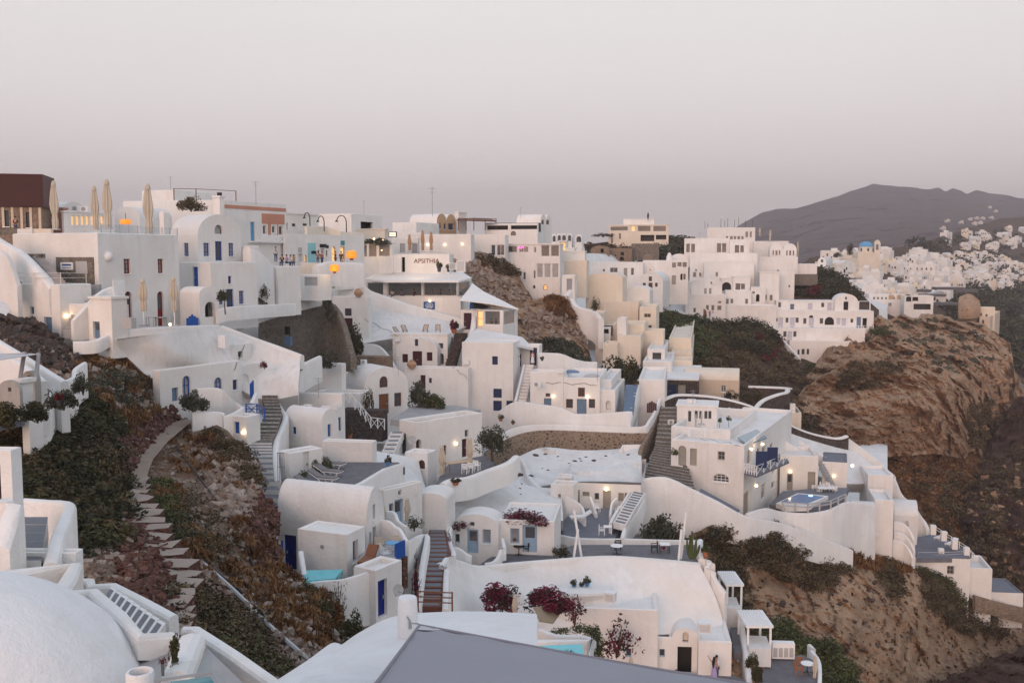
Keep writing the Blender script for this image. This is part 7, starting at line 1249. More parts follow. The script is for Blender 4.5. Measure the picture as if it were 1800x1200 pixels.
ribbon('parapet', 'long white parapet running off the bottom edge', [(318, 1106, 16), (331, 1104, 16), (400, 1149, 15), (470, 1199, 14.2), (540, 1250, 13.4)], 1.6, .22, k=1, smooth=False)
ribbon('planter', 'white planter wall with red flowers in the foreground', [(312, 1114, 15), (300, 1140, 14.4), (282, 1180, 13.6)], 1.0, .4, k=1, cat='planter', smooth=False)
terrace('near_terrace', [(205, 1150), (320, 1125), (345, 1120), (480, 1250), (240, 1250)], (280, 1165, 14.5), 'pale_floor', .2)
o = empty('glass_balustrade', P(270, 1195, 12.6)); tag(o, 'glass balustrade round the small pool at the bottom edge', 'balustrade'); g0 = P(270, 1195, 12.6)
for q0, q1 in (((270, 1196, 12.6), (373, 1181, 12.9)), ((373, 1181, 12.9), (398, 1220, 12.2))): a_, b_ = P(*q0) - g0, P(*q1) - g0; mobj('glass_panel', [a_, b_, b_ + Vector((0, 0, .2)), a_ + Vector((0, 0, .2))], [(0, 1, 2, 3)], 'clear_glass', o); MB().bar(a_, b_, .03).build('rail', 'steel', o)
terrace('small_pool', [(300, 1197), (370, 1188), (400, 1240), (290, 1240)], (340, 1195, 12.8), 'pool_teal', .1)
o = MB().lathe([(.18, -.8), (.18, .02), (.165, .04), (.14, .04), (.14, -.5)], 20).build('round_planter', 'dome_white', None, True, P(246, 1184, 13.1)); tag(o, 'round white pot rim beside the near dome', 'planter')
# house with shade cloth at the left edge of the mound
ribbon('garden_wall', 'long white diagonal wall at the left edge above the vaults', [(-30, 585, 62), (0, 604, 61), (30, 622, 60), (66, 645, 58.6), (106, 670, 57)], 3, .5, k=2)
ribbon('garden_wall', 'second white diagonal wall over the little grey vaults', [(-20, 612, 57), (30, 637, 56), (50, 652, 55), (72, 670, 54)], 3, .4, k=2)
ribbon('garden_wall', 'white stepped wall curling round the house at left', [(38, 722, 52), (72, 702, 55), (80, 690, 56.5), (98, 673, 60), (124, 662, 63), (127, 648, 65), (144, 636, 67)], 2.4, .35)
terrace('grey_yard', [(-30, 735), (40, 722), (75, 690), (100, 672), (60, 668), (-30, 690)], (60, 700, 54), 'grey_floor', .8, dz=-.3)
H('grey_vault', 'little grey vault with square vent, right of two', 38, 62, 72, 672, 705, 53, 78, 'vL', rise=.6, mat='grey_plaster', f=.5, L=[('n', 48, 660, 53, 667, 'pane')]); H('grey_vault', 'little grey vault with square vent, left of two', -4, 36, 40, 690, 720, 49, 78, 'vL', rise=.6, mat='grey_plaster', f=.5, L=[('n', 14, 681, 20, 688, 'pane')])
H('white_block', 'white block between the two little grey vaults', 30, 40, 58, 673, 712, 50, 70, 'slab', f=.5); 
for i, (x0, y0, x1, y1) in enumerate(((34, 674, 43, 619), (63, 668, 68, 621))): o = MB().tube([P(x0, y0, 52), P(x1, y1, 52.5)], .11, 8).build('shade_pole', 'steel'); tag(o, ('left grey pole of the shade cloth', 'right grey pole of the shade cloth')[i], 'pole', 'shade cloth poles')
canopy('shade_cloth', 'thin pale shade cloth tied to two grey poles', [(-40, 622, 53), (42, 620, 52.6), (67, 622, 52.6), (0, 632, 49), (-40, 632, 49)], .03, 'sail_pale', 'shade cloth')
# ================================================================== path, cables and growth on the brown mound
def lay(hname, rows, mat, name, lift=.12):
    g = [[hill_d(hname, *lerp2) for lerp2 in ((r[0][0] + (r[1][0] - r[0][0]) * u, r[0][1] + (r[1][1] - r[0][1]) * u) for u in (0, .33, .66, 1))] for r in rows]; b = MB()
    for r in g:
        m = sum((p for p in r), Vector()) / 4
        for p in r: q = p.lerp(Vector((p.x, p.y, m.z)), .8); b.v.append(tuple(q + (CAM - q).normalized() * .55 + Vector((0, 0, lift))))
    b.f = [(i * 4 + j, i * 4 + j + 1, i * 4 + j + 5, i * 4 + j + 4) for i in range(len(g) - 1) for j in range(3)]; return b.build(name, mat, None, True)
tag(lay('mound', [((302, 742), (345, 742)), ((285, 752), (330, 752)), ((268, 766), (312, 768)), ((255, 780), (295, 784)), ((245, 795), (282, 800)), ((236, 812), (268, 816)), ((232, 832), (260, 836)), ((232, 852), (258, 856)), ((230, 870), (258, 874))], 'path_dirt', 'footpath'), kind='structure')
root = empty('rock_steps', hill_d('mound', 245, 860)); tag(root, 'long flight of rough stone slab steps down the mound', 'steps'); rr = random.Random(5)
STP = [(244, 846, 26), (246, 857, 28), (243, 868, 30), (246, 879, 38), (248, 891, 42), (256, 904, 46), (262, 917, 50), (266, 931, 52), (272, 945, 54), (282, 960, 56), (290, 976, 58), (302, 993, 62), (312, 1011, 62), (322, 1028, 62), (310, 1045, 60), (306, 1062, 56), (308, 1078, 50), (312, 1094, 44), (318, 1108, 38)]
for i, (x, y, w) in enumerate(STP):
    a = hill_d('mound', x, y); k = m_px((a - CAM).y); wd = w * k * rr.uniform(.5, .68); c = a + (CAM - a).normalized() * 1.1 - root.location; b = MB(); top = [(-wd, -.5), (-wd * .4, -.62), (wd * .5, -.6), (wd, -.4), (wd * .95, .5), (0, .6), (-wd, .55)]
    q = [(u * rr.uniform(.8, 1.08), v + rr.uniform(-.14, .14)) for u, v in top]; n = len(q); b.add([(u, v, .1 + rr.uniform(-.07, .07)) for u, v in q] + [(u * 1.03, v * 1.05 - .02, -.5) for u, v in q], [tuple(range(n))] + [(j, (j + 1) % n, n + (j + 1) % n, n + j) for j in range(n)])
    o = b.build('step', ['slab_stone', 'stone_red'], root, loc=c); o.rotation_euler = (rr.uniform(-.05, .05), rr.uniform(-.05, .05), rr.uniform(-.2, .2))
    for pg in o.data.polygons: pg.material_index = 0 if pg.index == 0 else 1
def hose(name, label, hname, pts, r, mat, cat='cable', lift=.5):
    q = [hill_d(hname, *p) for p in pts]; q = [p + (CAM - p).normalized() * lift for p in q]; tag(MB().tube(catmull(q, 5), r, 6).build(name, mat, None, True), label, cat)
hose('cable', 'long black cable running straight down the mound', 'mound', [(300, 770), (340, 825), (390, 895), (440, 980), (480, 1060), (500, 1090)], .06, 'cable'); hose('cable', 'black hose on the upper mound beside the white roof', 'mound', [(195, 655), (220, 668), (240, 695), (248, 720), (262, 745)], .07, 'cable')
hose('pipe', 'grey pipe slanting down the mound beside the steps', 'mound', [(352, 985), (390, 1020), (430, 1055), (470, 1095), (520, 1140), (560, 1175)], .09, 'plastic_grey', 'pipe', .7); hose('cable', 'thick black cable running beside the grey pipe', 'mound', [(310, 935), (355, 985), (400, 1020), (450, 1062), (485, 1078)], .07, 'cable', lift=.8)
ALL = [(-120, 540), (0, 556), (120, 612), (290, 695), (380, 745), (450, 830), (480, 900), (490, 1000), (580, 1055), (612, 1150), (600, 1238), (-120, 1238)]
rubble('loose_stones', 'pale loose stones strewn over the whole mound', 'mound', ALL, 6500, .2, 'stone_loose', 1); rubble('loose_stones', 'dark lava stones heaped below the rope fence', 'mound', [(-20, 560), (50, 562), (125, 615), (130, 660), (60, 640), (-20, 600)], 260, .62, 'stone_dark', 2); rubble('loose_stones', 'bigger pale blocks on the upper mound', 'mound', [(0, 570), (120, 620), (250, 660), (290, 720), (200, 720), (60, 650)], 330, .42, 'stone_loose', 3)
rubble('loose_stones', 'red stones banked along the path', 'mound', [(300, 700), (310, 735), (240, 800), (215, 860), (170, 850), (210, 780)], 900, .32, 'stone_red', 4); rubble('loose_stones', 'red and grey stones beside the slab steps', 'mound', [(215, 900), (260, 920), (290, 1000), (280, 1090), (220, 1060), (200, 960)], 700, .3, 'stone_red', 5); rubble('loose_stones', 'stone outcrop blocks on the crest of the mound', 'mound', [(350, 790), (440, 810), (455, 880), (420, 930), (360, 880)], 600, .4, 'stone_loose', 6); rubble('loose_stones', 'rubble blocks falling down the steep end of the mound', 'mound', [(440, 850), (480, 890), (490, 1010), (450, 1000), (420, 920)], 500, .35, 'stone_red', 7)
for i, (pl_, n, per, rad, lf, m_, l_) in enumerate([
    ([(-40, 690), (60, 700), (150, 690), (215, 760), (215, 850), (200, 950), (120, 990), (20, 930), (-40, 900)], 420, 130, .85, .13, 'leaf_dark', 'dark tangled scrub covering the left flank of the mound'), ([(-40, 690), (150, 690), (215, 780), (205, 940), (60, 900)], 260, 90, .8, .12, 'leaf_brown', 'brown twiggy growth through the dark scrub'), ([(60, 690), (160, 690), (200, 760), (120, 780)], 60, 90, .8, .12, 'leaf_green', 'green crest of the dark scrub'),
    ([(270, 1050), (330, 1030), (440, 1090), (500, 1200), (420, 1220), (330, 1150)], 300, 110, .6, .085, 'leaf_brown', 'dense brown brush at the foot of the slab steps'), ([(330, 1060), (430, 1110), (520, 1220), (400, 1200)], 120, 80, .5, .085, 'leaf_green', 'low green weeds in the brown brush'),
    ([(400, 900), (480, 905), (488, 1000), (590, 1060), (600, 1130), (520, 1130), (420, 1000)], 130, 60, .5, .10, 'leaf_dry', 'rust coloured dry grass on the right slope of the mound'), ([(245, 860), (300, 840), (420, 1000), (560, 1140), (480, 1120), (330, 980)], 90, 50, .45, .09, 'leaf_dry', 'dry orange grass along the pipe'), ([(250, 850), (290, 850), (340, 950), (300, 950)], 70, 70, .6, .09, 'leaf_green', 'green bushes right of the slab steps'),
    ([(130, 620), (260, 650), (290, 720), (230, 770), (130, 700)], 130, 60, .6, .11, 'leaf_dry', 'rusty grass on the upper mound'), ([(150, 640), (230, 660), (260, 700), (200, 720), (150, 690)], 90, 80, .8, .11, 'leaf_olive', 'olive bushes on the upper mound'), ([(290, 770), (350, 760), (420, 800), (440, 870), (380, 850), (300, 830)], 80, 60, .5, .10, 'leaf_dry', 'dry grass on the crest beside the path'), ([(370, 760), (440, 800), (452, 860), (420, 830), (380, 790)], 150, 110, .7, .10, 'leaf_brown', 'brown bushes on the crest by the white steps'),
    ([(270, 880), (340, 870), (400, 960), (360, 1000), (300, 940)], 60, 80, .7, .09, 'leaf_brown', 'grey brown bushes below the crest'), ([(520, 1030), (590, 1055), (600, 1130), (560, 1100)], 70, 90, .5, .08, 'leaf_dark', 'dark growth at the edge above the pool wall')]): scrub('scrub', l_, 'mound', pl_, n, per, rad, lf, m_, 30 + i, blade='grass' in l_)
for i, (h_, pl_, n, per, rad, lf, m_, l_, up) in enumerate([
    ('front_cliff', [(1220, 940), (1300, 928), (1345, 916), (1400, 936), (1480, 968), (1490, 1010), (1430, 1040), (1330, 1000), (1250, 1000)], 260, 240, 1.15, .13, 'leaf_brown', 'dense brown bushes crowning the near cliff', .4), ('front_cliff', [(1235, 930), (1350, 918), (1450, 962), (1400, 980), (1300, 960)], 60, 200, 1.1, .14, 'leaf_olive', 'dark green bushes crowning the near cliff', .5), ('front_cliff', [(1250, 1000), (1300, 1000), (1330, 1120), (1290, 1120)], 80, 110, 1.2, .18, 'leaf_brown', 'brown scrub down the left of the near cliff', .4),
    ('front_cliff', [(1480, 966), (1600, 998), (1570, 1010), (1500, 990)], 140, 70, .9, .16, 'leaf_dry', 'rust grass on top of the near cliff', .4), ('front_cliff', [(1530, 985), (1570, 985), (1580, 1040), (1560, 1060), (1545, 1020)], 60, 130, 1.3, .18, 'leaf_brown', 'brown bush hanging over the near cliff', .4), ('front_cliff', [(1615, 1000), (1680, 1030), (1745, 1066), (1760, 1120), (1690, 1110), (1630, 1070)], 240, 280, 1.4, .13, 'leaf_brown', 'brown scrub bank below the stepped white wall', .45), ('front_cliff', [(1610, 1000), (1700, 1045), (1700, 1070), (1630, 1030)], 60, 110, 1.2, .18, 'leaf_green', 'green tops of the scrub bank', .5),
    ('front_cliff', [(1440, 1130), (1480, 1150), (1510, 1235), (1430, 1235)], 120, 140, 1.3, .16, 'leaf_green', 'green bushes at the foot of the near cliff', .5), ('front_cliff', [(1320, 1100), (1390, 1100), (1430, 1140), (1350, 1150)], 70, 140, 1.2, .16, 'leaf_green', 'green hedge growth behind the lower cabin', .5),
    ('scrub_slope', [(1155, 550), (1240, 566), (1260, 590), (1230, 640), (1160, 600)], 170, 130, 2.2, .32, 'leaf_green', 'green bushes on the slope between the houses', .6), ('scrub_slope', [(1180, 570), (1300, 580), (1420, 640), (1500, 700), (1400, 760), (1300, 700), (1210, 650)], 300, 120, 1.9, .3, 'leaf_brown', 'brown scrub covering the slope', .45), ('scrub_slope', [(1255, 570), (1330, 570), (1370, 600), (1340, 630), (1280, 610)], 110, 130, 2.2, .32, 'leaf_dark', 'dark green bushes below the white houses', .6), ('scrub_slope', [(1325, 590), (1370, 595), (1365, 640), (1330, 630)], 40, 120, 1.8, .3, 'leaf_red', 'dark red bushes on the scrub slope', .5), ('scrub_slope', [(1420, 645), (1520, 658), (1500, 720), (1440, 700)], 90, 120, 2, .3, 'leaf_green', 'green scrub above the sea cliff', .5),
    ('green_bank', [(1392, 500), (1440, 470), (1500, 508), (1500, 530), (1400, 520)], 160, 120, 2.6, .4, 'leaf_dark', 'green bank of bushes behind the balcony row', .6), ('ruin_ridge', [(1030, 430), (1218, 424), (1218, 466), (1030, 466)], 150, 90, 2.0, .4, 'leaf_brown', 'dry bushes round the ruins', .5), ('ruin_ridge', [(1150, 425), (1218, 424), (1218, 460), (1160, 460)], 90, 110, 2.6, .4, 'leaf_olive', 'green bushes right of the ruins', .6), ('rubble_bank', [(830, 445), (880, 455), (915, 490), (870, 480)], 45, 100, 1.1, .22, 'leaf_brown', 'dry bushes on the rubble bank', .5), ('brown_crag', [(960, 524), (1000, 530), (1010, 560), (970, 560)], 50, 90, 1.1, .2, 'leaf_dry', 'dry grass on top of the brown crag', .5), ('brown_crag', [(940, 595), (1000, 600), (1030, 640), (960, 640)], 60, 120, 1.5, .22, 'leaf_olive', 'olive bushes at the foot of the brown crag', .5),
    ('cliff_buttress', [(1480, 645), (1540, 640), (1600, 640), (1540, 680), (1480, 690)], 60, 110, 1.7, .3, 'leaf_brown', 'bushes on the left shoulder of the sea cliff', .5), ('sea_cliff', [(1500, 570), (1700, 555), (1780, 620), (1700, 660), (1560, 640)], 120, 60, 1.1, .28, 'leaf_olive', 'scattered tufts over the sea cliff', .5), ('sea_cliff', [(1690, 720), (1740, 700), (1760, 790), (1700, 790)], 90, 110, 1.8, .3, 'leaf_brown', 'bushes in the shaded fold of the sea cliff', .5), ('dry_valley', [(1550, 800), (1700, 795), (1800, 860), (1780, 960), (1650, 960), (1560, 860)], 330, 90, 1.6, .26, 'leaf_dry', 'rust coloured brush in the dry valley', .4), ('dry_valley', [(1600, 830), (1740, 840), (1760, 960), (1640, 960)], 160, 120, 2, .26, 'leaf_brown', 'dark brush in the dry valley', .45),
    ('dark_gorge', [(1700, 860), (1800, 700), (1900, 700), (1900, 1050), (1720, 1040)], 220, 90, 1.6, .26, 'leaf_brown', 'dark brush in the shaded gorge', .4), ('village_ground', [(1660, 540), (1720, 500), (1980, 500), (1980, 760), (1760, 640), (1700, 590)], 520, 70, 6.5, 1.2, 'leaf_dark', 'dark wooded slope below the far village', .5), ('village_ground', [(1600, 432), (1980, 380), (1980, 500), (1640, 480)], 220, 60, 6, 1.3, 'leaf_dark', 'dark trees between the far village houses', .6)]): scrub('scrub', l_, h_, pl_, n, per, rad, lf, m_, 60 + i, up=up, blade='grass' in l_)
rubble('loose_stones', 'dark stones stuck in the near cliff face', 'front_cliff', [(1300, 950), (1600, 1000), (1620, 1150), (1500, 1190), (1350, 1080)], 120, .3, 'stone_dark', 8); rubble('loose_stones', 'blocks and boulders on the sea cliff', 'sea_cliff', [(1480, 606), (1780, 600), (1780, 780), (1420, 780)], 420, .9, 'cliff', 9); rubble('loose_stones', 'boulders in the dark gorge', 'dark_gorge', [(1700, 860), (1900, 720), (1900, 1050), (1720, 1040)], 160, .8, 'cliff_front', 10); rubble('loose_stones', 'stones on the rubble bank under the restaurant', 'rubble_bank', [(790, 465), (850, 445), (935, 530), (820, 520)], 420, .6, 'stone_loose', 11); rubble('loose_stones', 'stones on the brown crag', 'brown_crag', [(905, 545), (990, 530), (1030, 600), (930, 600)], 260, .5, 'stone_loose', 12)
# single plants and trees
tree('olive_tree', 'round olive tree in front of the blue arched doors', 340, 742, 77, 54, 64, 'leaf_olive', 2, 2600, .42, .075); tree('small_tree', 'slender tree at the door with small blue windows', 396, 545, 91, 30, 42, 'leaf_olive', 3, 1300, .5, .09); tree('olive_tree', 'feathery olive tree beside the spotted stone wall', 866, 808, 92, 60, 68, 'leaf_olive', 4, 2600, .25, .06)
for i, a in enumerate([(569, 645, 104, 46, 40, 'leaf_olive', 'dry bush on the corner above the stair wall'), (577, 566, 116, 24, 64, 'leaf_olive', 'thin plant trailing over the grey rubble wall'), (622, 632, 124, 48, 76, 'leaf_dark', 'dark overgrown bank beside the maroon door house'), (737, 716, 107, 54, 50, 'leaf_olive', 'tangled garden shrub right of the vaulted house'), (762, 716, 106, 44, 34, 'leaf_green', 'low green garden shrub by the roof terrace'), (1094, 668, 148, 74, 58, 'leaf_dark', 'big dark tree crown below the cream blocks'), (1046, 546, 163, 20, 27, 'leaf_dark', 'round dark bush on the cream terrace'), (336, 370, 125, 50, 30, 'leaf_brown', 'brown roof shrub on the left skyline'), (462, 532, 105, 34, 36, 'leaf_brown', 'thorny wall plant on the curved white block'), (465, 646, 88, 20, 16, 'leaf_red', 'small red plant on the white slope'), (649, 716, 103, 22, 48, 'leaf_brown', 'pale climbing plant left of the wooden door'),
        (1285, 703, 138, 40, 20, 'leaf_dark', 'clipped hedge before the beige house'), (1326, 710, 138, 30, 34, 'leaf_dark', 'dark bush at the corner of the beige house'), (1432, 518, 258, 38, 20, 'leaf_red', 'red bougainvillea bush above the balcony row'), (1155, 948, 89, 66, 62, 'leaf_olive', 'tangled shrub behind the slate terrace'), (1180, 948, 90, 50, 40, 'leaf_brown', 'brown shrub beside the tangled shrub'), (985, 980, 77.5, 40, 26, 'leaf_dark', 'low green bush with palm on the slate terrace'), (505, 862, 68.5, 24, 26, 'leaf_olive', 'little tree beside the striped lower steps'), (555, 830, 76, 22, 26, 'leaf_green', 'left green shrub behind the sun loungers'), (574, 824, 77, 22, 30, 'leaf_green', 'right green shrub behind the sun loungers'), (533, 840, 73, 16, 22, 'leaf_green', 'small green shrub by the white door'), (728, 930, 68, 36, 26, 'leaf_olive', 'grey green shrub beside the brick stairs'), (732, 1065, 60, 20, 120, 'leaf_bougain', 'tall climbing bougainvillea left of the brick stairs'),
        (14, 752, 46, 74, 52, 'leaf_dark', 'dark scrub bush lapping the white wall at the left edge'), (66, 738, 47.5, 70, 48, 'leaf_dark', 'dark scrub bush below the red potted plant'), (112, 716, 51, 60, 46, 'leaf_olive', 'olive scrub bush under the stepped garden wall'), (146, 690, 56, 46, 38, 'leaf_olive', 'olive scrub bush at the tip of the stepped wall'), (1060, 416, 286, 40, 8, 'leaf_dark', 'dark bushes left of the ridge hotel'), (1494, 448, 425, 22, 22, 'leaf_dark', 'dark round tree left of the blue dome church'), (1470, 452, 400, 22, 12, 'leaf_dark', 'low dark tree behind the small far chapel'), (1540, 588, 236, 40, 22, 'leaf_green', 'green bush at the end of the balcony row'), (620, 1130, 44, 50, 62, 'leaf_dark', 'leafy twig bush against the white pool wall'), (595, 1080, 48, 40, 90, 'leaf_brown', 'bare thorny bush before the pool wall')]):
    x, y, d, w, h, m_, l_ = a; sp_ = 'bare' in l_ or 'thorny' in l_ or 'thin' in l_ or 'climbing' in l_
    shrub('shrub' if 'tree' not in l_ else 'tree', l_, x, y, d, w, h, m_, i + 1, 240 if 'bare' in l_ else 500 if sp_ else 1800 if w > 40 else 900, .05 if 'bare' in l_ else .075 if not sp_ else .09, 'tree' if 'tree' in l_ else 'shrub')
for i, (x, y, d, w, h, n, l_) in enumerate([(880, 1064, 68, 92, 44, 2600, 'big magenta bougainvillea left of the lattice screen'), (962, 1070, 69, 116, 38, 2600, 'broad magenta bougainvillea over the reed awning'), (922, 917, 79.5, 92, 24, 1600, 'bougainvillea mat on the flat roof with pale blue door'), (805, 930, 78, 40, 22, 600, 'pink bougainvillea arch over the small blue window'), (790, 972, 74, 14, 50, 400, 'bougainvillea stem beside the brick stairs'), (1085, 1150, 69.5, 92, 76, 420, 'dark red bougainvillea trained on the front wall'), (1010, 1098, 68.5, 50, 60, 300, 'thin dark vine climbing past the lattice box')]): shrub('bougainvillea', l_, x, y, d, w, h, 'leaf_bougain', i + 3, n, .07, 'bougainvillea')
for i, (x, y, w, h) in enumerate(((985, 1112, 44, 14), (1020, 1108, 44, 16), (1042, 1122, 40, 30), (1050, 1145, 34, 34), (1052, 1168, 36, 34), (1000, 1165, 36, 30))): shrub('hedge', 'green hedge bush round the turquoise pool, ' + ('far left', 'far right', 'corner', 'right side', 'nearest right', 'in front of the water')[i], x, y, 60 - i * 2.2, w, h, 'leaf_green', i, 900, .08, 'hedge', 'hedge round the turquoise pool')
o = terrace('turquoise_pool', [(944, 1150), (950, 1134), (1023, 1131), (1030, 1165), (950, 1165)], (990, 1145, 50), 'pool_turquoise', .2); ribbon('pool_edge', 'white edge wall round the turquoise pool', [(940, 1128, 52.5), (985, 1127, 52.5), (1032, 1124, 52), (1040, 1175, 46)], .8, .5, k=1); ribbon('terrace_wall', 'pinkish wall behind the turquoise pool', [(944, 1105, 56), (975, 1117, 55), (1020, 1118, 55), (1034, 1122, 54)], 1.2, .4, k=2)
for i, (x, y, w, h) in enumerate(((1009, 1031, 14, 15), (1022, 1034, 10, 14), (1032, 1029, 16, 18))): potted('spiky plant in blue pot on the rounded ledge, ' + ('left', 'middle', 'right')[i] + ' of three', x, y, 73.4, w, h, 'pot_blue', 'leaf_olive', i + 1, .38, 'blue pots on the ledge')
for i, (x, y, d, w, h, pt, lm, l_) in enumerate([(682, 818, 76, 14, 20, 'pot_blue', 'leaf_brown', 'bare plant in blue pot on the lounger terrace wall'), (616, 770, 97, 12, 22, 'terracotta', 'leaf_brown', 'clay pot with dark plant under the stair railing'), (800, 852, 81, 22, 14, 'terracotta', 'leaf_brown', 'clay trough plant by the dining terrace'), (902, 746, 117, 8, 9, 'terracotta', 'leaf_green', 'small clay pot on the white parapet'), (880, 740, 118, 12, 14, 'terracotta', 'leaf_brown', 'round brown plant by the white chairs'), (953, 634, 124, 8, 9, 'pot_dark', 'leaf_olive', 'small pot plant at the top of the narrow stairs'), (1117, 678, 124, 14, 12, 'wood', 'leaf_green', 'wooden tub of yellow flowers above the slate stairs'), (1167, 967, 79, 8, 9, 'terracotta', 'leaf_bougain', 'flower pot on the square white table'), (104, 712, 50, 16, 24, 'pot_dark', 'leaf_red', 'red plant in dark pot on the stepped garden wall'), (905, 952, 77.6, 7, 8, 'terracotta', 'leaf_brown', 'small pot on the pale blue windowsill'), (1185, 807, 104.6, 14, 22, 'sign_white', 'leaf_green', 'agave in white pot at the hotel door'), (1187, 1188, 70.5, 10, 14, 'pot_dark', 'leaf_green', 'green pot plant left of the dark doorway'), (1240, 978, 77.4, 18, 26, 'terracotta', 'leaf_green', 'leafy plant on the terrace end wall')]): potted(l_, x, y, d, w, h, pt, lm, i, .38)
o = empty('cactus', P(1216, 982, 77.2)); tag(o, 'tall candelabra cactus at the end of the slate terrace', 'cactus')
for q, (x_, h_) in enumerate(((0, 2.2), (.3, 1.6), (-.35, 1.5), (.55, 1.1), (-.15, 1.9))): MB().tube([(x_ * .3, 0, 0), (x_ * .8, 0, .5), (x_, 0, .9), (x_ * 1.1, .05, h_)], [.09, .11, .11, .06], 7).build('arm', 'leaf_green', o)
shrub('flower_climber', 'red flowering climber on the foreground planter', 308, 1180, 13.9, 30, 66, 'leaf_dark', 3, 420, .13, 'climber', kind='column'); shrub('flower_climber', 'small red flowers at the planter end', 286, 1168, 13.6, 20, 18, 'leaf_red', 2, 60, .16, 'climber')
for i, (x, y, h) in enumerate(((1316, 1160, 30), (1324, 1185, 40))): shrub('clipped_bush', ('upper dark clipped bush beside the divider wall', 'lower dark clipped bush beside the divider wall')[i], x + 6, y + 10, 71 - i * 2, 24, h, 'leaf_dark', i, 1300, .1, 'bush', 'clipped bushes')
person('waiter in white shirt on the upper dining terrace', P(485, 461, 112), R_(30), 1.7, 'shirt'); 
for i, (x, t_) in enumerate(((496, 'black'), (504, 'lilac'), (511, 'shirt'), (516, 'jar_clay'))): person('diner on the upper terrace in ' + ('black', 'lilac', 'white', 'brown')[i] + ' top', P(x, 468, 111 + i * .5), i * 1.3, 1.7, t_, pose='sit')
for i, (x, t_) in enumerate(((559, 'jeans'), (566, 'terracotta'), (590, 'black'), (600, 'maroon'))): person('passer-by in ' + ('blue', 'orange', 'black', 'dark red')[i] + ' at the shop row', P(x, 466, 124 + i), i, 1.72, t_)
person('visitor in blue at the brown door house', P(1247.5, 558, 234), 0, 1.75, 'blue', 'blue'); person('bride in white before the brown door house', P(1253, 558, 234), 0, 1.7, dress='shirt'); person('person in red at the left skyline parapet', P(28, 412, 97), 0, 1.7, 'maroon')
# ================================================================== the far village and the mountain houses
rr = random.Random(11); WIN = MB().box(-.45, .45, -.06, .06, -.8, .8)
wm = WIN.build('window', 'pane_dark'); WMESH = wm.data; bpy.data.objects.remove(wm)
PROTO = []
for w, dp, h, v, m_ in ((7, 6, 4.5, 0, 'white'), (9, 6, 4, 0, 'white'), (6, 7, 4, 1, 'white'), (11, 6, 6, 0, 'white'), (7, 7, 5, 0, 'cream'), (5, 5, 3.4, 1, 'white')):
    b = MB(); b.box(0, w, 0, dp, -5, h)
    if v: prof = [(w / 2 - w / 2 * math.cos(q * math.pi / 10), h + .012 + w * .36 * math.sin(q * math.pi / 10)) for q in range(11)]; b.add([(x, y, z) for y in (0, dp) for x, z in prof], [(i, i + 1, 12 + i, 11 + i) for i in range(10)] + [tuple(range(11)), tuple(range(11, 22))])
    else: b.box(.0, w, 0, .3, h + .01, h + .4).box(w * .55, w * .9, dp * .4, dp * .9, h + .01, h + 1.8)
    o = b.build('wall', m_); PROTO.append((o.data, w, dp, h)); bpy.data.objects.remove(o)
def far_house(p, lab, grp, sc=1, rz=0):
    me, w, dp, h = rr.choice(PROTO if sc != 1.2 else PROTO[4:5]); root = empty('far_house', p - Vector((w / 2 * sc, 0, 0)), rz); root.scale = (sc,) * 3; tag(root, lab, 'house', grp); o = bpy.data.objects.new('wall', me); COL.objects.link(o); o.parent = root
    for q in range(rr.randint(2, 4)):
        wo = bpy.data.objects.new('window', WMESH); COL.objects.link(wo); wo.parent = root; wo.location = (w * (.15 + .22 * q), -.03, h * rr.choice((.35, .62))); wo.scale = (rr.uniform(.7, 1.2), 1, rr.uniform(.6, 1.1))
for poly, n, sc, lab in (([(1440, 470), (1480, 458), (1560, 450), (1640, 452), (1670, 490), (1660, 540), (1560, 545), (1480, 520)], 108, .8, 'white cubic house on the village slope below the blue dome'), ([(1600, 470), (1700, 450), (1800, 460), (1840, 500), (1760, 512), (1680, 506)], 150, .75, 'white cubic house in the dense far band of the village'), ([(1640, 428), (1720, 410), (1830, 395), (1840, 440), (1700, 445)], 30, .9, 'white house scattered among trees above the far village')):
    for p in sorted(spots('village_ground', poly, n, rr), key=lambda v: v.y): far_house(p + Vector((0, 0, rr.uniform(-.5, 2.5))), lab, lab.replace('white cubic house', 'houses').replace('white house', 'houses'), sc * rr.uniform(.75, 1.25), rr.uniform(-.9, .9))
for i, (x, y) in enumerate(((1704, 388), (1716, 386), (1728, 385), (1742, 384), (1712, 394), (1726, 393), (1752, 372), (1738, 366), (1690, 392), (1668, 391), (1660, 402))): p = hill_d('far_mountain', x, y); far_house(p + (CAM - p).normalized() * 8 - Vector((0, 0, 2)), 'sandy villa standing on the mountain side', 'villas on the mountain side', 1.2, rr.uniform(-.3, .3))
for i, (x, y, w, d) in enumerate(((1612, 512, 50, 420), (1640, 520, 46, 410), (1670, 508, 50, 430), (1512, 492, 46, 400), (1655, 535, 60, 380), (1700, 512, 40, 460))): box_thing('dark_terrace', 'dark roofed terrace in the village, ' + ('left of the middle three', 'lowest of the middle three', 'highest of the middle three', 'leftmost, under the white chapel', 'broad one above the rock stack', 'rightmost beside the trees')[i], 'terrace', x - w / 2, x + w / 2, y - 3, y + 1.5, d, 84, 6, 'roof_tile_grey', 'dark village terraces')
H('small_chapel', 'small far white chapel with round arch at the village start', 1437, 1452, 1464, 462, 480, 360, 70, 'vL', rise=2, cat='chapel', L=[W1(1443, 456, 4, 5, 'brown'), W1(1442, 465, 4, 9, 'brown')])
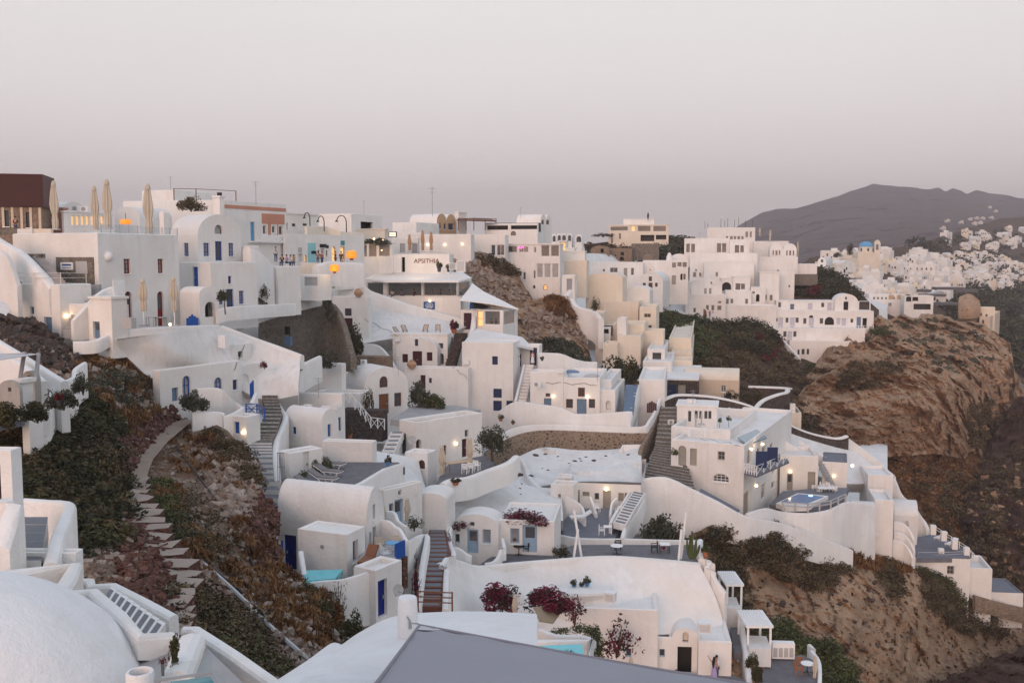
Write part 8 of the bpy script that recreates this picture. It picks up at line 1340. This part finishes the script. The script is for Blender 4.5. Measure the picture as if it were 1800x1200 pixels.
H('far_hotel', 'white far hotel with two orange painted bays', 1528, 1588, 1600, 518, 545, 345, 80, 'flat', cat='hotel', L=[W1(1562 + q * 3, 532, 2, 6) for q in range(2)] + [W1(1535 + q * 7, 522, 3, 4) for q in range(7)]); fh = [x for x in COL.objects if x.name.startswith('far_hotel')][0]; panel(fh, 'painted_bay', 'L', 1562, 518, 1571, 526, 'ochre', .1); panel(fh, 'painted_bay', 'L', 1577, 518, 1585, 526, 'ochre', .1)
H('far_hotel', 'white far hotel with open arches above the cliff', 1590, 1640, 1652, 520, 552, 335, 80, 'flat', cat='hotel', L=[('o', 1606, 534, 1636, 544), ('ao', 1593, 520, 1602, 530), ('o', 1604, 522, 1614, 529)])
H('terrace_house', 'tan terraced house on the far point', 1716, 1748, 1764, 541, 580, 338, 66, 'flat', mat='cream', L=[W1(1722, 550, 4, 7), W1(1732, 552, 4, 6)], R=[W1(1752, 548, 5, 6)]); H('terrace_house', 'tan lower house at the end of the far point', 1722, 1740, 1758, 557, 585, 330, 60, 'flat', mat='beige', L=[W1(1726, 562, 4, 7)])
sheet('rock_stack', 'rounded tan rock stack on the far point', [[(1686, 522, 338), (1704, 516, 338), (1722, 528, 338)], [(1684, 540, 334), (1704, 538, 330), (1724, 545, 334)], [(1686, 560, 332), (1704, 560, 329), (1720, 558, 332)]], mat='cliff', amp=1.5, freq=.2, thick=8, cat='rock')
p = P(1522, 446, 470); o = empty('domed_church', p); tag(o, 'cream church with bright blue dome and arched bell tower', 'church'); MB().box(-5, 5, -4, 5, -8, .5).build('nave', 'cream', o); MB().lathe([(3.1, .5), (3.1, 3.2), (2.9, 3.3)], 16).build('drum', 'cream', o, True); MB().lathe([(3.2 * math.cos(q * math.pi / 16), 3.3 + 2.5 * math.sin(q * math.pi / 16)) for q in range(9)], 20).build('dome', 'sky_blue', o, True)
bt = MB(); outer = [(-1.4, 0), (1.4, 0), (1.4, 4.6), (.8, 5.6), (0, 6), (-.8, 5.6), (-1.4, 4.6)]; hole = arch_poly(-.7, .7, 1, 4)
for y_ in (-.6, .6): vs, tr = tess(outer, [hole]); bt.add([(5.2 + v.x, y_, v.y + .5) for v in vs], tr)
for lp in (outer, hole): n = len(lp); bt.add([(5.2 + a, y_, z + .5) for y_ in (-.6, .6) for a, z in lp], [(i, (i + 1) % n, n + (i + 1) % n, n + i) for i in range(n)])
bt.build('bell_tower', 'cream', o)
for q in range(6): a = q * 1.047 + .5; MB().box(-.35, .35, -.1, .1, 1.2, 2.6).build('window', 'pane_dark', o, loc=(3.12 * math.cos(a), 3.12 * math.sin(a), 0)).rotation_euler = (0, 0, a + 1.57)
# ------------------------------------------------------------------ small things set on whatever surface stands behind that pixel
bpy.context.view_layer.update(); DG = bpy.context.evaluated_depsgraph_get()
def surf(px, py):
    ok, loc, nrm, *_ = SC.ray_cast(DG, CAM, ray(px, py).normalized()); return (loc, nrm) if ok else (P(px, py, 100), Vector((0, -1, 0)))
dk = MB().lathe([(1, -.3), (.9, .3), (.4, .5), (0, .52)], 7)
for i, (x, y, r) in enumerate(((940, 800, .45), (933, 792, .15), (959, 798, .25), (981, 802, .18), (1010, 810, .28), (1019, 806, .2), (1030, 803, .2), (1021, 810, .16), (1000, 814, .14), (1044, 809, .3), (1065, 801, .18), (1078, 797, .1), (1105, 799, .25), (953, 823, .12), (963, 826, .2), (933, 836, .3), (912, 834, .42), (916, 850, .16), (914, 858, .14), (915, 868, .12))): p, n_ = surf(x, y); o = dk.build('dark_stone', 'stone_dark', None, True, p); o.scale = (r, r * .8, r * .7); tag(o, 'black lava stone sticking out of the lumpy white roof', 'stone', 'lava stones in the white roof')
for i, (x, y, l_) in enumerate(((1180, 745, 'beside the hotel terrace rail'), (590, 720, 'over the blue windows'), (640, 640, 'at the vaulted house'), (985, 655, 'at the roof with tarpaulins'), (1340, 862, 'low on the hotel side wall'), (700, 600, 'left of the arched house'), (1255, 500, 'on the stepped cluster'), (1100, 520, 'on the big cream house'), (820, 640, 'left of the navy shutters'), (560, 440, 'over the shop row'), (1540, 940, 'below the pool terrace'), (470, 560, 'on the white ramp'))): p, n_ = surf(x, y); ac_unit('small white air conditioner box ' + l_, 0, 0, 0, math.atan2(n_.x, -n_.y) if abs(n_.z) < .7 else .3, .85, at=p - Vector((0, .1, 0)))
for i, (x, y, h) in enumerate(((760, 372, 2.6), (300, 331, 1.8), (640, 374, 2.4), (915, 380, 2.2), (1010, 441, 2.0), (1230, 418, 1.8), (560, 691, 1.6), (1050, 663, 1.8), (700, 652, 1.8), (1120, 459, 2.0), (450, 351, 2), (1218, 706, 1.6))): p, n_ = surf(x, y + 3); o = empty('roof_aerial', p); tag(o, 'thin metal aerial ' + ('on the vaulted cream house with ochre gables', 'on the cream block of the left skyline', 'on the dark-windowed skyline house', 'on the twin vaulted gables', 'on the stepped block by the glass storey', 'on the house with wide glass doors', 'on the white block above the stair railing', 'on the blue double door house', 'on the arched brown window vault', 'on the long house below the ruins', 'on the pink frieze house', 'on the hotel roof house')[i], 'aerial', 'roof aerials'); MB().tube([(0, 0, -.3), (0, 0, h)], .03, 5).build('mast', 'steel', o); MB().bar((-.4, 0, h * .95), (.4, 0, h * .95), .03).bar((-.25, 0, h * .8), (.25, 0, h * .8), .03).build('crossbar', 'steel', o)
for i, (a, b_, l_) in enumerate((((430, 606), (412, 650), 'down the cave house roof box'), ((790, 640), (826, 668), 'across the terrace wall with the narrow door'), ((1230, 770), (1300, 782), 'under the hotel roof terrace'), ((640, 560), (700, 590), 'over the white slope'), ((960, 672), (1050, 676), 'over the blue double door'))):
    pts = [surf(lerp(a[0], b_[0], q / 8), lerp(a[1], b_[1], q / 8) + 2 * math.sin(q * 1.9))[0] - Vector((0, .05, 0)) for q in range(9)]; tag(MB().tube(pts, .022, 5).build('wall_cable', 'cable', None, True), 'thin dark cable running ' + l_, 'cable')
# ------------------------------------------------------------------ warm lamp light where the photo shows lit lamps
for x, y, d, e in ((735, 466, 147, 60), (755, 531, 140, 25), (1066, 861, 96.5, 14), (1009, 866, 96.5, 14), (1338, 782, 109, 14), (1389, 830, 119, 18), (588, 478, 114, 30), (800, 780, 93, 8), (1033, 700, 117, 8), (655, 440, 149, 40), (135, 556, 77.5, 8), (432, 762, 75, 6)):
    l = bpy.data.lights.new('lamp_light', 'POINT'); l.energy = e * 1.3; l.color = (1, .68, .38); l.shadow_soft_size = .15; lo_ = bpy.data.objects.new('lamp_light', l); COL.objects.link(lo_); lo_.location = P(x, y, d - .6)
# ------------------------------------------------------------------ the evening air
hz = MB().box(-4500, 4500, -60, 5200, -1, 420).build('haze', 'white'); hz.data.materials.clear(); mh = bpy.data.materials.new('haze'); mh.use_nodes = True; th = mh.node_tree; th.nodes.remove(th.nodes['Principled BSDF'])
pv = th.nodes.new('ShaderNodeVolumePrincipled'); pv.inputs['Color'].default_value = (.80, .75, .80, 1); pv.inputs['Density'].default_value = .00026; pv.inputs['Anisotropy'].default_value = .0
th.links.new(pv.outputs[0], th.nodes['Material Output'].inputs['Volume']); hz.data.materials.append(mh); tag(hz, kind='stuff')
